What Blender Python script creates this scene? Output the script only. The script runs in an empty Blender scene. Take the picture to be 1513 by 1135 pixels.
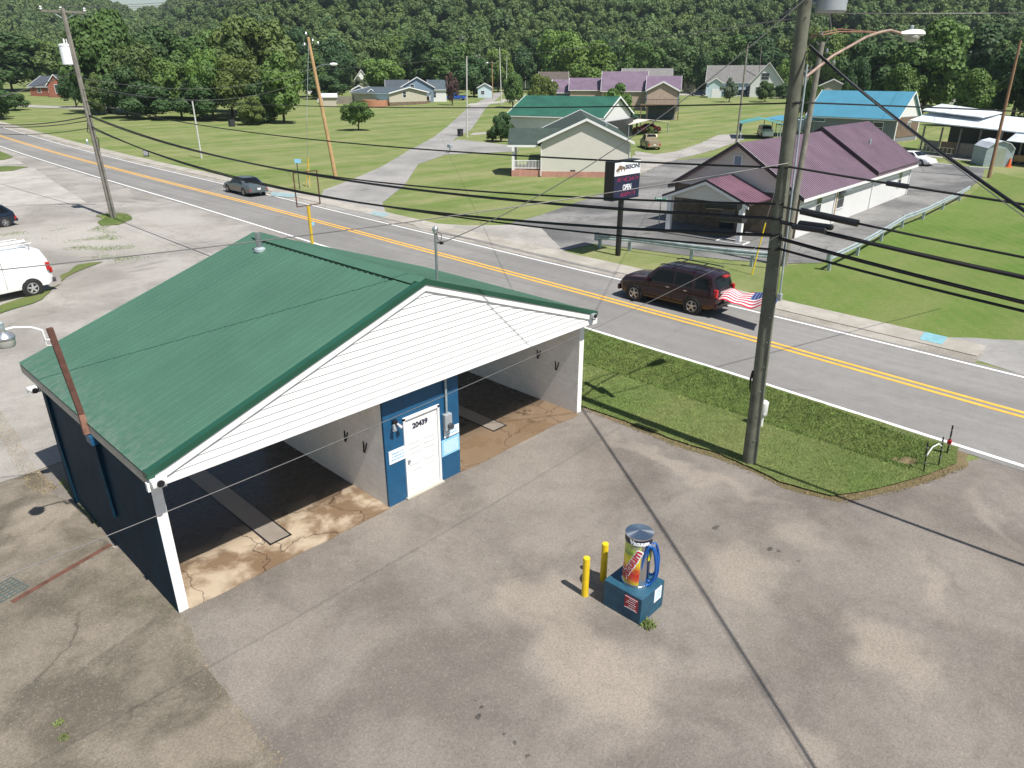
import bpy, bmesh, math, random
import numpy as np
from mathutils import Matrix, Vector, noise
from mathutils.geometry import tessellate_polygon
R = math.radians; PI = math.pi
random.seed(7); rng = np.random.default_rng(7)
scn = bpy.context.scene; COL = scn.collection
# ------------------------------------------------------------------ camera
CAM = Vector((-3.4255, -11.9685, 9.411)); YAW = .8129; PITCH = .4081; ROLL = .0014; FPX = 1053.08; PX, PY = 756.5, 567.5
_d = Vector((math.sin(YAW)*math.cos(PITCH), math.cos(YAW)*math.cos(PITCH), -math.sin(PITCH)))
_r = Vector((math.cos(YAW), -math.sin(YAW), 0)); _u = _r.cross(_d)
_r2 = _r*math.cos(ROLL)+_u*math.sin(ROLL); _u2 = -_r*math.sin(ROLL)+_u*math.cos(ROLL)
cd = bpy.data.cameras.new('camera'); cam = bpy.data.objects.new('camera', cd); COL.objects.link(cam)
cd.sensor_width = 36; cd.lens = 36*FPX/1513; cd.clip_end = 6000; cd.clip_start = .1
M3 = Matrix((_r2, _u2, -_d)).transposed()
cam.matrix_world = Matrix.Translation(CAM) @ M3.to_4x4()
scn.camera = cam
def ray(x, y): return (_d*FPX+_r2*(x-PX)-_u2*(y-PY))/FPX
def G(x, y, z=0):
    v = ray(x, y); return CAM+v*((z-CAM.z)/v.z)
# ------------------------------------------------------------------ survey of the place: heights of the land
def lerp_tab(tab, x):
    if x <= tab[0][0]: a, b = tab[0], tab[1]
    elif x >= tab[-1][0]: a, b = tab[-2], tab[-1]
    else:
        for a, b in zip(tab, tab[1:]):
            if a[0] <= x <= b[0]: break
    return a[1]+(b[1]-a[1])*(x-a[0])/(b[0]-a[0])
NW = [(-40, 15.9), (-9.75, 17.71), (-1.3, 18.27), (4.57, 18.56), (34, 20.1), (47.5, 20.7), (109, 22.7), (250, 27)]
FW = [(-40, 22.9), (-9.3, 24.75), (.8, 25.36), (14.5, 25.9), (45.5, 27.43), (53.9, 27.8), (141, 30.6), (250, 34)]
YE = [(-40, 19.45), (-9, 21.35), (-1.2, 22.0), (11.6, 22.72), (42, 24.2), (125, 26.5), (250, 30.2)]
def hill_az():
    t = []
    for px, cy in ((-900, -30), (-300, -20), (0, -14), (90, -2), (150, 5), (205, 24), (245, 18), (265, 2), (300, -30), (420, -60), (800, -75), (1513, -80), (2400, -80)):
        v = ray(px, cy); t.append((math.atan2(v.x, v.y), v.z/math.hypot(v.x, v.y)))
    return t
HAZ = hill_az()
_az = np.array([a for a, _ in HAZ]); _sl = np.array([s for _, s in HAZ])
_AL = math.atan2(ray(170, 50).x, ray(170, 50).y); _AR = math.atan2(ray(420, 50).x, ray(420, 50).y)
def sstep(t): t = np.clip(t, 0, 1); return t*t*(3-2*t)
def Hn(x, y, ditch=True):
    x = np.asarray(x, float); y = np.asarray(y, float)
    dx, dy = x-CAM.x, y-CAM.y; D = np.hypot(dx, dy); az = np.arctan2(dx, dy)
    w = 30.
    t = D-115; base = .027*(t+np.sqrt(t*t+w*w))/2-.027*(-115+math.hypot(115, w))/2
    f = sstep((az-_AL)/(_AR-_AL)); D0 = 430*(1-f)+285*f; D1 = 1000*(1-f)+620*f
    sl = np.interp(az, _az, _sl); crest = CAM.z+D1*sl-11
    b0 = .027*(D0-115)
    k = (D-D0)/(D1-D0); hill = np.where(k > 0, (crest-b0)*sstep(np.clip(k, 0, 1)*.86)/float(sstep(.86)), 0)
    base = np.where(D > D0, b0+.005*(D-D0)*0, base)
    base = np.where(k > 1, b0-(D-D1)*.0, base)
    z = base+hill
    if not ditch: return z
    # roadside ditch
    dc = 15.95; u = x-dc
    prof = np.where(u < 0, sstep(1+u/.5), sstep(1-u/2.0))
    along = sstep((y+9.0)/1.6)*sstep((24-y)/4)
    return z-.40*prof*along
def H(x, y): return float(Hn(x, y))
def GT(px, py):
    v = ray(px, py); v = v/math.hypot(v.x, v.y); t = 4.
    while t < 1500:
        p = CAM+v*t
        if p.z < H(p.x, p.y): break
        t += .5
    for k in range(12):
        t -= .5/2**k; p = CAM+v*t
        if p.z < H(p.x, p.y): pass
        else: t += .5/2**k
    p = CAM+v*t; p.z = H(p.x, p.y); return p
def GD(px, D, py=140):
    v = ray(px, py); v = v/math.hypot(v.x, v.y); p = CAM+v*D; p.z = H(p.x, p.y); return p
_fh = Vector((math.sin(YAW), math.cos(YAW), 0))
def PP(px, py, ref):
    v = ray(px, py); t = (Vector(ref)-CAM).dot(_fh)/v.dot(_fh); return CAM+v*t
def XP(px, py, ax, val):
    v = ray(px, py); return CAM+v*((val-CAM[ax])/v[ax])
def proj(p):
    v = Vector(p)-CAM; z = v.dot(_d)
    if z < .3: return (1e5, 0)
    return (PX+FPX*v.dot(_r2)/z, PY-FPX*v.dot(_u2)/z)
# ------------------------------------------------------------------ materials
MATS = {}
def nn(nt, kind, **kw):
    n = nt.nodes.new(kind)
    for k, v in kw.items(): setattr(n, k, v)
    return n
def setin(nt, node, key, v):
    if isinstance(v, bpy.types.NodeSocket): nt.links.new(v, node.inputs[key])
    else: node.inputs[key].default_value = v
def c4(c): return (c[0], c[1], c[2], 1)
class NT:
    def __init__(s, name):
        s.m = bpy.data.materials.new(name); s.m.use_nodes = True; s.nt = s.m.node_tree
        s.nt.nodes.clear(); s.out = nn(s.nt, 'ShaderNodeOutputMaterial'); s.b = nn(s.nt, 'ShaderNodeBsdfPrincipled')
        s.nt.links.new(s.b.outputs[0], s.out.inputs[0]); MATS[name] = s.m
        s._pos = None
    def pos(s, obj=False):
        if obj: return nn(s.nt, 'ShaderNodeTexCoord').outputs['Object']
        if s._pos is None: s._pos = nn(s.nt, 'ShaderNodeNewGeometry').outputs['Position']
        return s._pos
    def map(s, vec, loc=(0, 0, 0), rot=(0, 0, 0), scale=(1, 1, 1)):
        n = nn(s.nt, 'ShaderNodeMapping', vector_type='TEXTURE' if False else 'POINT')
        setin(s.nt, n, 0, vec); n.inputs[1].default_value = loc; n.inputs[2].default_value = rot; n.inputs[3].default_value = scale
        return n.outputs[0]
    def noise(s, scale, detail=4, rough=.6, dist=0, vec=None):
        n = nn(s.nt, 'ShaderNodeTexNoise'); setin(s.nt, n, 'Vector', vec if vec is not None else s.pos())
        n.inputs['Scale'].default_value = scale; n.inputs['Detail'].default_value = detail; n.inputs['Roughness'].default_value = rough
        n.inputs['Distortion'].default_value = dist; return n.outputs['Fac']
    def voro(s, scale, feature='F1', vec=None, out='Distance'):
        n = nn(s.nt, 'ShaderNodeTexVoronoi', feature=feature); setin(s.nt, n, 'Vector', vec if vec is not None else s.pos())
        n.inputs['Scale'].default_value = scale; return n.outputs[out]
    def wave(s, scale, vec, dist=0, prof='SIN', direction='X'):
        n = nn(s.nt, 'ShaderNodeTexWave', wave_profile=prof, bands_direction=direction); setin(s.nt, n, 'Vector', vec)
        n.inputs['Scale'].default_value = scale; n.inputs['Distortion'].default_value = dist; return n.outputs['Fac']
    def rng(s, v, a, b, c=0., d=1., smooth=False):
        n = nn(s.nt, 'ShaderNodeMapRange'); n.interpolation_type = 'SMOOTHSTEP' if smooth else 'LINEAR'
        setin(s.nt, n, 0, v)
        for i, x in zip((1, 2, 3, 4), (a, b, c, d)): n.inputs[i].default_value = x
        return n.outputs[0]
    def math(s, op, a, b=0.):
        n = nn(s.nt, 'ShaderNodeMath', operation=op); setin(s.nt, n, 0, a); setin(s.nt, n, 1, b); return n.outputs[0]
    def mix(s, f, a, b, mode='MIX'):
        n = nn(s.nt, 'ShaderNodeMix', data_type='RGBA', blend_type=mode)
        setin(s.nt, n, 0, f); setin(s.nt, n, 6, c4(a) if isinstance(a, tuple) else a); setin(s.nt, n, 7, c4(b) if isinstance(b, tuple) else b)
        return n.outputs[2]
    def bump(s, h, strength=.3, dist=.02):
        n = nn(s.nt, 'ShaderNodeBump'); n.inputs['Strength'].default_value = strength; n.inputs['Distance'].default_value = dist
        setin(s.nt, n, 'Height', h); s.nt.links.new(n.outputs[0], s.b.inputs['Normal'])
    def set(s, **kw):
        names = dict(col='Base Color', rough='Roughness', metal='Metallic', spec='Specular IOR Level', trans='Transmission Weight', coat='Coat Weight', alpha='Alpha')
        for k, v in kw.items():
            if k == 'col' and isinstance(v, tuple): v = c4(v)
            setin(s.nt, s.b, names[k], v)
        return s.m
def simple(name, col, rough=.6, metal=0., var=.12, scale=3., spec=.5, coat=0., obj=True, bump=0.):
    t = NT(name); vec = t.pos(obj)
    n = t.noise(scale, 5, .65, vec=vec); f = t.rng(n, .3, .7, 1-var, 1+var)
    cc = t.mix(1., col, t.comb(f), 'MULTIPLY') if False else None
    dark = tuple(max(0, c*(1-var)) for c in col); lite = tuple(min(1, c*(1+var)) for c in col)
    t.set(col=t.mix(t.rng(n, .3, .7), dark, lite), rough=rough, metal=metal, spec=spec, coat=coat)
    if bump: t.bump(t.noise(scale*8, 4, .7, vec=vec), bump, .01)
    return t.m
# ground materials ----------------------------------------------------
def blob(t, wp, x, y, rx, ry, ang, soft=.6):
    v = t.map(wp, (0, 0, 0), (0, 0, 0), (1, 1, 1))
    s = nn(t.nt, 'ShaderNodeVectorMath', operation='SUBTRACT'); setin(t.nt, s, 0, wp); s.inputs[1].default_value = (x, y, 0)
    m = t.map(s.outputs[0], (0, 0, 0), (0, 0, -ang), (1, 1, 0))
    m2 = t.map(m, (0, 0, 0), (0, 0, 0), (1/rx, 1/ry, 0))
    l = nn(t.nt, 'ShaderNodeVectorMath', operation='LENGTH'); setin(t.nt, l, 0, m2)
    return t.rng(l.outputs['Value'], 1-soft, 1.05, 1, 0, True)
def warped(t, amp, sc):
    n = nn(t.nt, 'ShaderNodeTexNoise'); setin(t.nt, n, 'Vector', t.pos()); n.inputs['Scale'].default_value = sc; n.inputs['Detail'].default_value = 5
    a = nn(t.nt, 'ShaderNodeVectorMath', operation='SUBTRACT'); setin(t.nt, a, 0, n.outputs['Color']); a.inputs[1].default_value = (.5, .5, .5)
    b = nn(t.nt, 'ShaderNodeVectorMath', operation='SCALE'); setin(t.nt, b, 0, a.outputs[0]); b.inputs['Scale'].default_value = amp
    c = nn(t.nt, 'ShaderNodeVectorMath', operation='ADD'); setin(t.nt, c, 0, t.pos()); setin(t.nt, c, 1, b.outputs[0])
    return c.outputs[0]
def pave(name, c1, c2, speck=.35, blobs=(), dots=(), crack=.0, rough=.9, big=.35, crack_scale=.35, lines=(), light=(.36, .31, .25), dust=0, tracks=0):
    t = NT(name); P = t.pos(); wp = warped(t, 2.2, .8)
    col = t.mix(t.rng(t.noise(big, 6, .6, .4), .36, .62, smooth=True), c1, c2)
    col = t.mix(t.rng(t.noise(1.7, 5, .7), .45, .75, 0, .45), col, tuple(x*.72 for x in c1))
    if dust: col = t.mix(t.math('MULTIPLY', t.rng(t.noise(.33, 6, .62, .8), .44, .70, 0, dust, True), 1.), col, light)
    if tracks: col = t.mix(t.rng(t.noise(1., 4, .6, vec=t.map(P, (0, 0, 0), (0, 0, .045), (1.25, .018, 0))), .35, .65, tracks, 0), col, tuple(x*.7 for x in c1))
    for (x, y, rx, ry, a, s) in blobs:
        col = t.mix(t.math('MULTIPLY', blob(t, wp, x, y, rx, ry, a), s), col, light)
    for (x, y, rx, ry, a, s) in dots:
        col = t.mix(t.math('MULTIPLY', blob(t, warped(t, .12, 9), x, y, rx, ry, a, .35), s), col, (.05, .045, .04))
    if crack:
        d = t.voro(crack_scale, 'DISTANCE_TO_EDGE', vec=warped(t, 1.6, .6)); cr = t.rng(d, .0, .012, crack, 0)
        cr = t.math('MULTIPLY', cr, t.rng(t.noise(.5, 3), .42, .6))
        col = t.mix(cr, col, (.045, .04, .035))
    g1 = t.noise(34, 2, .85)
    col = t.mix(t.rng(g1, .36, .6, speck, 0), col, tuple(x*.45 for x in c1))
    col = t.mix(t.rng(t.noise(21, 3, .85), .54, .74, 0, speck), col, tuple(min(1, x*1.6) for x in c2))
    t.set(col=col, rough=rough, spec=.2)
    t.bump(t.math('ADD', t.noise(45, 3, .8), t.math('MULTIPLY', t.noise(2.2, 4, .6), 1.2)), .35, .012)
    return t.m
def lawn(name, a, b, c, stripes=None):
    t = NT(name)
    col = t.mix(t.rng(t.noise(.09, 5, .6, .5), .4, .62, smooth=True), a, b)
    col = t.mix(t.rng(t.noise(.45, 5, .7), .48, .72, 0, .75), col, c)
    col = t.mix(t.rng(t.noise(1., 4, .6, vec=t.map(t.pos(), (0, 0, 0), (0, 0, .78), (.035, .30, 0))), .42, .62, 0, .75), col, c)
    col = t.mix(t.rng(t.noise(.17, 3, .5), .50, .68, 0, .45), col, tuple(x*.8 for x in a))
    if stripes:
        w = t.wave(stripes[0], t.map(t.pos(), (0, 0, 0), (0, 0, stripes[1])), 1.2, 'SIN')
        col = t.mix(t.rng(w, .2, .8, 0, .22), col, c)
    col = t.mix(t.rng(t.noise(3.2, 5, .75), .35, .7, .30, 0), col, tuple(x*.6 for x in a))
    col = t.mix(t.rng(t.noise(20, 3, .8), .4, .7, .42, 0), col, tuple(x*.42 for x in a))
    t.set(col=col, rough=.95, spec=.15); t.bump(t.noise(14, 4, .8), .7, .05)
    return t.m
def tone(name, col): return simple(name, col)
# ------------------------------------------------------------------ mesh builder
LOC = {}
def tag(o, label=None, cat=None, group=None, kind=None):
    if label: o['label'] = label
    if cat: o['category'] = cat
    if group: o['group'] = group
    if kind: o['kind'] = kind
    return o
def thing(name, label, cat, loc=(0, 0, 0), rz=0, group=None):
    o = bpy.data.objects.new(name, None); COL.objects.link(o); o.location = loc; o.rotation_euler = (0, 0, rz); o.empty_display_size = .3
    LOC[o.name] = Vector(loc) if rz == 0 else None
    return tag(o, label, cat, group)
class MB:
    def __init__(s): s.v = []; s.f = []; s.mi = []; s.T = Matrix.Identity(4); s.cur = 0
    def add(s, vs, fs):
        o = len(s.v); s.v += [s.T @ Vector(p) for p in vs]; s.f += [tuple(i+o for i in f) for f in fs]; s.mi += [s.cur]*len(fs); return s
    def box(s, a, b, bev=0):
        x0, y0, z0 = a; x1, y1, z1 = b
        if x0 > x1: x0, x1 = x1, x0
        if y0 > y1: y0, y1 = y1, y0
        if z0 > z1: z0, z1 = z1, z0
        if not bev:
            return s.add([(x0, y0, z0), (x1, y0, z0), (x1, y1, z0), (x0, y1, z0), (x0, y0, z1), (x1, y0, z1), (x1, y1, z1), (x0, y1, z1)],
                     [(0, 3, 2, 1), (4, 5, 6, 7), (0, 1, 5, 4), (1, 2, 6, 5), (2, 3, 7, 6), (3, 0, 4, 7)])
        bm = bmesh.new(); bmesh.ops.create_cube(bm, size=1)
        for v in bm.verts: v.co = Vector(((x0+x1)/2+v.co.x*(x1-x0), (y0+y1)/2+v.co.y*(y1-y0), (z0+z1)/2+v.co.z*(z1-z0)))
        bmesh.ops.bevel(bm, geom=bm.edges[:], offset=bev, segments=2, affect='EDGES', profile=.5)
        s.bm(bm); return s
    def bm(s, bm):
        bm.verts.index_update(); s.add([v.co.copy() for v in bm.verts], [[v.index for v in f.verts] for f in bm.faces]); bm.free()
    def quad(s, *p): return s.add(p, [tuple(range(len(p)))])
    def slab(s, p, th):                      # thick panel: polygon p moved back along -normal by th
        p = [Vector(q) for q in p]; n = (p[1]-p[0]).cross(p[2]-p[0]).normalized(); k = len(p)
        b = [q-n*th for q in p]
        return s.add(p+b, [tuple(range(k)), tuple(reversed(range(k, 2*k)))]+[(i, i+k, (i+1) % k+k, (i+1) % k) for i in range(k)])
    def tube(s, pts, r, n=8, cap=True):
        pts = [Vector(p) for p in pts]; m = len(pts); rs = r if isinstance(r, (list, tuple)) else [r]*m
        vs = []; fs = []; ref = None
        for i, p in enumerate(pts):
            a_, b_ = max(i-1, 0), min(i+1, m-1)
            while (pts[b_]-pts[a_]).length < 1e-6 and (a_ > 0 or b_ < m-1): a_, b_ = max(a_-1, 0), min(b_+1, m-1)
            d = (pts[b_]-pts[a_]).normalized()
            if ref is None: ref = d.orthogonal().normalized()
            ref = (ref-d*ref.dot(d)).normalized(); q = d.cross(ref)
            vs += [p+(ref*math.cos(2*PI*k/n)+q*math.sin(2*PI*k/n))*rs[i] for k in range(n)]
        for i in range(m-1):
            for k in range(n): fs.append((i*n+k, i*n+(k+1) % n, (i+1)*n+(k+1) % n, (i+1)*n+k))
        if cap: fs += [tuple(reversed(range(n))), tuple(range((m-1)*n, m*n))]
        return s.add(vs, fs)
    def lathe(s, prof, c=(0, 0, 0), axis='z', n=20, cap=True):
        vs = []; fs = []; m = len(prof); c = Vector(c)
        for (r, h) in prof:
            for k in range(n):
                a = 2*PI*k/n; x, y = r*math.cos(a), r*math.sin(a)
                vs.append(c+(Vector((x, y, h)) if axis == 'z' else Vector((h, x, y)) if axis == 'x' else Vector((y, h, x))))
        for i in range(m-1):
            for k in range(n): fs.append((i*n+k, i*n+(k+1) % n, (i+1)*n+(k+1) % n, (i+1)*n+k))
        if cap: fs += [tuple(reversed(range(n))), tuple(range((m-1)*n, m*n))]
        return s.add(vs, fs)
    def blobm(s, c, r, sub=2, noisea=.15, seed=0):
        bm = bmesh.new(); bmesh.ops.create_icosphere(bm, subdivisions=sub, radius=1)
        r = r if isinstance(r, (tuple, list)) else (r, r, r)
        for v in bm.verts:
            f = 1+noisea*noise.noise(v.co*2+Vector((seed, 0, 0))); v.co = Vector((c[0]+v.co.x*r[0]*f, c[1]+v.co.y*r[1]*f, c[2]+v.co.z*r[2]*f))
        s.bm(bm); return s
    def split(s, name, mat, parent=None, **kw):
        par = list(range(len(s.v)))
        def find(a):
            while par[a] != a: par[a] = par[par[a]]; a = par[a]
            return a
        for f in s.f:
            for i in f[1:]: par[find(i)] = find(f[0])
        grp = {}
        for k, f in enumerate(s.f): grp.setdefault(find(f[0]), []).append(k)
        out = []
        for ks in grp.values():
            m = MB(); mp = {}
            for k in ks:
                for i in s.f[k]:
                    if i not in mp: mp[i] = len(m.v); m.v.append(s.v[i])
                m.f.append(tuple(mp[i] for i in s.f[k])); m.mi.append(0)
            out.append(m.build(name, mat, parent, **kw))
        return out
    def build(s, name, mat, parent=None, smooth=None, local=False):
        off = Vector((0, 0, 0))
        if parent is not None and not local:
            p = parent
            while p is not None: off = off+Vector(p.location); p = p.parent
        me = bpy.data.meshes.new(name)
        me.from_pydata([tuple(v-off) for v in s.v], [], s.f); 
        mats = mat if isinstance(mat, (list, tuple)) else [mat]
        for m in mats: me.materials.append(MATS[m] if isinstance(m, str) else m)
        if len(mats) > 1: me.polygons.foreach_set('material_index', s.mi)
        me.update()
        if smooth is not None:
            bm = bmesh.new(); bm.from_mesh(me); bmesh.ops.recalc_face_normals(bm, faces=bm.faces[:])
            for f in bm.faces: f.smooth = True
            for e in bm.edges:
                if len(e.link_faces) == 2 and e.calc_face_angle(0) > R(smooth): e.smooth = False
            bm.to_mesh(me); bm.free()
        o = bpy.data.objects.new(name, me); COL.objects.link(o)
        if parent is not None: o.parent = parent
        return o
def frame(ox, oy, a, z=0): return Matrix.Translation((ox, oy, z)) @ Matrix.Rotation(a, 4, 'Z')
def text_mesh(txt, size, bold=0., extrude=.004, align='CENTER', shear=0., sp=1.):
    c = bpy.data.curves.new('txt', 'FONT'); c.body = txt; c.size = size; c.align_x = align; c.offset = bold; c.extrude = extrude; c.shear = shear; c.space_character = sp
    c.resolution_u = 4
    o = bpy.data.objects.new('txt', c); COL.objects.link(o); dg = bpy.context.evaluated_depsgraph_get(); dg.update()
    me = bpy.data.meshes.new_from_object(o.evaluated_get(dg)); vs = [v.co.copy() for v in me.vertices]; fs = [tuple(p.vertices) for p in me.polygons]
    bpy.data.objects.remove(o); bpy.data.curves.remove(c); bpy.data.meshes.remove(me); return vs, fs
def copy_tree(o, parent=None):
    c = o.copy(); COL.objects.link(c); c.parent = parent
    for ch in list(o.children): copy_tree(ch, c)
    return c
# ------------------------------------------------------------------ ground sheets
def sheet(name, pts, off, mat, maxlen=5., jit=0., kind='structure', label=None, step=.5, seed=1, cat=None, thick=0):
    pts = [Vector((p[0], p[1], 0)) for p in pts]
    if jit:
        q = []
        for i, a in enumerate(pts):
            b = pts[(i+1) % len(pts)]; n = max(1, int((b-a).length/step)); n = min(n, 160)
            for k in range(n):
                p = a+(b-a)*k/n; nv = noise.noise_vector(p*.9+Vector((seed*7.3, 0, 0)))+.6*noise.noise_vector(p*3.1+Vector((seed, 5, 0)))
                q.append(Vector((p.x+nv.x*jit, p.y+nv.y*jit, 0)))
        pts = q
    tris = tessellate_polygon([pts])
    bm = bmesh.new(); vs = [bm.verts.new(p) for p in pts]
    for t in tris:
        try: bm.faces.new([vs[i] for i in t])
        except ValueError: pass
    for it in range(7):
        long = [e for e in bm.edges if e.calc_length() > maxlen]
        if not long: break
        bmesh.ops.subdivide_edges(bm, edges=long, cuts=1); bmesh.ops.triangulate(bm, faces=[f for f in bm.faces if len(f.verts) > 3])
    xy = np.array([v.co[:2] for v in bm.verts]); z = Hn(xy[:, 0], xy[:, 1])+off
    for v, zz in zip(bm.verts, z): v.co.z = zz
    bmesh.ops.recalc_face_normals(bm, faces=bm.faces[:])
    if sum(f.normal.z for f in bm.faces) < 0: bmesh.ops.reverse_faces(bm, faces=bm.faces[:])
    if thick:
        r = bmesh.ops.extrude_face_region(bm, geom=bm.faces[:]); 
        for v in r['geom']:
            if isinstance(v, bmesh.types.BMVert): pass
        dn = set(v for v in r['geom'] if isinstance(v, bmesh.types.BMVert))
        for v in bm.verts:
            if v not in dn: v.co.z -= thick
    me = bpy.data.meshes.new(name); bm.to_mesh(me); bm.free(); me.materials.append(MATS[mat])
    o = bpy.data.objects.new(name, me); COL.objects.link(o)
    if kind: o['kind'] = kind
    if label: o['label'] = label
    if cat: o['category'] = cat
    return o
def strip(name, fa, fb, y0, y1, off, mat, step=1.5, thick=0, **kw):
    n = int((y1-y0)/step)+1; ys = [y0+(y1-y0)*i/n for i in range(n+1)]
    m = MB(); nx = 5
    for y in ys:
        a, b = fa(y), fb(y)
        for k in range(nx+1):
            x = a+(b-a)*k/nx; m.v.append(Vector((x, y, float(Hn(x, y, False))+off)))
    for i in range(n):
        for k in range(nx):
            p = i*(nx+1)+k; m.f.append((p, p+1, p+nx+2, p+nx+1)); m.mi.append(0)
    if thick:
        for i in range(n):
            for k, sgn in ((0, 1), (nx, -1)):
                p = m.v[i*(nx+1)+k]; q = m.v[(i+1)*(nx+1)+k]; dz = Vector((0, 0, -thick)); m.add([p, q, q+dz, p+dz], [(0, 1, 2, 3)])
        for i in (0, n):
            p = m.v[i*(nx+1)]; q = m.v[i*(nx+1)+nx]; dz = Vector((0, 0, -thick)); m.add([p, q, q+dz, p+dz], [(0, 1, 2, 3)])
    o = m.build(name, mat); o['kind'] = 'structure'
    for k, v in kw.items(): o[k] = v
    return o
# ------------------------------------------------------------------ plants
def crown_mesh(name, seed, nl=26, n=4200, size=.085, flat=1., mat='leaf', low=-.9, hollow=0., droop=0.):
    r = np.random.default_rng(seed)
    L = []
    for i in range(nl):
        v = r.normal(size=3); v /= np.linalg.norm(v); rad = r.uniform(.20, .40); d = r.uniform(.25, 1.06-rad*.62)
        c = v*d; c[2] = max(c[2], low+.2); L.append((c, rad, r.uniform(.75, 1.25)))
    w = np.array([l[1]**2 for l in L]); w /= w.sum(); idx = r.choice(nl, n, p=w)
    C = np.array([l[0] for l in L])[idx]; RA = np.array([l[1] for l in L])[idx]
    D = r.normal(size=(n, 3)); D /= np.linalg.norm(D, axis=1)[:, None]; D[:, 2] = np.where((D[:, 2] < -.35) & (r.random(n) < .7), -D[:, 2], D[:, 2])
    P = C+D*(RA*r.uniform(.72, 1.08, n))[:, None]; P[:, 2] *= flat; P[:, 2] -= droop*(P[:, 0]**2+P[:, 1]**2)
    N = D+.42*r.normal(size=(n, 3)); N /= np.linalg.norm(N, axis=1)[:, None]
    A = np.cross(N, r.normal(size=(n, 3))); A /= np.linalg.norm(A, axis=1)[:, None]; B = np.cross(N, A)
    s = size*r.uniform(.6, 1.35, n)[:, None]
    V = np.stack([P-A*s-B*s*.6, P+A*s*.2-B*s*.9, P+A*s*1.1+B*s*.1, P-A*s*.2+B*s*.9], 1).reshape(-1, 3)
    me = bpy.data.meshes.new(name); me.vertices.add(4*n); me.vertices.foreach_set('co', V.ravel())
    me.loops.add(4*n); me.loops.foreach_set('vertex_index', np.arange(4*n)); me.polygons.add(n)
    me.polygons.foreach_set('loop_start', np.arange(0, 4*n, 4)); 
    me.update(calc_edges=True); me.validate()
    a = me.attributes.new('tone', 'FLOAT', 'POINT'); tt = np.array([l[2] for l in L])[idx]*r.uniform(.78, 1.25, n); a.data.foreach_set('value', np.repeat(tt, 4))
    me.materials.append(MATS[mat]); return me
def leafmat(name, col, var=.35, hue=.03):
    t = NT(name); at = nn(t.nt, 'ShaderNodeAttribute', attribute_name='tone'); oi = nn(t.nt, 'ShaderNodeObjectInfo')
    yel = (col[0]*1.5, col[1]*1.22, col[2]*.85); dk = (col[0]*.66, col[1]*.76, col[2]*.9)
    c = t.mix(t.rng(at.outputs['Fac'], .7, 1.4), dk, (col[0]*1.25, col[1]*1.25, col[2]*1.1))
    c = t.mix(t.rng(oi.outputs['Random'], 0, 1, 0, .9), c, t.mix(.6, c, yel))
    br = t.math('FRACT', t.math('MULTIPLY', oi.outputs['Random'], 31.7)); c = t.mix(t.rng(br, .5, 1, 0, .45), c, tuple(min(1, x*1.55) for x in col)); c2 = t.mix(t.rng(t.math('FRACT', t.math('MULTIPLY', oi.outputs['Random'], 7.31)), 0, 1, 0, .55), c, dk)
    t.set(col=c2, rough=.62, spec=.28)
    tr = nn(t.nt, 'ShaderNodeBsdfTranslucent'); t.nt.links.new(c2, tr.inputs[0])
    mx = nn(t.nt, 'ShaderNodeMixShader'); mx.inputs[0].default_value = .22
    t.nt.links.new(t.b.outputs[0], mx.inputs[1]); t.nt.links.new(tr.outputs[0], mx.inputs[2]); t.nt.links.new(mx.outputs[0], t.out.inputs[0])
    return t.m
CROWN = {}
def tree(px, base, top, width, label, kind='round', cat='tree', name='broadleaf_tree', D=None, group=None, hfrac=None, crown_low=.12):
    p = GT(px, base) if D is None else GD(px, D, base)
    q = PP(px, top, p); hgt = q.z-p.z
    dist = (p-CAM).dot(_d); w = width*dist/FPX/2
    return tree_at(p, hgt, w, label, kind, cat, name, group, crown_low)
def tree_at(p, hgt, w, label, kind, cat, name, group, crown_low=.12):
    root = thing(name, label, cat, p, 0, group); me = random.choice(CROWN[kind]); a = random.uniform(0, 6.28)
    lo = hgt*crown_low; cz = (hgt+lo)/2
    tr = MB(); k = max(.12, hgt*.018)
    top = Vector((random.uniform(-.4, .4), random.uniform(-.4, .4), hgt*.72))
    tr.tube([(0, 0, -.4), (0, 0, hgt*.04), top*.45, top], [k*1.5, k*1.1, k*.8, k*.25], 8)
    for i in range(5):
        aa = i*1.3+a; z0 = lo+hgt*.06*i+.1*hgt*.3; tr.tube([(0, 0, z0), (math.cos(aa)*w*.35, math.sin(aa)*w*.35, z0+hgt*.14), (math.cos(aa)*w*.72, math.sin(aa)*w*.72, z0+hgt*.22)], [k*.6, k*.4, k*.12], 6)
    tr.build('trunk', 'bark', root, local=True)
    c = bpy.data.objects.new('crown', me); COL.objects.link(c); c.parent = root; c.location = (0, 0, cz); c.scale = (w*random.uniform(.92, 1.1), w*random.uniform(.9, 1.08), (hgt-lo)/2); c.rotation_euler = (0, 0, a)
    return root
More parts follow.
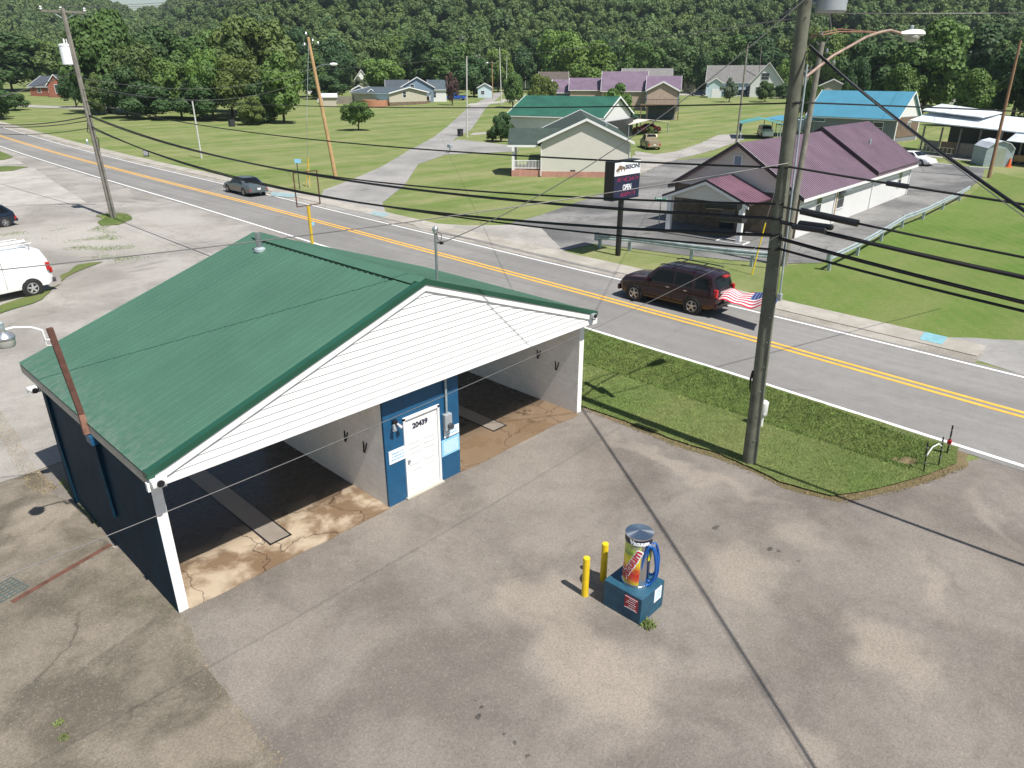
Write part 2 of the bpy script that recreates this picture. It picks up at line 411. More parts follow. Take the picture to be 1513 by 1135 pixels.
# ------------------------------------------------------------------ houses
def house(name, label, ox, oy, a, W, L, E, Hh, o=.35, wall='siding_white', roof='shingle_grey', trim='paint_white', z=None, ridge='Y', cat='house',
          windows=(), doors=(), base=None, base_h=.5, extra=None, th=.14, wallboxes=None, winmat='glass_dark', ribs=0, ventil=None, gable_mat=None):
    z0 = H(ox, oy) if z is None else z
    root = thing(name, label, cat, (ox, oy, z0)); T = frame(ox, oy, a, z0)
    m = MB(); m.T = T
    bh = base_h if base else -.6
    def shell(m, zb, zt): m.box((0, 0, zb), (W, L, zt))
    shell(m, bh, E)
    g = MB(); g.T = T; tgt = g if gable_mat else m
    if ridge == 'Y':
        if Hh > E+.1: tgt.add([(0, 0, E), (W, 0, E), (W/2, 0, Hh-.1), (0, L, E), (W, L, E), (W/2, L, Hh-.1)], [(0, 1, 2), (5, 4, 3), (0, 2, 5, 3), (1, 4, 5, 2)])
    else:
        if Hh > E+.1: tgt.add([(0, 0, E), (0, L, E), (0, L/2, Hh-.1), (W, 0, E), (W, L, E), (W, L/2, Hh-.1)], [(0, 2, 1), (5, 3, 4), (0, 3, 5, 2), (1, 2, 5, 4)])
    m.build('wall', wall, root)
    if gable_mat: g.build('gable', gable_mat, root)
    if base:
        b = MB(); b.T = T; b.box((-.03, -.03, -.8), (W+.03, L+.03, base_h)); b.build('foundation', base, root)
    r = MB(); r.T = T
    if ridge == 'Y':
        sl = (Hh-E)/(W/2); ez = E-o*sl
        A, B_, C_, D_ = (-o, -o, ez), (W/2, -o, Hh), (W/2, L+o, Hh), (-o, L+o, ez)
        r.slab([A, B_, C_, D_], th); r.slab([(W+o, L+o, ez), C_, B_, (W+o, -o, ez)], th)
        if ribs:
            n = int((L+2*o)/ribs)
            for i in range(n+1):
                y = -o+.02+(L+2*o-.06)*i/n
                for sx, ex in ((-o, W/2), (W+o, W/2)): r.tube([(sx, y, ez+.012), (ex, y, Hh+.012)], .022, 4)
        t = MB(); t.T = T
        for y, s in ((-o, -1), (L+o, 1)):
            for sx in (-o, W+o): t.add(*_bar((sx, y+s*.012, ez-th-.02), (W/2, y+s*.012, Hh-th-.02), .05, th+.10))
        for sx in (-o, W+o): t.box((sx-.03, -o, ez-th-.08), (sx+.05, L+o, ez-.02-th*.3))
    else:
        sl = (Hh-E)/(L/2); ez = E-o*sl
        A, B_, C_, D_ = (-o, -o, ez), (W+o, -o, ez), (W+o, L/2, Hh), (-o, L/2, Hh)
        r.slab([A, B_, C_, D_], th); r.slab([(-o, L/2, Hh), (W+o, L/2, Hh), (W+o, L+o, ez), (-o, L+o, ez)], th)
        if ribs:
            n = int((W+2*o)/ribs)
            for i in range(n+1):
                x = -o+.02+(W+2*o-.06)*i/n
                for sy in (-o, L+o): r.tube([(x, sy, ez+.012), (x, L/2, Hh+.012)], .022, 4)
        t = MB(); t.T = T
        for x, s in ((-o, -1), (W+o, 1)):
            for sy in (-o, L+o): t.add(*_bar((x+s*.012, sy, ez-th-.02), (x+s*.012, L/2, Hh-th-.02), .05, th+.10))
        for sy in (-o, L+o): t.box((-o, sy-.03, ez-th-.08), (W+o, sy+.05, ez-.02-th*.3))
    r.build('roof', roof, root); t.build('trim', trim, root)
    def place(side, u, zc, w, h, out):
        if side == 'f': return [(u-w/2, -out, zc-h/2), (u+w/2, -out, zc-h/2), (u+w/2, -out, zc+h/2), (u-w/2, -out, zc+h/2)], Vector((0, -1, 0))
        if side == 'r': return [(W+out, u-w/2, zc-h/2), (W+out, u+w/2, zc-h/2), (W+out, u+w/2, zc+h/2), (W+out, u-w/2, zc+h/2)], Vector((1, 0, 0))
        if side == 'l': return [(-out, u+w/2, zc-h/2), (-out, u-w/2, zc-h/2), (-out, u-w/2, zc+h/2), (-out, u+w/2, zc+h/2)], Vector((-1, 0, 0))
    for (side, u, zc, w, h) in windows:
        if u < 0: u = -u*(W if side == 'f' else L)
        f = MB(); f.T = T; q, n = place(side, u, zc, w+.16, h+.16, .05); f.slab(q, .045); fo = f.build('window', trim, root)
        p = MB(); p.T = T
        for k in (-1, 1):
            q, n = place(side, u, zc+k*h/4, w, h/2-.05, .056); p.slab(q, .004)
        p.build('pane', winmat, fo)
    for (side, u, w, h, dm) in doors:
        f = MB(); f.T = T; q, n = place(side, u, h/2+.02+(bh if base else 0), w+.2, h+.12, .05); f.slab(q, .045); fo = f.build('door', trim, root)
        p = MB(); p.T = T; q, n = place(side, u, h/2+(bh if base else 0), w, h, .058); p.slab(q, .004); p.build('door_panel', dm, fo)
    return root, T
def _bar(a, b, t, h):
    a = Vector(a); b = Vector(b); d = (b-a).normalized(); up = Vector((0, 0, 1)); s = d.cross(up).normalized()*t/2
    vs = [a-s, a+s, a+s+up*h, a-s+up*h, b-s, b+s, b+s+up*h, b-s+up*h]
    return vs, [(0, 3, 2, 1), (4, 5, 6, 7), (0, 1, 5, 4), (1, 2, 6, 5), (2, 3, 7, 6), (3, 0, 4, 7)]
def house_px(name, label, pl, pr, eave_y, ridge_y, L, ridge='X', D=None, yD=None, **kw):
    """front wall between two surveyed ground points; heights from the levels of eave and ridge"""
    if D is None: A, B_ = GT(*pl), GT(*pr)
    else: A, B_ = GD(pl[0], D[0], pl[1]), GD(pr[0], D[1], pr[1])
    B_.z = A.z; v = B_-A; a = math.atan2(v.y, v.x); W = v.length
    mid = (A+B_)/2; ex = (pl[0]+pr[0])/2
    E = PP(ex, eave_y, mid).z-A.z; back = mid+Vector((-math.sin(a), math.cos(a), 0))*(L/2 if ridge == 'X' else 0)
    Hh = PP(ex, ridge_y, back).z-A.z
    return house(name, label, A.x, A.y, a, W, L, E, Hh, ridge=ridge, z=A.z, **kw)+((W, L, E, Hh, a, A),)
# ------------------------------------------------------------------ vehicles (local: +Y forward, origin on the ground under the middle)
def make_car(name, label, cat, loc, rz, L, W, Ht, prof, belt, col_mat, wheels=(.17, .80), wr=.33, sidewin=(), ws=None, rw=None, detail=1, z0=.22, group=None, roofw=.77, plate=True, rim='rim', glass='glass_car', lamps=True):
    """prof: silhouette [(t, z)] from tail t=0 to nose t=1; belt: [(t, z)]"""
    root = thing(name, label, cat, loc, rz, group); hw = W/2; root.rotation_euler = (0, 0, rz)
    ts = sorted(set([p[0] for p in prof]+[p[0] for p in belt]+[i/16 for i in range(17)]))
    roofz = max(p[1] for p in prof)
    def sec(t):
        zt = lerp_tab(prof, t); zb = min(lerp_tab(belt, t), zt-.07); e = min(t, 1-t); nar = 1-.16*max(0, (.06-e)/.06)**1.5-.03*max(0, (.2-e)/.2)
        if t > .5: nar -= .05*max(0, (.12-(1-t))/.12)
        k = min(1, max(0, (zt-zb-.07)/max(.2, roofz-zb-.07))); wt = hw*(.93-(.93-roofw)*k)*nar; w = hw*nar; y = (t-.5)*L
        zl = z0+(.10 if e < .03 else 0)
        return [Vector(p) for p in ((w*.80, y, zl), (w*.965, y, zl+.06), (w, y, zl+(zb-zl)*.45), (w*.99, y, zl+(zb-zl)*.8), (w*.955, y, zb), (wt, y, zt-.055), (wt*.86, y, zt-.012), (0, y, zt+.012))]
    S = [sec(t) for t in ts]; m = MB(); n = len(S[0]); 
    for s_ in S: m.v += s_+[Vector((-p.x, p.y, p.z)) for p in reversed(s_[:-1])]
    k = 2*n-1
    for i in range(len(ts)-1):
        for j in range(k): m.f.append((i*k+j, i*k+(j+1) % k, (i+1)*k+(j+1) % k, (i+1)*k+j)); m.mi.append(0)
    m.f += [tuple(range(k)), tuple(reversed(range((len(ts)-1)*k, len(ts)*k)))]; m.mi += [0, 0]
    m.build('body', col_mat, root, smooth=38, local=True)
    def sp(t, u, side, out=.012):                # point on the glasshouse side
        s_ = sec(t); a, b = s_[4], s_[5]; p = a+(b-a)*u; return Vector(((p.x+out)*side, p.y, p.z+.002))
    for side in (1, -1):
        for (t0b, t1b, t0t, t1t, ub, ut) in sidewin:
            g = MB(); nn_ = 5; pb = [sp(t0b+(t1b-t0b)*i/nn_, ub, side) for i in range(nn_+1)]; pt = [sp(t0t+(t1t-t0t)*i/nn_, ut, side) for i in range(nn_+1)]
            for i in range(nn_): g.add([pb[i], pb[i+1], pt[i+1], pt[i]], [(0, 1, 2, 3)])
            g.build('side_window', glass, root, smooth=30, local=True)
    def screen(t0, t1, nm, ub=.0, ut=.0, shrink=.9):
        g = MB(); A = sec(t0); B_ = sec(t1); n_ = (B_[7]-A[7]).cross(Vector((1, 0, 0))).normalized()
        if n_.z < 0: n_ = -n_
        def row(S_, f): 
            w_ = S_[5].x*shrink; return [Vector((-w_, S_[7].y, S_[7].z-.045)), Vector((-w_*.6, S_[7].y, S_[7].z)), Vector((w_*.6, S_[7].y, S_[7].z)), Vector((w_, S_[7].y, S_[7].z-.045))]
        a = [p+n_*.022 for p in row(A, 0)]; b = [p+n_*.022 for p in row(B_, 1)]
        for i in range(3): g.add([a[i], a[i+1], b[i+1], b[i]], [(0, 1, 2, 3)])
        g.build(nm, glass, root, smooth=30, local=True)
    if ws: screen(ws[0], ws[1], 'windscreen')
    if rw: screen(rw[0], rw[1], 'rear_window', shrink=.84)
    for t in wheels:
        y = (t-.5)*L
        for side in (1, -1):
            x = hw*side*.985
            ar = MB(); ar.lathe([(wr*1.16, -.10), (wr*1.16, .012), (wr*1.05, .018)], (0, 0, 0), 'x', 24); 
            for v in ar.v: v.x = v.x*side+x; v.y += y; v.z += wr*1.02
            ar.build('wheel_arch', 'rubber', root, local=True)
            w_ = MB(); w_.lathe([(wr*.55, .0), (wr*.62, .03), (wr*.93, .035), (wr, .0), (wr, -.17), (wr*.9, -.2), (wr*.3, -.2)], (0, 0, 0), 'x', 28)
            for v in w_.v: v.x = v.x*side+x+side*.005; v.y += y; v.z += wr
            wo = w_.build('wheel', 'rubber', root, smooth=35, local=True)
            rm = MB(); rm.lathe([(wr*.64, .030), (wr*.60, .036), (wr*.56, .012)] + ([(wr*.1, .008)] if detail < 2 else []), (0, 0, 0), 'x', 24, cap=detail < 2)
            if detail > 1:
                bk = MB(); bk.lathe([(wr*.58, .012), (.01, .006)], (0, 0, 0), 'x', 20)
                for v in bk.v: v.x = v.x*side+x+side*.005; v.y += y; v.z += wr
                bk.build('wheel_well', 'black', wo, local=True)
                for q in range(5):
                    aa = q*2*PI/5+.3; c, s2 = math.cos(aa), math.sin(aa); t2 = .036
                    rm.add([(.036, c*r_-s2*t2*sg, s2*r_+c*t2*sg) for r_ in (.02, wr*.56) for sg in (-1, 1)]+[(.01, c*r_-s2*t2*sg, s2*r_+c*t2*sg) for r_ in (.02, wr*.56) for sg in (-1, 1)], [(0, 2, 3, 1), (0, 4, 6, 2), (1, 3, 7, 5)])
                rm.lathe([(.001, .05), (.045, .045), (.055, .02)], (0, 0, 0), 'x', 12)
            for v in rm.v: v.x = v.x*side+x+side*.005; v.y += y; v.z += wr
            rm.build('rim', rim if detail < 3 else [rim], wo, smooth=30, local=True)
    # lamps, bumpers
    S0 = sec(.0); S1 = sec(1.)
    for side in ((1, -1) if lamps else ()):
        l = MB(); zt = S0[4].z; x1 = S0[3].x*side*1.06
        l.box((x1-side*.17, -L/2-.035, zt-.30), (x1+side*.03, -L/2+.16, zt-.06 if detail < 3 else zt+.02), .02); l.build('tail_light', 'lamp_red', root, local=True)
        l = MB(); x1 = S1[3].x*side*1.02; zt = S1[4].z
        l.box((x1-side*.32, L/2-.12, zt-.22), (x1+side*.02, L/2+.03, zt-.05), .02); l.build('headlight', 'lamp_clear', root, local=True)
    b = MB(); b.box((-hw*.9, -L/2-.09, z0+.1), (hw*.9, -L/2+.06, z0+.31), .04); b.build('rear_bumper', col_mat if cat != 'van' else 'bumper_dark', root, smooth=35, local=True)
    b = MB(); b.box((-hw*.86, L/2-.06, z0+.06), (hw*.86, L/2+.07, z0+.3), .04); b.build('front_bumper', col_mat, root, smooth=35, local=True)
    if plate:
        b = MB(); b.box((-.15, -L/2-.11, z0+.33 if detail < 3 else z0+.36), (.15, -L/2-.045, z0+.48)); b.build('number_plate', 'paint_white', root, local=True)
    for side in (1, -1):
        if ws: 
            p = sp(ws[0]-.02 if ws[0] > .5 else ws[0], .05, side, .0); b = MB(); b.box((p.x, p.y-.1, p.z-.02), (p.x+side*.2, p.y+.04, p.z+.13), .03); b.build('wing_mirror', col_mat, root, smooth=35, local=True)
    return root, sec, sp
SEDAN = dict(prof=[(0, .72), (.02, .98), (.15, 1.02), (.30, 1.40), (.42, 1.45), (.56, 1.43), (.72, .98), (.97, .76), (1, .55)], belt=[(0, .8), (.3, .93), (.72, .88), (1, .6)],
             sidewin=[(.22, .40, .31, .41, .08, .9), (.42, .66, .42, .56, .08, .9)], ws=(.705, .575), rw=(.165, .285))
SUVP = dict(prof=[(0, 1.05), (.015, 1.2), (.06, 1.72), (.12, 1.79), (.35, 1.82), (.55, 1.79), (.60, 1.74), (.715, 1.20), (.94, 1.07), (1, .78)], belt=[(0, 1.1), (.5, 1.12), (.72, 1.07), (1, .85)],
            sidewin=[(.06, .20, .095, .20, .12, .86), (.235, .40, .235, .40, .08, .86), (.42, .655, .42, .585, .06, .86)], ws=(.70, .615), rw=(.016, .056))
HATCH = dict(prof=[(0, .8), (.02, 1.0), (.14, 1.44), (.3, 1.5), (.5, 1.49), (.74, .98), (.96, .8), (1, .55)], belt=[(0, .92), (.5, .9), (1, .62)],
             sidewin=[(.09, .24, .15, .24, .1, .86), (.27, .46, .27, .45, .08, .9), (.48, .70, .48, .56, .08, .9)], ws=(.72, .56), rw=(.03, .125))
VANP = dict(prof=[(0, 1.3), (.012, 1.6), (.05, 2.02), (.12, 2.1), (.5, 2.12), (.7, 2.08), (.80, 1.35), (.95, 1.2), (1, .9)], belt=[(0, 1.2), (.7, 1.2), (1, 1.0)],
            sidewin=[(.66, .77, .66, .72, .1, .85)], ws=(.79, .715), rw=(.014, .045))
PICK = dict(prof=[(0, .9), (.01, 1.15), (.36, 1.15), (.365, 1.5), (.40, 1.82), (.6, 1.84), (.66, 1.8), (.75, 1.22), (.97, 1.08), (1, .8)], belt=[(0, 1.0), (.36, 1.05), (.75, 1.1), (1, .9)],
            sidewin=[(.40, .52, .42, .52, .06, .86), (.54, .71, .54, .65, .06, .86)], ws=(.735, .67), rw=(.367, .398))
# ------------------------------------------------------------------ material palette
tan = (.33, .275, .215)
def W_(x, y): g = G(x, y); return g.x, g.y
bl = [(*W_(790, 885), 1.0, 1.1, .3, .6), (*W_(900, 1010), 1.3, 1.2, .2, .75), (*W_(830, 960), 1.1, .9, .2, .6), (*W_(1310, 960), 1.0, 1.0, 0, .7), (*W_(1375, 870), .5, 1.1, -.9, .6), (*W_(1090, 840), .9, 1.2, -.7, .6), (*W_(1190, 790), .8, .9, 0, .55),
      (*W_(1170, 1090), .7, .6, 0, .5), (*W_(1010, 690), .45, 3.2, .0, .55), (*W_(760, 650), 1.2, .4, 0, .35), (*W_(1460, 760), .3, 1.2, -1.1, .4), (*W_(880, 850), .3, .4, 0, .5)]
dt = [(*W_(706, 1060), .07, .06, 0, .95), (*W_(712, 1045), .04, .03, 0, .9), (*W_(1057, 780), .13, .07, 0, .75), (*W_(1138, 812), .10, .05, 0, .85), (*W_(1150, 815), .07, .05, 0, .85), (*W_(703, 1036), .03, .03, 0, .8), (*W_(1180, 830), .05, .05, 0, .5),
      (*W_(745, 1085), .04, .03, 0, .8), (*W_(760, 1098), .04, .03, 0, .7), (*W_(780, 1118), .05, .03, 0, .7)]
pave('lot', (.156, .137, .120), (.230, .206, .182), .42, bl, dt, .16, crack_scale=.13, light=(.335, .29, .24), dust=.28)
pave('lot_side', (.120, .105, .082), (.235, .205, .165), .42, [(*W_(60, 770), 1., 1., 0, .5), (*W_(330, 1080), 1.2, .8, 0, .4)], [(*W_(205, 935), .45, .1, .3, .3), (*W_(145, 975), .5, .08, .3, .35)], .6, big=.7, crack_scale=.30)
pave('roadmat', (.225, .218, .208), (.275, .267, .256), .28, (), (), .15, big=.12, crack_scale=.10, tracks=.55)
pave('side_asphalt', (.24, .235, .225), (.33, .32, .305), .2, (), (), .5, big=.12, crack_scale=.2)
pave('church_asphalt', (.12, .12, .12), (.25, .245, .235), .2, (), (), .6, big=.13, crack_scale=.2)
pave('gravel', (.30, .285, .26), (.42, .40, .37), .55, (), (), .0, big=.25, light=(.5, .48, .44))
pave('gravel_warm', (.27, .245, .21), (.42, .39, .345), .6, (), (), .0, big=.35)
pave('concrete', (.34, .325, .295), (.44, .42, .385), .2, (), (), .5, big=.3, crack_scale=.3)
pave('concrete_walk', (.32, .295, .255), (.41, .385, .34), .2, (), (), .4, big=.5, crack_scale=.4)
lawn('lawn', (.150, .222, .056), (.215, .262, .092), (.36, .335, .175))
lawn('lawn_mown', (.115, .205, .036), (.155, .235, .055), (.235, .255, .095), (.42, .9))
lawn('verge', (.105, .170, .042), (.145, .195, .060), (.22, .22, .09))
lawn('dry', (.20, .15, .08), (.30, .235, .14), (.12, .12, .05))
lawn('forest_floor', (.016, .032, .010), (.022, .04, .012), (.03, .045, .015))
simple('blade', (.215, .270, .090), .8, var=.45, scale=2.5, spec=.2, obj=False)
simple('blade_dark', (.145, .215, .055), .8, var=.6, scale=3, spec=.2, obj=False)
simple('blade_dry', (.28, .22, .12), .9, var=.4, scale=4, obj=False)
simple('line_white', (.74, .74, .72), .7, var=.12, scale=3, obj=False); simple('line_yellow', (.72, .39, .05), .7, var=.15, scale=3, obj=False)
simple('pad_blue', (.19, .38, .43), .7, var=.2, scale=5, obj=False)
# building materials
def painted_block(name, col, bs=(.40, .20), var=.1, rough=.6, dirt=.0, dirtcol=(.3, .24, .17), ax='x', spec=.4):
    t = NT(name); P = t.pos(); br = nn(t.nt, 'ShaderNodeTexBrick')
    sep = nn(t.nt, 'ShaderNodeSeparateXYZ'); setin(t.nt, sep, 0, P); cb = nn(t.nt, 'ShaderNodeCombineXYZ')
    setin(t.nt, cb, 0, t.math('ADD', sep.outputs[0], sep.outputs[1])); setin(t.nt, cb, 1, sep.outputs[2]); setin(t.nt, br, 'Vector', cb.outputs[0])
    br.inputs['Scale'].default_value = 1; br.inputs['Brick Width'].default_value = bs[0]; br.inputs['Row Height'].default_value = bs[1]; br.inputs['Mortar Size'].default_value = .006
    br.inputs['Color1'].default_value = br.inputs['Color2'].default_value = (1, 1, 1, 1); br.inputs['Mortar'].default_value = (0, 0, 0, 1)
    c = t.mix(t.rng(t.noise(2.2, 5, .7), .3, .7), tuple(x*(1-var) for x in col), tuple(min(1, x*(1+var)) for x in col))
    c = t.mix(t.math('MULTIPLY', t.rng(br.outputs['Fac'], 0, 1, 0, .35), 1.), c, tuple(x*.6 for x in col))
    if dirt:
        zz = t.rng(t.math('ADD', sep.outputs[2], t.math('MULTIPLY', t.noise(2.5, 5, .7), 1.1)), .35, 1.3, dirt, 0)
        c = t.mix(zz, c, dirtcol)
        c = t.mix(t.rng(t.noise(4.5, 6, .8), .60, .78, 0, dirt), c, dirtcol)
    t.set(col=c, rough=rough, spec=spec); t.bump(br.outputs['Fac'], -.5, .008); return t.m
painted_block('block_white', (.83, .82, .80), dirt=.2, dirtcol=(.36, .33, .28))
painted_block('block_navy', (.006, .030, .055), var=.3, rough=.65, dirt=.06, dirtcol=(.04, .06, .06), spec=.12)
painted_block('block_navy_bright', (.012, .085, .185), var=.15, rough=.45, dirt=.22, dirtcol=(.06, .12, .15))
painted_block('brick_red', (.27, .10, .065), (.22, .075), .25, .8); painted_block('brick_tan', (.42, .33, .26), (.22, .075), .2, .8)
painted_block('brick_pink', (.46, .24, .19), (.22, .075), .2, .8); painted_block('stone_brown', (.17, .135, .10), (.45, .2), .45, .85)
painted_block('shake_brown', (.16, .115, .08), (.2, .15), .4, .85)
simple('conc_block', (.23, .20, .17), .4, scale=1.5, obj=False)
def lap(name, col, pitch=.2, rough=.55, axis_z=True):
    t = NT(name); sep = nn(t.nt, 'ShaderNodeSeparateXYZ'); setin(t.nt, sep, 0, t.pos())
    f = t.math('FRACT', t.math('DIVIDE', sep.outputs[2], pitch))
    c = t.mix(t.rng(t.noise(1.2, 4, .6), .3, .7), tuple(x*.94 for x in col), col)
    c = t.mix(t.rng(f, .0, .09, .45, 0), c, tuple(x*.45 for x in col)); t.set(col=c, rough=rough); t.bump(f, .25, .01); return t.m
lap('siding_cream', (.62, .595, .54), .22); lap('siding_white', (.70, .70, .69)); lap('siding_tan', (.46, .43, .35)); lap('siding_blue', (.20, .27, .34)); lap('siding_grey', (.13, .17, .21)); lap('siding_paleblue', (.52, .64, .68)); lap('siding_greydark', (.20, .21, .23))
def shingle(name, col):
    t = NT(name); c = t.mix(t.rng(t.noise(1.1, 5, .7), .3, .7), tuple(x*.8 for x in col), tuple(x*1.2 for x in col))
    c = t.mix(t.rng(t.noise(14, 3, .8), .4, .7, .35, 0), c, tuple(x*.6 for x in col)); t.set(col=c, rough=.9, spec=.2); t.bump(t.noise(10, 3, .7), .4, .02); return t.m
shingle('shingle_green', (.052, .074, .064)); shingle('shingle_dark', (.075, .088, .105)); shingle('shingle_grey', (.20, .195, .19)); shingle('shingle_brown', (.115, .095, .085)); shingle('shingle_slate', (.085, .11, .13))
def metal_roof(name, col, rough=.42, fade=.15, streak=0.):
    t = NT(name);  c = t.mix(t.rng(t.noise(.6, 5, .6), .35, .65), tuple(x*(1-fade) for x in col), tuple(min(1, x*(1+fade)) for x in col))
    if streak:
        v = t.map(t.pos(), (0, 0, 0), (0, 0, 0), (.35, 4.2, 0)); c = t.mix(t.rng(t.noise(1.1, 5, .65, vec=v), .38, .68, streak, 0), c, tuple(x*.62 for x in col))
        sy = nn(t.nt, 'ShaderNodeSeparateXYZ'); setin(t.nt, sy, 0, t.pos()); fr_ = t.math('FRACT', t.math('DIVIDE', t.math('ADD', sy.outputs[1], 9.), .914)); c = t.mix(t.rng(fr_, 0, .035, .35, 0), c, tuple(x*.45 for x in col)); c = t.mix(t.rng(sy.outputs[0], -.1, .55, t_dirt(t), 0) if False else t.math('MULTIPLY', t.rng(sy.outputs[0], -.1, .9, .55, 0), t.rng(t.noise(5, 4, .7), .4, .65)), c, (.16, .20, .17)); c = t.mix(t.rng(t.noise(9, 4, .8), .66, .8, 0, .25), c, tuple(min(1, x*1.8+.04) for x in col))
    t.set(col=c, rough=rough, spec=.45); t.bump(t.noise(1.6, 3, .6), .12, .02); return t.m
metal_roof('roof_green', (.064, .150, .100), .48, .07, .22); metal_roof('roof_green_trim', (.016, .072, .045), .35); metal_roof('roof_green2', (.024, .105, .070), .5)
metal_roof('roof_purple', (.178, .122, .158), .42, .12); metal_roof('roof_lilac', (.155, .110, .155), .5); metal_roof('roof_blue', (.085, .28, .40), .45, .06); metal_roof('roof_red', (.180, .100, .132), .4); metal_roof('roof_black', (.03, .022, .03), .4)
metal_roof('roof_white', (.62, .66, .70), .5); metal_roof('roof_teal', (.10, .30, .28), .5); metal_roof('roof_palegreen', (.2, .42, .36), .5)
simple('roof_dark', (.012, .035, .026), .5); simple('paint_white', (.76, .76, .75), .5, var=.05); simple('trim_cream', (.42, .39, .33), .6); simple('paint_dark', (.03, .03, .035), .5); simple('vinyl_white', (.80, .80, .79), .42, var=.03, scale=2)
simple('glass_dark', (.035, .045, .055), .12, var=.2, scale=1, spec=.8); simple('glass_car', (.006, .008, .009), .06, var=.2, spec=.3)
simple('rubber', (.018, .018, .018), .8); simple('rim', (.42, .42, .43), .35, metal=.7); simple('hubcap', (.62, .62, .64), .35, metal=.6)
simple('lamp_red', (.42, .015, .015), .25); simple('lamp_clear', (.7, .7, .72), .15); simple('bumper_dark', (.06, .06, .065), .5)
simple('wood_pole', (.128, .132, .098), .9, var=.35, scale=2.2, bump=.5); simple('wood_grey', (.21, .195, .165), .9, var=.3, scale=2, bump=.5); simple('wood_tan', (.42, .27, .13), .85, var=.18, scale=2); simple('wood_white', (.5, .5, .47), .8); simple('wood_rust', (.27, .15, .09), .85, var=.25)
simple('galv', (.36, .385, .40), .42, metal=.75, var=.2, scale=5); simple('galv_dull', (.34, .40, .42), .6, metal=.25, var=.25); simple('alum', (.62, .63, .65), .3, metal=.85, var=.08)
simple('rust', (.115, .050, .033), .85, var=.4, scale=4); simple('rust_light', (.24, .12, .085), .8, var=.4, scale=4); simple('copper', (.34, .245, .20), .6, metal=.3, var=.4, scale=3)
simple('cable_black', (.008, .008, .009), .5); simple('cable_grey', (.16, .155, .15), .5, metal=.3); simple('black', (.012, .012, .014), .35); simple('meter_grey', (.40, .43, .45), .45, metal=.3)
simple('yellow', (.74, .52, .015), .45, var=.1, scale=6); simple('yellow_pole', (.60, .40, .03), .6); simple('navy_plinth', (.016, .078, .130), .55, var=.25, scale=9, bump=.4); simple('hose_blue', (.006, .085, .33), .35, var=.1)
simple('red_sign', (.42, .015, .025), .4); simple('sign_white', (.80, .82, .84), .4, var=.04); simple('sign_blue', (.26, .55, .76), .45, var=.08); simple('sign_green', (.0, .20, .10), .5); simple('ink', (.015, .018, .05), .5); simple('ink_blue', (.22, .45, .62), .5)
simple('bark', (.075, .058, .04), .95, bump=.5); simple('fence_wood', (.20, .18, .15), .9, var=.25); simple('deck_wood', (.17, .12, .08), .9, var=.3); simple('orange_wood', (.40, .19, .11), .8, var=.35, scale=5)
simple('paint_maroon', (.026, .008, .012), .22, metal=.3, var=.15, coat=.5); simple('paint_sedan', (.13, .16, .165), .28, metal=.5, coat=.5); simple('paint_van', (.80, .80, .80), .3, coat=.4, var=.03); simple('paint_navy', (.010, .020, .038), .22, metal=.3, coat=.5)
simple('paint_blue', (.01, .07, .34), .25, coat=.5); simple('paint_sand', (.31, .26, .17), .35, metal=.3, coat=.3); simple('paint_red', (.42, .012, .02), .25, coat=.5); simple('paint_teal', (.10, .20, .20), .3, metal=.4, coat=.4); simple('paint_silver', (.5, .52, .53), .3, metal=.5)
simple('steel_dark', (.12, .15, .14), .6, metal=.3); simple('steel_post', (.105, .044, .032), .7, var=.35, scale=6); simple('flag_white', (.75, .74, .74), .8); simple('flag_red', (.55, .02, .05), .8); simple('flag_blue', (.02, .05, .20), .8); simple('orange', (.75, .12, .02), .5); simple('lens', (.42, .42, .38), .2)
leafmat('leaf', (.098, .165, .042)); leafmat('leaf_dark', (.062, .115, .040)); leafmat('leaf_bright', (.135, .220, .050)); leafmat('leaf_olive', (.108, .155, .046)); leafmat('leaf_grey', (.14, .18, .115)); leafmat('leaf_brown', (.12, .07, .06)); leafmat('leaf_hill', (.110, .168, .054))
t = NT('hub_steel'); t.set(col=(.62, .64, .67), rough=.17, metal=1.0); t.bump(t.noise(3, 2), .05)
t = NT('lid_steel'); t.set(col=(.72, .74, .76), rough=.27, metal=1.0); t.b.inputs['Anisotropic'].default_value = .85
tg = nn(t.nt, 'ShaderNodeTangent', direction_type='RADIAL', axis='Z'); t.nt.links.new(tg.outputs[0], t.b.inputs['Tangent'])
# wet, stained wash-bay floor with shade painted in further inside
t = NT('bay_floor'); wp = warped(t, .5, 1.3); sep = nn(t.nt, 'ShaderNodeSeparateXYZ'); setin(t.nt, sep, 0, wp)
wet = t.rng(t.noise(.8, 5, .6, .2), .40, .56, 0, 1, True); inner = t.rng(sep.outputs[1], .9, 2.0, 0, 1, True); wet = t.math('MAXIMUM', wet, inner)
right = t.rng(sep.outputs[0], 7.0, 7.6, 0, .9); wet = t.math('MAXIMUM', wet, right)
cdry = t.mix(t.noise(3, 4), (.36, .285, .20), (.44, .37, .28)); cwet_shade = t.mix(t.noise(1.6, 5), (.145, .092, .052), (.215, .150, .095))
cwet_shade = t.mix(inner, cwet_shade, (.055, .045, .038)); col = t.mix(wet, cdry, cwet_shade)  # deeper floor darkened in colour for the shade under the roof
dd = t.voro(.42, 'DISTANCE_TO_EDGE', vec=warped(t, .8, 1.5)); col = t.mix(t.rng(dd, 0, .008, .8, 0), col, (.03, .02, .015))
t.set(col=col, rough=t.rng(t.math('ADD', wet, t.math('MULTIPLY', t.noise(2.5, 4), -.5)), 0, 1, .75, .12), spec=.4); t.bump(t.noise(8, 3), .06)
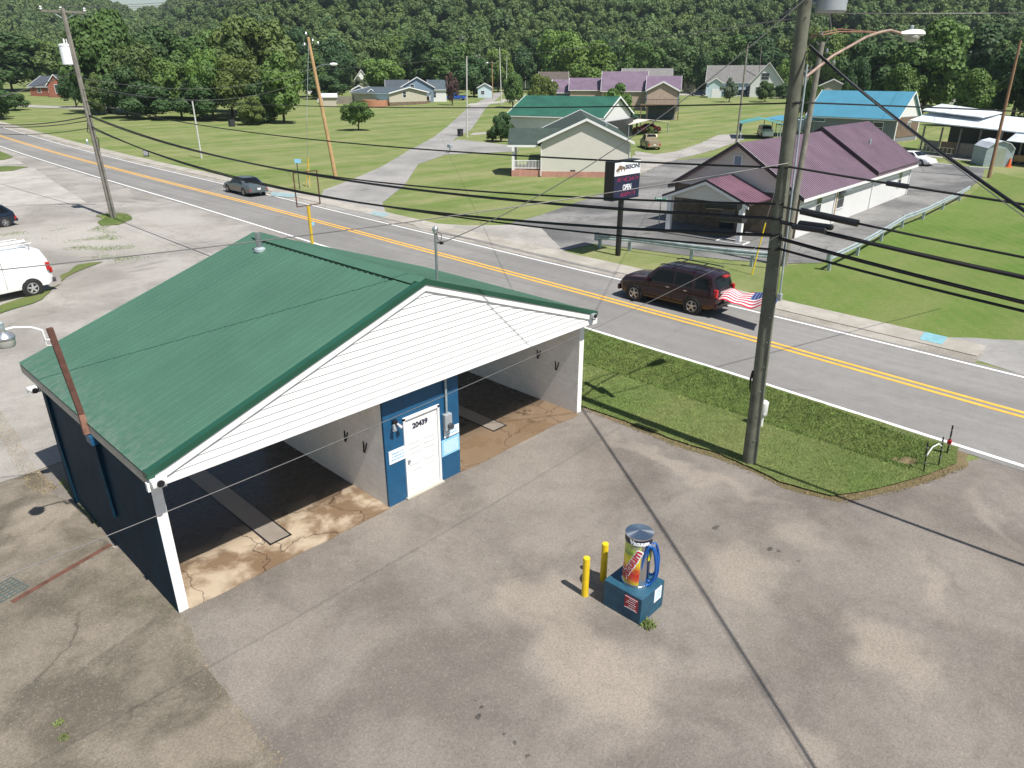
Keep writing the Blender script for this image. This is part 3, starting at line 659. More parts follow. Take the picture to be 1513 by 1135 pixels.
# ------------------------------------------------------------------ light and air
EL, AZ = R(58.3), R(-93)
sl = bpy.data.lights.new('sun', 'SUN'); sl.energy = 4.7; sl.angle = R(.53); sl.color = (1, .955, .89)
so = bpy.data.objects.new('sun', sl); COL.objects.link(so); so.rotation_euler = (PI/2-EL, 0, AZ+PI/2); so.location = (0, 0, 60)
w = bpy.data.worlds.new('World'); scn.world = w; w.use_nodes = True; nt = w.node_tree; bg = nt.nodes['Background']
sky = nt.nodes.new('ShaderNodeTexSky'); sky.sky_type = 'NISHITA'; sky.sun_disc = False; sky.sun_elevation = EL; sky.sun_rotation = PI/2-AZ; sky.dust_density = .7; sky.air_density = 1.2
nt.links.new(sky.outputs[0], bg.inputs[0]); bg.inputs[1].default_value = .062
scn.view_settings.view_transform = 'Standard'; scn.view_settings.look = 'None'; scn.view_settings.exposure = .56; scn.view_settings.gamma = 1
scn.cycles.max_bounces = 8; scn.cycles.diffuse_bounces = 6; scn.cycles.transparent_max_bounces = 6
# ------------------------------------------------------------------ terrain
def terrain():
    azc = YAW; az = np.concatenate([np.linspace(azc-.85, azc+.85, 620), np.linspace(azc+.85, azc-.85+2*PI, 90)[1:-1]])
    rr = np.concatenate([[0], np.geomspace(3, 1500, 390)])
    A, Q = np.meshgrid(az, rr); X = CAM.x+Q*np.sin(A); Y = CAM.y+Q*np.cos(A); Z = Hn(X, Y)
    V = np.stack([X, Y, Z], -1).reshape(-1, 3); na, nr = len(az), len(rr)
    i, j = np.meshgrid(np.arange(nr-1), np.arange(na), indexing='ij'); jn = (j+1) % na
    F = np.stack([i*na+j, i*na+jn, (i+1)*na+jn, (i+1)*na+j], -1).reshape(-1, 4)
    me = bpy.data.meshes.new('ground'); me.vertices.add(len(V)); me.vertices.foreach_set('co', V.ravel()); me.loops.add(F.size); me.loops.foreach_set('vertex_index', F.ravel())
    me.polygons.add(len(F)); me.polygons.foreach_set('loop_start', np.arange(0, F.size, 4)); 
    D = Q[:-1].repeat(1, 0); fd = Q[:-1, :].ravel(); faz = A[:-1, :].ravel(); f = sstep((((faz+PI) % (2*PI)-PI)-_AL)/(_AR-_AL)); d0 = 430*(1-f)+285*f
    me.materials.append(MATS['lawn']); me.materials.append(MATS['forest_floor']); me.polygons.foreach_set('material_index', (fd > d0+4).astype(np.int32))
    me.update(calc_edges=True); me.polygons.foreach_set('use_smooth', np.ones(len(F), bool))
    o = bpy.data.objects.new('ground', me); COL.objects.link(o); o['kind'] = 'structure'
terrain()
def gp(*pts): return [GT(*p) for p in pts]
nw = lambda y: lerp_tab(NW, y); fw = lambda y: lerp_tab(FW, y); ye = lambda y: lerp_tab(YE, y)
vb = [G(*p).xy for p in ((862, 603), (930, 627), (1000, 654), (1055, 670), (1100, 690), (1150, 713), (1232, 736), (1300, 724), (1370, 704), (1412, 688))]
lot_pts = [(-60, -60), (17.0, -60), (17.35, -14), (17.45, -9.6)]+[tuple(p) for p in reversed(vb)]+[(12.45, .1), (12.45, 15), (15, 22), (19.0, 24), (19.95, 34), (20.5, 47.5), (22.4, 109), (22.8, 125), (-60, 125)]
sheet('parking_lot', lot_pts, .006, 'lot', 6)
strip('road', lambda y: nw(y)-.32, lambda y: fw(y)+.3, -60, 250, .012, 'roadmat')
strip('edge_line_near', lambda y: nw(y)-.08, lambda y: nw(y)+.08, -60, 250, .018, 'line_white')
strip('edge_line_far', lambda y: fw(y)-.07, lambda y: fw(y)+.07, -60, 250, .018, 'line_white')
for s in (-1, 1): strip('centre_line', lambda y: ye(y)+s*.18-.085, lambda y: ye(y)+s*.18+.085, -60, 250, .018, 'line_yellow')
strip('gravel_shoulder', lambda y: fw(y)+.28, lambda y: fw(y)+1.5+.12*math.sin(y*1.3)+.1*math.sin(y*3.1), -7.7, 170, .016, 'gravel_warm', step=.5)
strip('sidewalk', lambda y: fw(y)+1.0, lambda y: fw(y)+2.45, -7.6, 170, .045, 'concrete_walk', thick=.06)
# apron in front of the side road and of the church lot
sheet('lot_entrance', gp((1388, 517), (1520, 556), (1800, 640), (1800, 560), (1513, 503), (1440, 500), (1402, 499)), .009, 'side_asphalt', 4, .08)
sr = [(520, 318), (470, 300), (478, 281), (517, 267), (565, 246), (605, 222), (639, 204), (660, 188), (692, 159), (732, 137), (745, 137), (735, 146), (718, 159), (706, 178), (695, 193), (682, 199), (671, 206), (660, 228), (618, 243), (597, 275), (565, 300), (572, 320), (600, 330)]
sheet('side_road', gp(*sr), .022, 'side_asphalt', 5)
ch = [(640, 343), (690, 336), (740, 334), (800, 318), (850, 300), (905, 282), (940, 262), (988, 238), (1060, 232), (1200, 228), (1345, 236), (1455, 249), (1452, 262), (1420, 290), (1330, 330), (1222, 382), (1215, 389), (1160, 390), (1080, 385), (1000, 376), (880, 361), (832, 371), (915, 407), (800, 380), (700, 356)]
sheet('church_parking_lot', gp(*ch), .026, 'church_asphalt', 4, .05)
sheet('apron', gp((600, 328), (690, 334), (760, 333), (800, 338), (832, 371), (915, 405), (800, 378), (700, 354), (620, 338)), .034, 'gravel', 4, .06)
sheet('gravel_drive', gp((925, 268), (985, 240), (1055, 222), (1100, 206), (1096, 197), (1060, 200), (1035, 212), (1000, 224), (968, 228), (940, 224), (930, 240)), .032, 'gravel', 4, .3)
sheet('driveway', gp((655, 229), (766, 224), (764, 216), (676, 206), (664, 212)), .03, 'side_asphalt', 4, .15)
sheet('path', gp((694, 200), (740, 197), (740, 194.5), (700, 196.5)), .03, 'concrete', 4)
sheet('path', gp((740, 150), (800, 149), (860, 147), (860, 144), (800, 145), (742, 147)), .04, 'concrete', 5)
sheet('path', gp((-40, 156), (60, 159.5), (160, 163), (215, 160), (160, 159.5), (60, 156), (-40, 151)), .05, 'gravel', 6)
sheet('path', gp((1003, 141), (1085, 143), (1230, 138), (1230, 135), (1085, 139), (1003, 137.5)), .05, 'concrete', 6)
sheet('path', gp((1362, 231), (1462, 241), (1513, 244), (1513, 238), (1460, 233), (1362, 222)), .034, 'concrete', 5)
sheet('path', gp((690, 157), (745, 152), (745, 149), (693, 153.5)), .04, 'concrete', 5)
strip('mown_lawn', lambda y: max(fw(y)+2.5, 28.2), lambda y: fw(y)+2.5+60, -40, -8, .004, 'lawn_mown', step=2)
sheet('mown_lawn', gp((1150, 448), (1404, 508), (1700, 560), (1900, 420), (1640, 290), (1470, 255), (1428, 292), (1222, 386), (1160, 393), (1145, 420)), .008, 'lawn_mown', 4, .1)
RB = [G(*p) for p in ((60, 350), (170, 350), (0, 400), (230, 345))]
pave('yard', (.255, .238, .215), (.375, .355, .325), .42, [(*W_(60, 350), 5, 6, 0, .6), (*W_(170, 345), 3.5, 7, 0, .6), (*W_(250, 325), 2.5, 6, .2, .7), (*W_(120, 365), 2.5, 3, 0, .5), (*W_(40, 560), 1, 3, 0, .3), (*W_(240, 400), 2, 2.5, 0, .4)],
     [(*W_(215, 297), .5, 2.2, .2, .3), (*W_(220, 392), 1.2, .3, .2, .25), (*W_(190, 300), .4, 1.5, .4, .25), (*W_(210, 400), .9, .25, 0, .25)], .25, big=.22, crack_scale=.16, light=(.43, .41, .375))
sheet('yard_pavement', [(-60, 8.4), (-9, 7.6), (-3, 7.9), (4, 8.2), (12.45, 8.4), (12.45, 15), (15, 22), (19.0, 24), (19.95, 34), (20.35, 47.5), (22.3, 109), (22.7, 125), (-60, 125)], .018, 'yard', 6, .08)
# left side of the lot: gravel yard, concrete pads, worn grass
sheet('concrete_pad', gp((-90, 252), (50, 249), (128, 300), (60, 303), (-90, 310)), .034, 'concrete', 4, .03)
sheet('concrete_pad', gp((-60, 236), (22, 236), (36, 243), (-60, 247)), .042, 'concrete', 4, .03)
for i, (pts, m, j) in enumerate([([(-80, 222), (-4, 222), (20, 232), (8, 237), (-60, 240)], 'verge', .1), ([(-60, 250), (10, 246), (42, 247), (20, 253), (-20, 256), (-60, 256)], 'verge', .15), ([(143, 328), (165, 318), (190, 320), (198, 325), (175, 333), (150, 334)], 'verge', .22),
         ([(92, 408), (115, 392), (150, 388), (110, 405), (90, 418)], 'verge', .18), ([(-30, 462), (10, 448), (60, 435), (90, 420), (60, 444), (-30, 476)], 'verge', .18)]):
    sheet('grass_patch', gp(*pts), .05 if i > 1 else .05, m, 3, j, kind='structure')
# concrete apron left of the wash
sheet('side_lot', [G(*p) for p in ((276, 915), (300, 985), (345, 1040), (400, 1110), (440, 1200), (-200, 1300), (-400, 900), (-60, 560), (0, 600), (40, 690), (90, 735), (120, 752))], .014, 'lot_side', 4, .10, step=.3)
DF = [G(*p) for p in ((0, 605), (28, 645), (50, 690), (86, 722), (66, 735), (40, 722), (22, 690), (-5, 640))]
vr = [tuple(v) for v in vb]+[(nw(-9.0)-.2, -9.0), (nw(-7)-.17, -7), (nw(-4)-.17, -4), (nw(-1)-.17, -1), (nw(2)-.17, 2), (nw(8)-.17, 8), (nw(24)-.17, 24), (12.5, 24), (12.5, .1)]
cen = Vector((15, -3))
sheet('verge_soil', [(Vector(p)+(Vector(p)-cen).normalized()*.24 if Vector(p).y < .05 and Vector(p).x < 17.6 else Vector(p)) for p in vr], .010, 'dry', 1.2, .10, step=.2)
sheet('verge_lawn', vr, .055, 'verge', .35, .07, step=.2)
# blue tactile pads
simple('pad_faded', (.25, .35, .36), .8, var=.25, scale=3, obj=False)
for q in (((1366, 492), (1400, 500), (1391, 511), (1358, 503)), ((553, 313), (576, 317), (567, 322), (546, 317)), ((402, 284), (442, 288), (432, 293), (400, 290))):
    sheet('tactile_pad', gp(*q), .052, 'pad_blue' if q[0][0] > 1000 else 'pad_faded', 5)
def inpoly(x, y, poly):
    c = np.zeros(len(x), bool); n = len(poly)
    for i in range(n):
        x1, y1 = poly[i][:2]; x2, y2 = poly[(i+1) % n][:2]
        if y1 == y2: continue
        c ^= ((y1 > y) != (y2 > y)) & (x < (x2-x1)*(y-y1)/(y2-y1)+x1)
    return c
def blades(name, poly, n, h, wdt, mat, label, cat='grass', clump=0., off=0., dens=None, seed=3):
    r = np.random.default_rng(seed); P = np.array([[p[0], p[1]] for p in poly]); lo, hi = P.min(0), P.max(0)
    x = r.uniform(lo[0], hi[0], n*3); y = r.uniform(lo[1], hi[1], n*3); k = inpoly(x, y, [tuple(p) for p in P]); x, y = x[k], y[k]
    if dens is not None: k = r.random(len(x)) < dens(x, y); x, y = x[k], y[k]
    x, y = x[:n], y[:n]; n = len(x); z = Hn(x, y)+off; a = r.uniform(0, 2*PI, n); hh = h*r.uniform(.4, 1.3, n); lx = r.normal(0, .45, n)*hh; ly = r.normal(0, .45, n)*hh; ww = wdt*r.uniform(.6, 1.3, n)
    V = np.stack([np.stack([x-np.cos(a)*ww, y-np.sin(a)*ww, z], -1), np.stack([x+np.cos(a)*ww, y+np.sin(a)*ww, z], -1), np.stack([x+lx, y+ly, z+hh], -1)], 1).reshape(-1, 3)
    me = bpy.data.meshes.new(name); me.vertices.add(3*n); me.vertices.foreach_set('co', V.ravel()); me.loops.add(3*n); me.loops.foreach_set('vertex_index', np.arange(3*n)); me.polygons.add(n); me.polygons.foreach_set('loop_start', np.arange(0, 3*n, 3)); me.update(calc_edges=True); me.validate()
    me.materials.append(MATS[mat]); o = bpy.data.objects.new(name, me); COL.objects.link(o); tag(o, label, cat, kind='stuff'); return o
vis = [p for p in vr if p[1] < 8.5]+[(18.6, 8.5), (12.5, 8.5)]
vis = [tuple(v) for v in vb]+[(nw(-9.0)-.3, -9.0), (nw(-7)-.2, -7), (nw(-4)-.2, -4), (nw(-1)-.2, -1), (nw(2)-.2, 2), (nw(7)-.2, 7), (12.55, 7), (12.55, .1)]
blades('lawn_grass', vis, 95000, .040, .010, 'blade', 'short mown grass on the verge between the wash lot and the road', off=.05)
blades('ditch_grass', [(15.3, -8.4), (17.35, -8.5), (17.75, -5), (18.05, 0), (18.4, 7), (15.4, 7)], 60000, .065, .013, 'blade_dark', 'longer dark grass growing in the roadside ditch', seed=5, off=.045)
fr = [(Vector(p)+(Vector(p)-cen).normalized()*.3).to_tuple() for p in [Vector(v) for v in vb]]+[tuple(v) for v in reversed(vb)]
blades('dry_grass', fr, 9000, .05, .012, 'blade_dry', 'dead straw coloured grass along the pavement edge', seed=9)
blades('dead_leaves', [p.xy for p in DF], 5000, .03, .02, 'blade_dry', 'drift of dead leaves and straw behind the dark wash wall', seed=21)
def tuft(poly, n, name, label, mat='blade', h=.08, seed=1): blades(name, poly, n, h, .014, mat, label, seed=seed)
def ring(c, r, k=10, e=1.): return [(c[0]+r*math.cos(2*PI*i/k)*(1+.25*math.sin(i*2.3)), c[1]+r*e*math.sin(2*PI*i/k)*(1+.2*math.cos(i*3.1))) for i in range(k)]
pb = G(168, 322); tuft(ring(pb, 1.0, 10, 1.4), 3000, 'pole_grass', 'tuft of grass round the foot of the leaning pole in the gravel', h=.16, seed=4)
pc = G(957, 925); tuft(ring(pc, .13), 260, 'weed', 'small green weed at the corner of the vacuum plinth', h=.10, seed=8)
for k, (px, r_) in enumerate(((185, 895), (88, 1068), (96, 1090), (192, 800))): pass
tuft([G(*p).xy for p in ((160, 815), (262, 905), (240, 912), (215, 890), (175, 850), (150, 822))], 1400, 'weed', 'mossy weeds along the foot of the dark wash wall', 'blade_dark', .05, 12) if False else blades('weed', [G(*p).xy for p in ((150, 800), (168, 808), (266, 908), (246, 925), (205, 895), (160, 850))], 1500, .035, .012, 'blade_dark', 'mossy weeds along the foot of the dark wash wall', seed=12, dens=lambda x, y: np.array([max(0., noise.noise(Vector((a*2.2, b*2.2, 3)))*2.2-.2)+.03 for a, b in zip(x, y)]))
tuft([G(*p).xy for p in ((92, 705), (150, 775), (142, 780), (88, 715))], 500, 'weed', 'thin weeds at the rear foot of the dark wash wall', 'blade', .05, 13)
tuft(ring(G(88, 1070), .07), 90, 'weed', 'tiny weed tuft in the side lot pavement, nearer the wash', h=.06, seed=14)
tuft(ring(G(95, 1092), .08), 90, 'weed', 'tiny weed tuft in the side lot pavement, lowest in the photo', h=.06, seed=15)

gy_ = [p.xy for p in gp((-60, 330), (60, 345), (130, 330), (150, 322), (215, 345), (250, 372), (180, 392), (120, 385), (60, 352), (-60, 370))]
dn = lambda x, y: np.array([max(0., noise.noise(Vector((a*.55, b*.55, 3)))+.1*noise.noise(Vector((a*3, b*3, 1)))-.12)*2.2 for a, b in zip(x, y)])
blades('gravel_weeds', gy_, 16000, .05, .02, 'blade_dark', 'sparse weeds growing through the gravel yard', dens=dn, seed=31, off=.02)
def haze():
    m = MB(); m.box((-700, -700, -2), (1300, 1300, 150)); t = NT('haze'); nt_ = t.nt; nt_.nodes.remove(t.b); v = nn(nt_, 'ShaderNodeVolumePrincipled'); v.inputs['Color'].default_value = (.72, .84, .96, 1); v.inputs['Density'].default_value = .00013; v.inputs['Anisotropy'].default_value = .2
    nt_.links.new(v.outputs[0], t.out.inputs['Volume']); o = m.build('haze', 'haze'); tag(o, 'thin summer haze over the valley', 'haze', kind='stuff')
haze()

eg = [G(*p) for p in ((272, 918), (284, 945), (302, 985), (322, 1010), (345, 1040), (368, 1070), (398, 1110), (430, 1150))]
blades('dry_grass', [(p.x-.09-.05*math.sin(i*2.1), p.y) for i, p in enumerate(eg)]+[(p.x+.07+.05*math.sin(i*3.3), p.y) for i, p in reversed(list(enumerate(eg)))], 2600, .03, .014, 'blade_dry', 'straw and grit along the seam between side lot and asphalt', seed=41, dens=lambda x, y: np.array([.15+max(0., noise.noise(Vector((a*3, b*3, 1)))*1.5) for a, b in zip(x, y)]))
simple('pebble', (.27, .245, .205), .9, var=.4, scale=8, obj=False)
def pebbles(name, poly, n, s, label, seed):
    r = np.random.default_rng(seed); P = np.array([[p[0], p[1]] for p in poly]); lo, hi = P.min(0), P.max(0); x = r.uniform(lo[0], hi[0], n*4); y = r.uniform(lo[1], hi[1], n*4); k = inpoly(x, y, [tuple(p) for p in P]); x, y = x[k][:n], y[k][:n]; n = len(x); z = Hn(x, y)+.02
    ss = s*r.uniform(.4, 1.5, n)**1.5; A = r.uniform(0, 6.28, n); vs = []
    O = [(1, 0, 0), (0, 1, 0), (-1, 0, 0), (0, -1, 0), (.2, .1, .9)]
    V = np.stack([np.stack([x+ss*(ox*np.cos(A)-oy*np.sin(A)), y+ss*(ox*np.sin(A)+oy*np.cos(A)), z+ss*oz-.004], -1) for ox, oy, oz in O], 1).reshape(-1, 3)
    F = (np.arange(n)[:, None, None]*5+np.array([[0, 1, 4], [1, 2, 4], [2, 3, 4], [3, 0, 4]])[None]).reshape(-1)
    me = bpy.data.meshes.new(name); me.vertices.add(5*n); me.vertices.foreach_set('co', V.ravel()); me.loops.add(12*n); me.loops.foreach_set('vertex_index', F); me.polygons.add(4*n); me.polygons.foreach_set('loop_start', np.arange(0, 12*n, 3)); me.update(calc_edges=True); me.validate(); me.materials.append(MATS['pebble'])
    o = bpy.data.objects.new(name, me); COL.objects.link(o); tag(o, label, 'gravel', kind='stuff')
pebbles('loose_grit', [G(*p) for p in ((268, 912), (300, 905), (420, 1120), (380, 1135), (250, 960))], 380, .006, 'loose grit along the seam below the white corner pillar', 3)
pebbles('loose_gravel', [G(*p) for p in ((20, 860), (150, 800), (262, 910), (250, 960), (0, 1100), (-100, 900))], 700, .006, 'loose gravel scattered over the side lot', 4)
pebbles('stones', [G(*p).xy for p in ((60, 352), (120, 385), (250, 372), (300, 345), (215, 320), (60, 335))], 3500, .02, 'loose stones on the gravel yard behind the wash', 5)

blades('ditch_straw', [(15.75, -8.2), (16.15, -8.3), (16.2, 7), (15.7, 7)], 7000, .05, .012, 'blade_dry', 'brown dead grass along the bottom of the roadside ditch', seed=61, off=.05, dens=lambda x, y: np.array([max(0., noise.noise(Vector((a*1.5, b*1.1, 7)))*1.8+.25) for a, b in zip(x, y)]))
# ------------------------------------------------------------------ the car wash
cw = thing('car_wash', 'open two bay car wash with green metal roof and white gable over the bays', 'car wash', (0, 0, 0))
WX, LY, YF, YB, HR, ZE = 12.28, 6.1, -.354, 7.09, 5.38, 3.23
XL, XR, XM = -.10, WX+.10, WX/2
SL = (HR-ZE)/(XM-XL)
m = MB(); m.box((.012, .0, 0), (.2, LY, 3.0)); m.box((12.08, 0, 0), (WX, LY, 3.0)); m.box((5.0, .06, 0), (5.15, LY, 3.0)); m.box((7.14, .06, 0), (7.29, LY, 3.0)); m.box((5.15, LY-.15, 0), (7.14, LY, 3.0)); m.split('bay_wall', 'block_white', cw)
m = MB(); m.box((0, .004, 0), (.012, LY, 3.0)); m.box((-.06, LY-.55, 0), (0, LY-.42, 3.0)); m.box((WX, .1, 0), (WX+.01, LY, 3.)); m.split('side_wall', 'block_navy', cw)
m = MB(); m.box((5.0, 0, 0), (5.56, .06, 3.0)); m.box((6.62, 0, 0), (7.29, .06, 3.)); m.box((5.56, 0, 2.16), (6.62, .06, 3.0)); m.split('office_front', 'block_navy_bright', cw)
m = MB(); m.box((.0, YF+.06, 2.98), (WX, YB-.1, 3.02)); m.build('soffit', 'paint_white', cw)
m = MB()                                                          # ribbed metal roof, one sheet per slope
nrib = int((YB-YF)/.229)
for xs in (XL, XR):
    a = (xs, YF, ZE); b = (XM, YF, HR); c = (XM, YB, HR); d = (xs, YB, ZE)
    m.slab([a, b, c, d] if xs == XL else [d, c, b, a], .04)
    for i in range(nrib+1):
        y = YF+.03+(YB-YF-.06)*i/nrib
        for dy, wd, hh in ((0, .026, .0065), (.076, .012, .002), (.152, .012, .002)):
            if y+dy > YB-.02: continue
            p = [(xs, y+dy-wd, ZE+.001), (xs, y+dy-wd*.45, ZE+hh), (xs, y+dy+wd*.45, ZE+hh), (xs, y+dy+wd, ZE+.001)]
            q = [(XM, v[1], v[2]+HR-ZE) for v in p]; m.add(p+q, [(0, 1, 5, 4), (1, 2, 6, 5), (2, 3, 7, 6), (0, 3, 2, 1), (4, 5, 6, 7)])
roof = m.build('roof', 'roof_green', cw)
m = MB()
for sgn in (-1, 1):                                               # rake trim
    xe = XM+sgn*(XM-XL)
    for y0, y1 in ((YF-.02, YF+.13),):
        m.add([(xe, y0, ZE+.03), (XM, y0, HR+.03), (XM, y1, HR+.035), (xe, y1, ZE+.035), (xe, y0, ZE-.09), (XM, y0, HR-.09)], [(0, 1, 2, 3), (4, 5, 1, 0)])
        m.add([(xe, y1, ZE+.035), (XM, y1, HR+.035), (XM, y1, HR+.0), (xe, y1, ZE+.0)], [(0, 1, 2, 3)])
m.box((XL-.012, YF-.03, ZE-.10), (XL+.12, YF+.16, ZE+.045), .01)
m.build('rake_trim', 'roof_green_trim', roof)
m = MB()
for sgn in (-1, 1): 
    x2 = XM+sgn*.26; zr = HR+.042; ze = HR-SL*.26+.028
    m.slab([(XM, YF+.17, zr), (XM, YB-.35, zr), (x2, YB-.35, ze), (x2, YF+.17, ze)] if sgn == 1 else [(x2, YF+.17, ze), (x2, YB-.35, ze), (XM, YB-.35, zr), (XM, YF+.17, zr)], .012)
    m.add([(XM, YF, HR+.045), (XM, YF+.75, HR+.045), (XM+sgn*.16, YF+.75, HR-SL*.16+.04), (XM+sgn*.16, YF, HR-SL*.16+.04)], [(0, 1, 2, 3)])
m.build('ridge_vent', 'roof_green', roof)
m = MB(); y = YF+.8
while y < YB-.5:
    for sgn in (-1,): 
        x2 = XM-.285; zz = HR-SL*.285+.006; m.box((x2-.012, y, zz), (x2+.03, y+.15, zz+.014))
    y += .23
m.split('vent_slot', 'roof_dark', roof)
m = MB(); m.box((XL+.005, YF+.02, ZE-.24), (XL+.03, YB-.02, ZE-.05)); m.box((XR-.03, YF+.02, ZE-.24), (XR-.005, YB-.02, ZE-.05)); m.split('fascia', 'trim_cream', cw)
m = MB(); m.slab([(XL+.03, YF+.05, ZE-.235), (.2, YF+.05, ZE-.235), (.2, YB-.05, ZE-.235), (XL+.03, YB-.05, ZE-.235)], .01); m.build('eave_board', 'trim_cream', cw)
# lapped vinyl siding on the gable
m = MB(); zb = 2.945; pitch = .148; ys = YF+.055
def gx(z): return max(0, (z-(ZE-.12))/SL)                          # inset of the rake at height z
z = zb
while z < HR-.14:
    z2 = min(z+pitch, HR-.12); a0 = XL+gx(z); a1 = XL+gx(z2)
    m.add([(a0, ys-.020, z), (2*XM-a0, ys-.020, z), (2*XM-a1, ys, z2), (a1, ys, z2), (a0, ys, z), (2*XM-a0, ys, z)], [(0, 1, 2, 3), (4, 5, 1, 0)]); z = z2
m.build('gable_siding', 'vinyl_white', cw)
m = MB()
for sgn in (-1, 1):
    xe = XM+sgn*(XM-XL-.06)
    vs, fs = _bar((xe, ys-.035, ZE-.235), (XM, ys-.035, HR-.235), .03, .15); m.add(vs, fs)
m.box((XL+.02, ys-.032, zb-.02), (WX+.08, ys+.01, zb+.018)); m.build('siding_trim', 'vinyl_white', cw)
m = MB(); m.add([(XL+.1, YB-.5, 3.0), (XR-.1, YB-.5, 3.0), (XM, YB-.5, HR-.06)], [(0, 1, 2)]); m.build('rear_gable', 'vinyl_white', cw)
m = MB(); m.box((XL-.03, ys-.05, ZE-.33), (XL+.28, ys+.02, ZE-.16)); m.box((XR-.28, ys-.05, ZE-.33), (XR+.02, ys+.02, ZE-.16)); m.split('corner_return', 'vinyl_white', cw)
# floors
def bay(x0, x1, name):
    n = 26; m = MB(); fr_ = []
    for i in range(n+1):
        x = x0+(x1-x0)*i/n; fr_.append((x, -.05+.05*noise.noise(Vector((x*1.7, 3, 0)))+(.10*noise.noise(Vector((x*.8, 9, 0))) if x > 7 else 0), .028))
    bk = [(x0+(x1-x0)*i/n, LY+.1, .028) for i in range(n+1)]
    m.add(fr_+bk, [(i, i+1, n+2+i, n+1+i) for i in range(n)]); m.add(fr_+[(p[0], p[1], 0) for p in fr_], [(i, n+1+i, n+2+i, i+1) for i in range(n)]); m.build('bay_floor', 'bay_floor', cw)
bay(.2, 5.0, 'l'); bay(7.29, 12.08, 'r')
for x0, x1, y0 in ((2.32, 2.78, .72), (9.50, 9.98, 1.0)):
    m = MB(); m.box((x0, y0, .03), (x1, LY-.3, .038)); m.build('drain_cover', 'conc_block', cw)
    m = MB(); m.box((x0-.04, y0-.03, .029), (x0, LY-.3, .034)); m.box((x1, y0-.03, .029), (x1+.04, LY-.3, .034)); m.box((x0-.04, y0-.05, .029), (x1+.04, y0, .034)); m.split('drain_gap', 'black', cw)
# door
dr = MB(); dr.box((5.60, .01, .04), (6.58, .045, 2.08)); dro = dr.build('door', 'paint_white', cw)
m = MB(); 
for (u0, u1) in ((5.70, 6.02), (6.14, 6.46)):
    for (z0, z1) in ((.22, .72), (.86, 1.18), (1.30, 1.45)): 
        m.box((u0, -.002, z0), (u1, .012, z0+.018)); m.box((u0, -.002, z1-.018), (u1, .012, z1)); m.box((u0, -.002, z0+.018), (u0+.018, .012, z1-.018)); m.box((u1-.018, -.002, z0+.018), (u1, .012, z1-.018))
m.build('door_panel', 'paint_white', dro)
m = MB(); m.lathe([(.012, 0), (.03, -.03), (.03, -.06), (.02, -.075)], (5.66, .01, 1.02), 'y', 12); m.build('handle', 'galv', dro)
m = MB(); m.box((5.54, -.035, 0), (5.60, .06, 2.16)); m.box((6.58, -.035, 0), (6.64, .06, 2.16)); m.box((5.54, -.035, 2.10), (6.64, .06, 2.17)); m.build('door_frame', 'paint_white', cw)
m = MB(); m.box((5.50, -.09, 0), (6.68, .05, .05)); m.build('doorstep', 'trim_cream', cw)
vs, fs = text_mesh('20439', .185, .008, .003, 'CENTER'); m = MB(); m.add([(6.06+v.x, .006-v.z*1., 1.80+v.y) for v in vs], fs); m.build('house_number', 'ink', dro)
# signs on the office front
def bars(m, x0, x1, z0, z1, rows, y, seed, cols=1):
    r = random.Random(seed); h = (z1-z0)/rows
    for k in range(rows):
        x = x0+r.uniform(0, .04)
        while x < x1-.02:
            w_ = r.uniform(.02, .07); m.box((x, y-.002, z0+h*k+h*.25), (min(x+w_, x1), y, z0+h*k+h*.7)); x += w_+.015
def wsign(name, lab, pxs, mat, ink, rows, seed):
    P = [XP(*p, 1, -.01) for p in pxs]; x0 = min(p.x for p in P); x1 = max(p.x for p in P); z0 = min(P[2].z, P[3].z); z1 = max(P[0].z, P[1].z); z0 = (P[2].z+P[3].z)/2; z1 = (P[0].z+P[1].z)/2
    m = MB(); m.box((x0, -.018, z0), (x1, 0, z1)); s_ = m.build(name, mat, None); tag(s_, lab, 'sign')
    m = MB(); bars(m, x0+.05, x1-.05, z0+.05, z1-.05, rows, -.018, seed); m.build('lettering', ink, s_)
    return x0, x1, z0, z1
wsign('wall_sign', 'white sign plate left of the office door', [(574, 668), (598, 659), (600, 677), (577, 686)], 'sign_white', 'ink_blue', 3, 1)
wsign('wall_sign', 'white sign plate below the electric meter', [(656, 636), (677, 625), (678, 638), (658, 648)], 'sign_white', 'ink_blue', 2, 2)
wsign('wall_sign', 'light blue notice sheet right of the office door', [(652, 652), (678, 641), (679, 664), (653, 676)], 'sign_blue', 'sign_white', 7, 3)
mt = thing('electric_meter', 'grey electric meter box and conduit right of the office door', 'meter', (6.82, -.07, 1.5))
m = MB(); m.box((6.74, -.13, 1.42), (6.96, 0, 1.86), .015); m.build('box', 'meter_grey', mt)
m = MB(); m.lathe([(.075, 0), (.075, -.07), (.06, -.10), (.01, -.11)], (6.87, -.13, 1.55), 'y', 18); m.build('dial', 'glass_dark', mt)
m = MB(); m.tube([(6.85, -.05, 1.86), (6.85, -.05, 2.96)], .03, 10); m.build('conduit', 'galv_dull', mt)
wl = thing('wall_light', 'black twin wall light beside the office door', 'light', (5.3, -.06, 1.95)); p = XP(584, 628, 1, -.06)
m = MB(); m.box((p.x-.06, -.08, p.z-.05), (p.x+.06, 0, p.z+.12), .01); m.build('bracket', 'black', wl)
for s in (-1, 1): m = MB(); m.tube([(p.x+s*.05, -.07, p.z+.02), (p.x+s*.10, -.17, p.z-.07)], [.035, .055], 12); m.build('lamp_head', 'alum', wl)
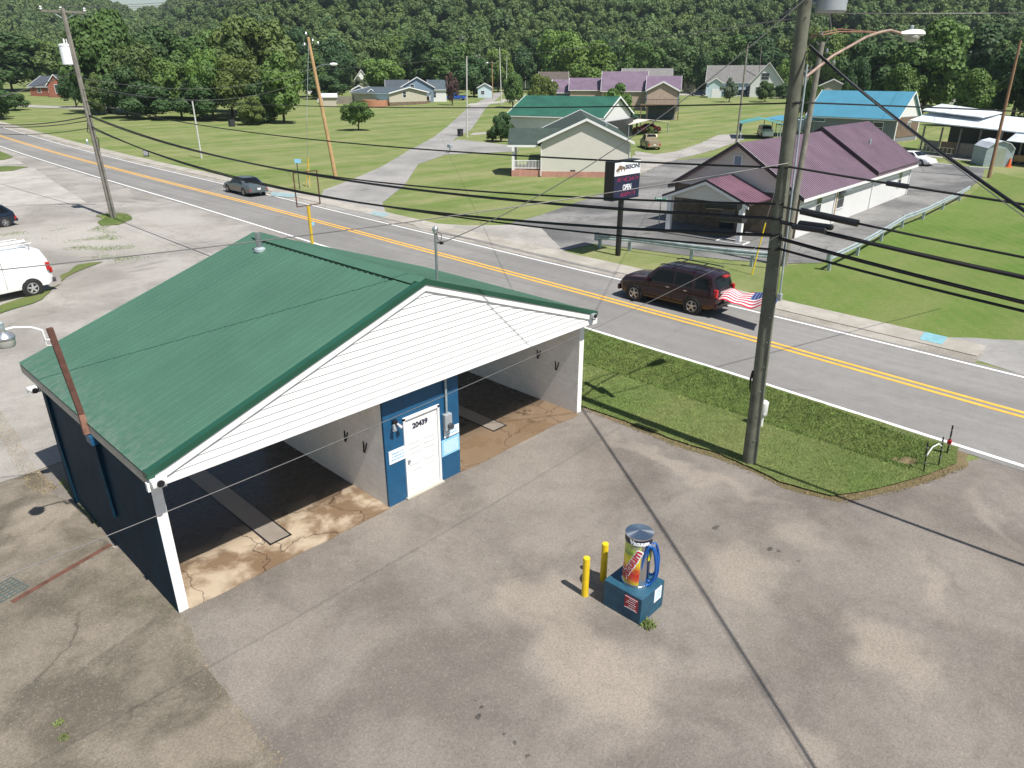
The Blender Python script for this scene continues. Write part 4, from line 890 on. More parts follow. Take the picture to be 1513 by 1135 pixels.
# hooks on the inner walls
for i, (px, py, xw, s, lab) in enumerate(((512, 645, 4.995, -1, 'black mat clip on the white office side wall, the deeper one'), (540, 661, 4.995, -1, 'black mat clip on the white office side wall, nearer the blue front'), (796, 524, 12.075, -1, 'black mat clip on the right bay wall, the deeper one'), (823, 541, 12.075, -1, 'black mat clip on the right bay wall, nearer the opening'))):
    p = XP(px, py, 0, xw); m = MB()
    for dy in (-.07, .07): m.tube([(xw, p.y+dy, p.z+.14), (xw-.05, p.y+dy*.2, p.z-.12)], .017, 6)
    tag(m.build('mat_clip', 'black'), lab, 'clip', 'mat clips on the bay walls')
m = MB()                                                         # hose and boom at the back of the left bay
# roof furniture
def slope_hit(px, py, side):
    v = ray(px, py); n = Vector((-SL, 0, 1)) if side < 0 else Vector((SL, 0, 1)); p0 = Vector((XL if side < 0 else XR, 0, ZE)); return CAM+v*((p0-CAM).dot(n)/v.dot(n))
b = slope_hit(384, 370, -1); tp = PP(377, 344, b)
vp = thing('vent_pipe', 'short grey metal vent pipe near the rear of the green roof', 'vent pipe', b); m = MB(); m.tube([b-Vector((0, 0, .1)), (b.x, b.y, tp.z)], .075, 14); m.build('pipe', 'galv', vp); m = MB(); m.lathe([(.16, -.02), (.15, .05), (.08, .09)], b, 'z', 16); m.build('flashing', 'galv_dull', vp)
b = slope_hit(646, 413, 1); tp = PP(643, 341, b); mast_top = Vector((b.x, b.y, tp.z))
ms = thing('service_mast', 'galvanised service mast with weatherhead standing through the green roof', 'mast', b)
m = MB(); m.tube([b-Vector((0, 0, .2)), mast_top], .032, 12); m.build('pole', 'galv', ms)
m = MB(); m.tube([mast_top+Vector((0, 0, -.05)), mast_top+Vector((0, 0, .05)), mast_top+Vector((.02, 0, .1))], [.055, .075, .03], 12); m.build('weatherhead', 'alum', ms)
m = MB(); m.tube([mast_top+Vector((.03, 0, -.28)), mast_top+Vector((.14, -.05, -.30))], .02, 6); m.box((mast_top.x+.10, mast_top.y-.08, mast_top.z-.33), (mast_top.x+.17, mast_top.y-.02, mast_top.z-.27)); m.build('insulator', 'cable_black', ms)
m = MB(); m.tube([mast_top+Vector((.05, 0, -.02)), mast_top+Vector((.17, -.03, -.12)), mast_top+Vector((.13, -.03, -.28))], .008, 5); m.tube([mast_top+Vector((.05, 0, -.02)), mast_top+Vector((.06, 0, -.2)), mast_top+Vector((.16, -.05, -.34)), mast_top+Vector((.22, -.06, -.25))], .008, 5); m.build('cable_tail', 'cable_black', ms)
# camera boxes at the eaves
for (px, py, ax, v_, lab) in ((234, 711, 1, -.42, 'white security camera under the front left corner of the roof'), (50, 575, 0, -.15, 'white floodlight at the rear left corner of the roof'), (877, 466, 1, -.42, 'small dark camera under the right corner of the gable')):
    p = XP(px, py, ax, v_); o = thing('security_camera', lab, 'camera', p); m = MB(); s_ = .09 if px > 800 else .13
    m.box(p-Vector((s_, s_*.6, s_*.6)), p+Vector((s_, s_*.6, s_*.5)), .015); m.build('housing', 'paint_white' if px < 800 else 'meter_grey', o, smooth=30)
    m = MB(); m.lathe([(.06, 0), (.065, -.03), (.01, -.035)], p+Vector((.0, -s_*.6, -.01)), 'y', 14); m.build('lens', 'black', o)
# light post on the left wall
lp = thing('wall_lamp_post', 'rusty square post carrying a bent white arm and yard light on the dark wall', 'yard light', (-.1, 2.55, 0))
pb0 = XP(120, 612, 1, 2.6); pt0 = XP(73, 485, 1, 2.66); pm0 = XP(128, 641, 1, 2.57); pd0 = XP(168, 760, 1, 2.45)
def sqbar(m, a, b, r): m.tube([a, b], r*1.35, 4)
m = MB(); sqbar(m, pb0, pt0, .052); m.build('post', 'steel_post', lp)
m = MB(); sqbar(m, pm0, pb0, .055); m.build('post_foot', 'rust_light', lp)
m = MB(); m.box((-.14, 2.40, pm0.z-.22), (-.0, 2.72, pm0.z-.02), .01); m.build('bracket', 'block_navy_bright', lp)
m = MB(); m.box((-.075, 2.47, 1.05), (-.0, 2.63, pm0.z-.2)); m.build('wall_channel', 'block_navy', lp)
lh = XP(6, 498, 1, 2.72); a0 = XP(76, 502, 1, 2.68)
pts = [a0, a0+Vector((-.10, 0, .02)), XP(62, 488, 1, 2.68), XP(46, 484, 1, 2.7), XP(20, 484, 1, 2.71), XP(8, 487, 1, 2.72)]
m = MB(); m.tube(pts, .022, 10); m.tube([pts[0]+Vector((.02, 0, -.12)), pts[1]+Vector((0, 0, -.10)), pts[2]], .012, 6); m.build('arm', 'paint_white', lp, smooth=60)
m = MB(); c = Vector((lh.x, lh.y, lh.z)); m.lathe([(.05, .18), (.06, .10), (.15, .04), (.17, .0), (.165, -.03)], c, 'z', 20); m.build('lamp_head', 'alum', lp, smooth=35)
m = MB(); m.lathe([(.155, -.03), (.15, -.14), (.13, -.18), (.02, -.19)], c, 'z', 20); m.build('refractor', 'lens', lp, smooth=40)
m = MB(); m.lathe([(.045, .18), (.05, .26), (.03, .28)], c, 'z', 12); m.build('photocell', 'galv_dull', lp)
# steel channel and grate in the side lot
a, b_ = G(18, 891), G(164, 806); d = (b_-a).normalized(); n_ = Vector((-d.y, d.x, 0))
m = MB(); m.slab([a+n_*.055+Vector((0, 0, .03)), a-n_*.055+Vector((0, 0, .03)), b_-n_*.055+Vector((0, 0, .03)), b_+n_*.055+Vector((0, 0, .03))], .03); tag(m.build('drain_channel', 'rust'), 'long rusty steel drain channel set in the side lot', 'drain')
m = MB(); m.slab([a-n_*.10+Vector((0, 0, .021)), a-n_*.22+Vector((0, 0, .021)), b_-n_*.22+Vector((0, 0, .021)), b_-n_*.10+Vector((0, 0, .021))], .02); m.slab([a+n_*.2+Vector((0, 0, .021)), a+n_*.07+Vector((0, 0, .021)), b_+n_*.07+Vector((0, 0, .021)), b_+n_*.2+Vector((0, 0, .021))], .02); 
o = m.build('concrete_kerb', 'concrete'); o['kind'] = 'structure'
gx0 = G(-14, 886); gr = thing('floor_grate', 'galvanised floor grate at the left edge of the side lot', 'grate', gx0, group=None)
m = MB()
for i in range(12): q = gx0+d*(-.55+.1*i); m.slab([q+n_*.3+Vector((0, 0, .035)), q+n_*-.3+Vector((0, 0, .035)), q+d*.03-n_*.3+Vector((0, 0, .035)), q+d*.03+n_*.3+Vector((0, 0, .035))], .02)
for i in range(7): q = gx0+n_*(-.3+.1*i); m.slab([q+d*-.57+Vector((0, 0, .04)), q+d*-.57+n_*-.02+Vector((0, 0, .04)), q+d*.57+n_*-.02+Vector((0, 0, .04)), q+d*.57+Vector((0, 0, .04))], .02)
m.build('bar', 'steel_dark', gr); m = MB(); m.slab([gx0+d*.56+n_*.3+Vector((0, 0, .02)), gx0+d*-.56+n_*.3+Vector((0, 0, .02)), gx0+d*-.56-n_*.3+Vector((0, 0, .02)), gx0+d*.56-n_*.3+Vector((0, 0, .02))], .01); m.build('pit', 'black', gr)
# ------------------------------------------------------------------ vacuum station
c0 = G(945, 925); cl_ = G(891, 893); cr_ = G(975, 893); ztop = PP(945, 887, c0).z
vx0, vx1, vy0, vy1 = c0.x, (cr_.x), c0.y, cl_.y
vac = thing('vacuum_station', 'steel coin vacuum with colourful wrap and blue hose on a navy plinth', 'vacuum', ((vx0+vx1)/2, (vy0+vy1)/2, 0))
m = MB(); m.box((vx0, vy0, 0), (vx1, vy1, ztop), .012); pl = m.build('plinth', 'navy_plinth', vac)
cx, cy = (vx0+vx1)/2+.02, (vy0+vy1)/2-.01; cr = .25; zc = PP(937, 783, (cx, cy, 0)).z-.055
m = MB(); m.lathe([(cr+.02, ztop), (cr+.02, ztop+.03), (cr, ztop+.035), (cr, zc-.02), (cr+.008, zc-.02), (cr+.008, zc)], (cx, cy, 0), 'z', 48); cyl = m.build('drum', 'hub_steel', vac, smooth=35)
m = MB(); m.lathe([(cr+.012, zc), (cr+.012, zc+.012), (cr*.5, zc+.035), (.004, zc+.055)], (cx, cy, 0), 'z', 64); m.build('lid', 'lid_steel', vac, smooth=50)
t = NT('wrap'); sp_ = nn(t.nt, 'ShaderNodeSeparateXYZ'); P = t.pos(); setin(t.nt, sp_, 0, P); nz = t.noise(4.5, 2, .5)
hz = t.math('ADD', t.rng(sp_.outputs[2], ztop, zc, 0, 1), t.math('MULTIPLY', t.math('SUBTRACT', nz, .5), .35))
cr_n = nn(t.nt, 'ShaderNodeValToRGB'); setin(t.nt, cr_n, 0, hz); e = cr_n.color_ramp.elements; e[0].position = .05; e[0].color = (.62, .60, .03, 1); e[1].position = .97; e[1].color = (.20, .10, .28, 1)
for po, cc in ((.16, (.62, .10, .03)), (.30, (.50, .02, .015)), (.42, (.72, .50, .02)), (.58, (.72, .66, .02)), (.68, (.15, .28, .06)), (.8, (.40, .55, .08))): q = e.new(po); q.color = (*cc, 1)
t.set(col=cr_n.outputs[0], rough=.25, coat=.3)
def curved(m, a0, a1, z0, z1, r, n=18):
    for i in range(n):
        A, B_ = R(a0+(a1-a0)*i/n), R(a0+(a1-a0)*(i+1)/n)
        m.add([(cx+r*math.cos(A), cy+r*math.sin(A), z0), (cx+r*math.cos(B_), cy+r*math.sin(B_), z0), (cx+r*math.cos(B_), cy+r*math.sin(B_), z1), (cx+r*math.cos(A), cy+r*math.sin(A), z1)], [(0, 1, 2, 3)])
AC = math.degrees(math.atan2(CAM.y-cy, CAM.x-cx))
m = MB(); curved(m, AC-95, AC+14, ztop+.06, zc-.14, cr+.003); m.build('printed_wrap', 'wrap', vac)
m = MB(); curved(m, AC-95, AC+70, zc-.125, zc-.03, cr+.010, 26); m.build('name_band', 'ink', vac)
def wrap_text(txt, size, ac, zc_, r, rot, mat, nm, bold=.01, shear=0., sx=1.):
    vs, fs = text_mesh(txt, size, bold, .004, 'CENTER', shear); m = MB(); c, s_ = math.cos(rot), math.sin(rot)
    pv = []
    for v in vs:
        x = v.x*sx; y = v.y-size*.35; u = x*c-y*s_; w_ = x*s_+y*c; an = R(ac)+u/r; rr_ = r+.003+v.z; pv.append((cx+rr_*math.cos(an), cy+rr_*math.sin(an), zc_+w_))
    m.add(pv, fs); return m.build(nm, mat, vac)
wrap_text('Vacuum', .115, AC+5, zc-.077, cr+.010, 0, 'sign_white', 'band_lettering', .006)
wrap_text('Vacuum', .23, AC-32, (ztop+zc)/2-.06, cr+.003, R(66), 'sign_white', 'lettering_edge', .018, .15, 1.05)
wrap_text('Vacuum', .23, AC-32, (ztop+zc)/2-.06, cr+.009, R(66), 'red_sign', 'lettering', .004, .15, 1.05)
m = MB(); curved(m, AC+48, AC+78, (ztop+zc)/2+.05, zc-.2, cr+.012); m.build('instruction_panel', 'wrap', vac)
hd = Vector((_r.x, _r.y, 0)); tw = Vector((math.cos(R(AC)), math.sin(R(AC)), 0))
hc = Vector((cx, cy, 0))+hd*.25+tw*.14
m = MB(); pts = []
def loop(c, rx, z0, z1, n=26, ph=0., dz=0, tilt=0.):
    o_ = []
    for i in range(n+1):
        a_ = 2*PI*i/n+ph; sx_ = math.sin(a_); z_ = (z0+z1)/2+(z1-z0)/2*math.cos(a_); k = .55+.45*(1-(z_-z0)/(z1-z0)); o_.append(c+hd*(rx*sx_*k+tilt*(z_-z0))+tw*.03*math.cos(a_*1.0+ph)+Vector((0, 0, z_)))
    return o_
m.tube(loop(hc, .19, ztop+.02, zc-.20), .025, 10); m.tube(loop(hc+tw*.08-hd*.03, .17, ztop+.02, zc-.14, ph=.4), .025, 10); m.tube(loop(hc+tw*.03, .15, ztop+.08, zc-.19, ph=.7), .025, 10); m.tube(loop(hc-tw*.05+hd*.04, .14, ztop+.18, zc-.17, ph=1), .025, 10); m.build('hose', 'hose_blue', vac, smooth=60)
m = MB(); q = hc+Vector((0, 0, zc-.19)); m.box(q-Vector((.05, .05, .05)), q+Vector((.05, .05, .02)), .01); m.build('hose_bracket', 'galv', vac)
m = MB(); m.box((vx0-.008, vy0+.08, ztop*.42), (vx0, vy0+.36, ztop*.88)); s_ = m.build('notice', 'red_sign', pl)
m = MB(); bars_y = [(vy0+.11, vy0+.33)]
for k in range(5): m.box((vx0-.011, vy0+.11+.02*(k % 2), ztop*(.47+.08*k)), (vx0-.008, vy0+.33-.03*((k+1) % 3), ztop*(.47+.08*k)+.010))
for z0, z1, y0, y1 in ((.43, .45, .085, .355), (.85, .87, .085, .355)): m.box((vx0-.011, vy0+y0, ztop*z0), (vx0-.008, vy0+y1, ztop*z1))
m.build('lettering', 'sign_white', s_)
m = MB(); m.box((vx1-.34, vy0-.008, ztop*.45), (vx1-.10, vy0, ztop*.92)); s_ = m.build('sticker', 'sign_white', pl)
m = MB(); bars(m, vx1-.31, vx1-.12, ztop*.52, ztop*.86, 5, vy0-.008, 4); m.build('lettering', 'ink_blue', s_)
for k, ((bx, by), top, lab) in enumerate((((864, 880), 824, 'yellow steel bollard in front of the vacuum, nearer the camera'), ((891, 857), 803, 'yellow steel bollard touching the back of the vacuum plinth'))):
    g = G(bx, by); hh = PP(bx+3, top, g).z; o = thing('bollard', lab, 'bollard', g, group='yellow bollards by the vacuum')
    m = MB(); m.lathe([(.068, 0), (.068, hh-.02)], g, 'z', 20, cap=False); m.build('post', 'yellow', o, smooth=40)
    m = MB(); m.lathe([(.068, hh-.02), (.064, hh), (.03, hh+.012), (.002, hh+.015)], g, 'z', 20); m.build('cap', 'simple_cap' if False else 'yellow', o, smooth=50)
# ------------------------------------------------------------------ verge furniture
g = GT(1124, 632); pd = thing('telephone_pedestal', 'white cable pedestal standing in the grass behind the big pole', 'pedestal', g); zt = PP(1128, 592, g).z; zb_ = PP(1127, 613, g).z
m = MB(); m.tube([g, (g.x, g.y, zb_)], .045, 10); m.build('stake', 'paint_white', pd); m = MB(); m.lathe([(.09, zb_-g.z-.02), (.12, zb_-g.z+.03), (.12, zt-g.z-.05), (.06, zt-g.z)], g, 'z', 18); m.build('canister', 'vinyl_white', pd, smooth=35)
for k, (a, b_, lab) in enumerate((((1365, 698), (1371, 655), 'black marker stake tied to a bent white tube, nearest the lot'), ((1387, 690), (1394, 646), 'black marker stake at the tip of the verge, middle of three'), ((1399, 672), (1408, 629), 'tall leaning black stake with red ribbon at the roadside tip of the verge'))):
    g = GT(*a); q = PP(*b_, g); o = thing('marker_stake', lab, 'stake', g, group='marker stakes at the verge tip'); m = MB(); m.tube([g-Vector((0, 0, .1)), q], .018 if k < 2 else .022, 8); m.build('rod', 'black', o)
    m = MB()
    for f in (.35, .6, .85): c_ = g.lerp(q, f); m.lathe([(.026, -.02), (.026, .02)], c_, 'z', 8)
    if k == 2: m2 = MB(); c_ = g.lerp(q, .45); m2.box(c_-Vector((.05, .05, .06)), c_+Vector((.05, .05, .06)), .01); m2.build('ribbon', 'red_sign', o)
    m.split('clip', 'galv', o)
    if k == 0: s0 = g.lerp(q, .55)
    if k == 1: s1 = g.lerp(q, .7)
    if k == 1: m = MB(); m.tube([s0, s0.lerp(s1, .3)+Vector((0, 0, .18)), s0.lerp(s1, .7)+Vector((0, 0, .16)), s1], .014, 6); m.build('tube', 'vinyl_white', o, smooth=60)
# ------------------------------------------------------------------ vehicles
suv, sec, sp = make_car('sport_utility_vehicle', 'dark maroon SUV with roof rack driving along the road trailing a flag', 'SUV', (23.98, 4.0, .02), 0, 4.9, 1.86, 1.82, col_mat='paint_maroon', wheels=(.205, .805), wr=.385, detail=2, z0=.3, roofw=.80, lamps=False, **SUVP)
for s in (-1, 1): m = MB(); m.tube([(s*.66, -1.9, 1.86), (s*.66, -1.7, 1.90), (s*.68, .2, 1.90), (s*.66, .4, 1.84)], .025, 8); m.split('roof_rail', 'black', suv, local=True)
m = MB(); m.box((-.66, -1.2, 1.88), (.66, -1.14, 1.905)); m.box((-.66, -.2, 1.88), (.66, -.14, 1.905)); m.split('cross_bar', 'black', suv, local=True)
m = MB(); m.box((-.45, -2.47, 1.02), (.45, -2.44, 1.12), .01); m.build('tailgate_trim', 'alum', suv, local=True)
m = MB(); m.box((-.2, -2.45, 1.66), (.2, -2.30, 1.72)); m.build('brake_light', 'lamp_red', suv, local=True)
for s in (-1, 1): m = MB(); m.box((s*.80, -2.475, .90), (s*.66, -2.30, 1.24), .03); m.build('tail_light', 'lamp_red', suv, local=True)
m = MB(); m.box((-.15, -2.52, .40), (.15, -2.42, .52)); m.tube([(0, -2.4, .42), (0, -2.62, .42)], .03, 8); m.build('tow_bar', 'black', suv, local=True)
for s in (-1, 1):
    m = MB()
    for (y0, y1) in ((-.35, .02),): pass
    for y in (-1.27, -.42, .80): m.box((s*.928, y-.006, .5), (s*.938, y+.006, 1.08))
    m.box((s*.925, -1.9, .42), (s*.945, 1.1, .47)); m.build('door_seam', 'black', suv, local=True)
    m = MB()
    for y in (-1.15, -.28): m.box((s*.925, y, .98), (s*.955, y+.16, 1.01), .004)
    m.build('door_handle', 'alum', suv, local=True)
fl = thing('flag', 'stars and stripes flag streaming flat behind the maroon SUV', 'flag', (23.9, 1.5, 1.1))
A0 = PP(1060, 444, (23.4, 1.45, 1)); A1 = PP(1078, 428, (24.2, 1.55, 1)); B0 = PP(1141, 459, (23.0, -1.1, 1)); B1 = PP(1152, 437, (24.2, -1.3, 1))
NU, NV = 48, 26
def fp(u, v):
    a = A0.lerp(A1, v); b = B0.lerp(B1, v); p = a.lerp(b, u); return p+Vector((0, 0, .13*math.sin(u*9+v*1.5)*(.3+u*.7)+.04*math.sin(u*17)+(.22*v*(1-v))))
stripes = {k: MB() for k in ('flag_red', 'flag_white', 'flag_blue')}
for i in range(NU):
    for j in range(NV):
        k = 'flag_blue' if (i/NU > .50 and j/NV > .46) else ('flag_red' if (j//2) % 2 == 0 else 'flag_white')
        stripes[k].add([fp(i/NU, j/NV), fp((i+1)/NU, j/NV), fp((i+1)/NU, (j+1)/NV), fp(i/NU, (j+1)/NV)], [(0, 1, 2, 3)])
stars = MB()
for r_ in range(5):
    for c_ in range(7):
        u, v = .535+.062*c_, .52+.095*r_; p = fp(u, v)+Vector((0, 0, .012)); du = (fp(u+.012, v)-fp(u, v)).normalized()*.034; dv = (fp(u, v+.02)-fp(u, v)).normalized()*.034
        stars.add([p+(du*math.cos(2*PI*q/10)+dv*math.sin(2*PI*q/10))*(1 if q % 2 == 0 else .42) for q in range(10)], [tuple(range(10))])
def weld(m):
    ix = {}; vs = []; mp = []
    for v in m.v:
        k = (round(v.x, 4), round(v.y, 4), round(v.z, 4))
        if k not in ix: ix[k] = len(vs); vs.append(v)
        mp.append(ix[k])
    m.v = vs; m.f = [tuple(mp[i] for i in f) for f in m.f]; return m
for k, nm in (('flag_red', 'red_stripe'), ('flag_white', 'white_stripe'), ('flag_blue', 'canton')): weld(stripes[k]).split(nm, k, fl, smooth=60)
stars.build('stars', 'flag_white', fl)
m = MB(); m.tube([(23.45, 1.6, .95), A0], .012, 6); m.tube([(24.2, 1.6, 1.2), A1], .012, 6); m.build('pole', 'black', fl)
g = GT(352, 289.5); make_car('car', 'grey green sedan driving away on the far lane of the road', 'car', (26.55, 48.1, H(26, 48)+.02), R(-2), 5.05, 1.85, 1.46, col_mat='paint_sedan', wheels=(.19, .79), wr=.33, detail=2, rim='rim', **SEDAN)
vr_ = R(99.8); van, _, _ = make_car('cargo_van', 'white cargo van with ladder rack cut by the left edge of the photo', 'van', (2.64, 26.64, .03), vr_, 5.6, 2.02, 2.1, col_mat='paint_van', wheels=(.185, .80), wr=.385, detail=2, z0=.34, roofw=.84, rim='hubcap', **VANP)
for s in (-1, 1): m = MB(); m.tube([(s*.72, -2.3, 2.34), (s*.72, 2.0, 2.34)], .02, 6); m.build('rack_rail', 'paint_white', van, local=True)
for y in (-2.1, -.6, .9): m = MB(); m.tube([(-.85, y, 2.08), (-.78, y, 2.30), (.78, y, 2.30), (.85, y, 2.08)], .022, 6); m.box((-.5, y-.05, 2.3), (-.3, y+.05, 2.36)); m.build('rack_bar', 'galv', van, local=True)
m = MB(); m.tube([(-.35, -2.2, 2.40), (-.35, 1.9, 2.40)], .07, 10); m.build('pipe_carrier', 'paint_white', van, local=True)
m = MB(); m.box((-1.02, -2.72, 1.05), (-.86, -2.56, 1.42), .03); m.build('tail_light', 'lamp_red', van, local=True)
for y in (-.75, .75): m = MB(); m.box((-1.012, y, .55), (-1.006, y+.014, 1.9)); m.build('panel_seam', 'bumper_dark', van, local=True)
make_car('hatchback_car', 'dark blue hatchback cut by the left edge of the photo', 'car', (6.75, 46.35, .03), R(97), 4.1, 1.72, 1.5, col_mat='paint_navy', wheels=(.18, .80), wr=.32, detail=2, **HATCH)
# ------------------------------------------------------------------ buildings across the road
def cols(root, T, pts, z0, z1, r, mat='paint_white', name='post'):
    for (x, y) in pts: m = MB(); m.T = T; m.box((x-r, y-r, z0), (x+r, y+r, z1)); m.build(name, mat, root)
# church-like hall with purple roof
ca = -1.54; CW, CL, CE, CH = 8.6, 24.6, 2.75, 5.5
hall, T = house('hall', 'white hall with purple metal roof and stone fronted porch beside the road', 40.9, 14.5, ca, CW, CL, CE, CH, .35, 'siding_white', 'roof_purple', 'paint_white', ribs=.3,
    windows=(('r', 3.3, 1.75, .9, 1.3), ('r', 7.5, 1.6, 1.3, 1.2), ('r', 21.5, 1.6, .8, 1.2)), gable_mat='siding_cream')
m = MB(); m.T = T; m.box((-.03, -.05, -.2), (CW+.03, 0, 2.65)); m.build('stone_front', 'stone_brown', hall)
m = MB(); m.T = T; o_ = .38; y0 = 14.0; hz = .28; r0 = (CH-CE)/(CW/2)
m.slab([(-o_, y0, CE-o_*r0+hz), (CW/2, y0, CH+hz), (CW/2, CL+.5, CH+hz), (-o_, CL+.5, CE-o_*r0+hz)], .2); m.slab([(CW+o_, CL+.5, CE-o_*r0+hz), (CW/2, CL+.5, CH+hz), (CW/2, y0, CH+hz), (CW+o_, y0, CE-o_*r0+hz)], .2)
n = 34
for i in range(n+1):
    y = y0+.03+(CL+.4-y0)*i/n
    for sx in (-o_, CW+o_): m.tube([(sx, y, CE-o_*r0+hz+.012), (CW/2, y, CH+hz+.012)], .022, 4)
m.split('upper_roof', 'roof_purple', hall)
m = MB(); m.T = T
for sx in (-o_, CW+o_): vs, fs = _bar((sx, y0-.02, CE-o_*r0+hz-.24), (CW/2, y0-.02, CH+hz-.24), .05, .30); m.add(vs, fs)
for sx in (-o_-.01, CW+o_+.01): vs, fs = _bar((sx, -.40, CE-o_*r0-.16), (CW/2, -.40, CH-.16), .06, .24); m.add(vs, fs)
m.split('dark_rake', 'roof_black', hall)
m = MB(); m.T = T; m.box((CW/2-.3, -.06, 4.1), (CW/2+.3, -.01, 4.75)); f_ = m.build('gable_vent', 'paint_white', hall); m = MB(); m.T = T; m.box((CW/2-.22, -.075, 4.16), (CW/2+.22, -.06, 4.69)); m.build('louvre', 'siding_blue', f_)
for y in (6.3, 14.3, 24.3): m = MB(); m.T = T; m.tube([(CW+.06, y, .1), (CW+.06, y, CE-.3)], .05, 6); m.build('downpipe', 'paint_white', hall)
m = MB(); m.T = T; m.box((CW+.0, 7.0, 1.9), (CW+.55, 8.1, 2.35), .12); m.build('awning', 'galv', hall)
m = MB(); m.T = T; m.box((CW+.02, 6.55, .5), (CW+.07, 6.68, 2.5)); m.build('yellow_strip', 'wood_tan', hall)
b_ = slope = None
m = MB(); m.T = T; m.tube([(CW/2+2.2, 19, 3.9), (CW/2+2.2, 19, 4.75)], .09, 8); m.build('roof_pipe', 'galv_dull', hall)
# porch of the hall
PWA, PWB = 1.5, 6.6; m = MB(); m.T = T; pr = 3.55; pe = 2.35; yo = -3.6; xm = (PWA+PWB)/2
m.slab([(PWA-.35, yo, pe), (xm, yo, pr), (xm, -.0, pr), (PWA-.35, 0, pe)], .12); m.slab([(PWB+.35, 0, pe), (xm, 0, pr), (xm, yo, pr), (PWB+.35, yo, pe)], .12)
for i in range(13):
    y = yo+.04+(-yo-.08)*i/12
    for sx in (PWA-.35, PWB+.35): m.tube([(sx, y, pe+.01), (xm, y, pr+.01)], .022, 4)
m.split('porch_roof', 'roof_red', hall)
m = MB(); m.T = T; m.add([(PWA, yo+.12, pe-.05), (PWB, yo+.12, pe-.05), (xm, yo+.12, pr-.14), (PWA, yo+.2, pe-.05), (PWB, yo+.2, pe-.05), (xm, yo+.2, pr-.14)], [(0, 1, 2), (5, 4, 3), (0, 3, 4, 1)]); m.build('porch_gable', 'siding_cream', hall)
m = MB(); m.T = T
for sx in (PWA-.38, PWB+.38): vs, fs = _bar((sx, yo-.02, pe-.28), (xm, yo-.02, pr-.28), .06, .18); m.add(vs, fs)
m.build('porch_trim', 'paint_white', hall)
m = MB(); m.T = T
for sx in (PWA-.40, PWB+.40): vs, fs = _bar((sx, yo-.03, pe-.10), (xm, yo-.03, pr-.10), .07, .13); m.add(vs, fs)
m.split('porch_rake', 'roof_black', hall)
cols(hall, T, [(PWA+.1, yo+.2), (PWB-.1, yo+.2)], 0, pe, .14, 'paint_white', 'porch_column')
m = MB(); m.T = T; m.box((PWA-.3, yo-.3, -.1), (PWB+.3, 0, .08)); m.build('porch_floor', 'church_asphalt', hall)
m = MB(); m.T = T
for (a0, a1, b0, b1) in ((PWB-1.3, PWB+.5, yo-.45, yo-.38), (PWB-1.3, PWB+.5, yo+.45, yo+.52), (PWB-1.3, PWB-1.23, yo-.38, yo+.45), (PWB+.43, PWB+.5, yo-.38, yo+.45)): m.box((a0, b0, .03), (a1, b1, .095))
m.build('painted_kerb', 'paint_white', hall)
m = MB(); m.T = T; m.box((xm-.5, -.09, 0), (xm+.5, -.05, 2.1)); dd_ = m.build('door', 'glass_dark', hall)
# cream house
ch_, T = house('house', 'cream vinyl house with green shingle roof and side porch beside the side road', 52.35, 36.81, -.87, 8.63, 19.5, 3.55, 5.5, .40, 'siding_cream', 'shingle_green', 'paint_white', base='brick_pink', base_h=.55, windows=(('l', 6, 1.8, .9, 1.2),))
m = MB(); m.T = T; m.box((-3.0, .3, 3.0), (-.0, 5.0, 3.08)); m.build('porch_ceiling', 'paint_white', ch_)
m = MB(); m.T = T; m.slab([(-3.4, .12, 3.05), (1.2, .12, 3.05), (3.6, 2.9, 4.45), (-3.4, 2.9, 4.45)], .14); m.slab([(-3.4, 2.9, 4.45), (3.6, 2.9, 4.45), (1.2, 5.8, 3.05), (-3.4, 5.8, 3.05)], .14); m.split('porch_roof', 'shingle_green', ch_)
m = MB(); m.T = T; m.box((-3.4, -.17, 2.86), (-.4, -.10, 3.05)); m.build('porch_gutter', 'paint_white', ch_)
m = MB(); m.T = T; m.box((-3.0, .15, -.3), (-.03, 5.2, .62)); m.build('porch_base', 'brick_pink', ch_)
cols(ch_, T, [(-2.85, .3), (-2.85, 5.0)], .62, 2.95, .13, 'paint_white', 'porch_column')
m = MB(); m.T = T
for z in (.78, 1.5): m.box((-2.8, .26, z), (-.03, .34, z+.07)); m.box((-2.9, .34, z), (-2.82, 5.0, z+.07))
for i in range(20): x = -2.75+i*.14; m.box((x, .28, .8), (x+.05, .32, 1.5))
for i in range(28): y = .4+i*.165; m.box((-2.88, y, .8), (-2.84, y+.05, 1.5))
m.build('railing', 'paint_white', ch_)
m = MB(); m.T = T; m.box((2.9, -.05, .62), (3.4, -.0, .70)); m.build('foundation_vent', 'black', ch_)
for x in (-.06, 8.69): m = MB(); m.T = T; m.tube([(x, -.06, .1), (x, -.06, 3.2)], .05, 6); m.build('downpipe', 'paint_white', ch_)
m = MB(); m.T = T; m.lathe([(.14, 0), (.14, .35), (.18, .36), (.16, .45)], (6.6, 6, 4.35), 'z', 10); m.build('roof_vent', 'alum', ch_)
# long green roofed house behind
gh, T = house('house', 'long low house under a bright green metal roof with open white gable', 85.66, 54.44, .3, 13.5, 15.0, 3.75, 6.25, .45, 'siding_white', 'roof_green2', 'paint_white', ribs=.45)
m = MB(); m.T = T; m.slab([(13.6, -.45, 3.5), (13.6, 12, 3.5), (17.0, 12, 2.9), (17.0, -.45, 2.9)][::-1], .12); m.split('lean_to_roof', 'roof_green2', gh)
cols(gh, T, [(16.8, -.2), (16.8, 8), (13.6, -.3)], 0, 2.85, .12, 'deck_wood')
m = MB(); m.T = T; m.box((.6, -.6, -.2), (13.3, -.02, 2.9)); m.build('porch_shade', 'paint_dark', gh)  # solid dark box stands in for the shade of an open porch
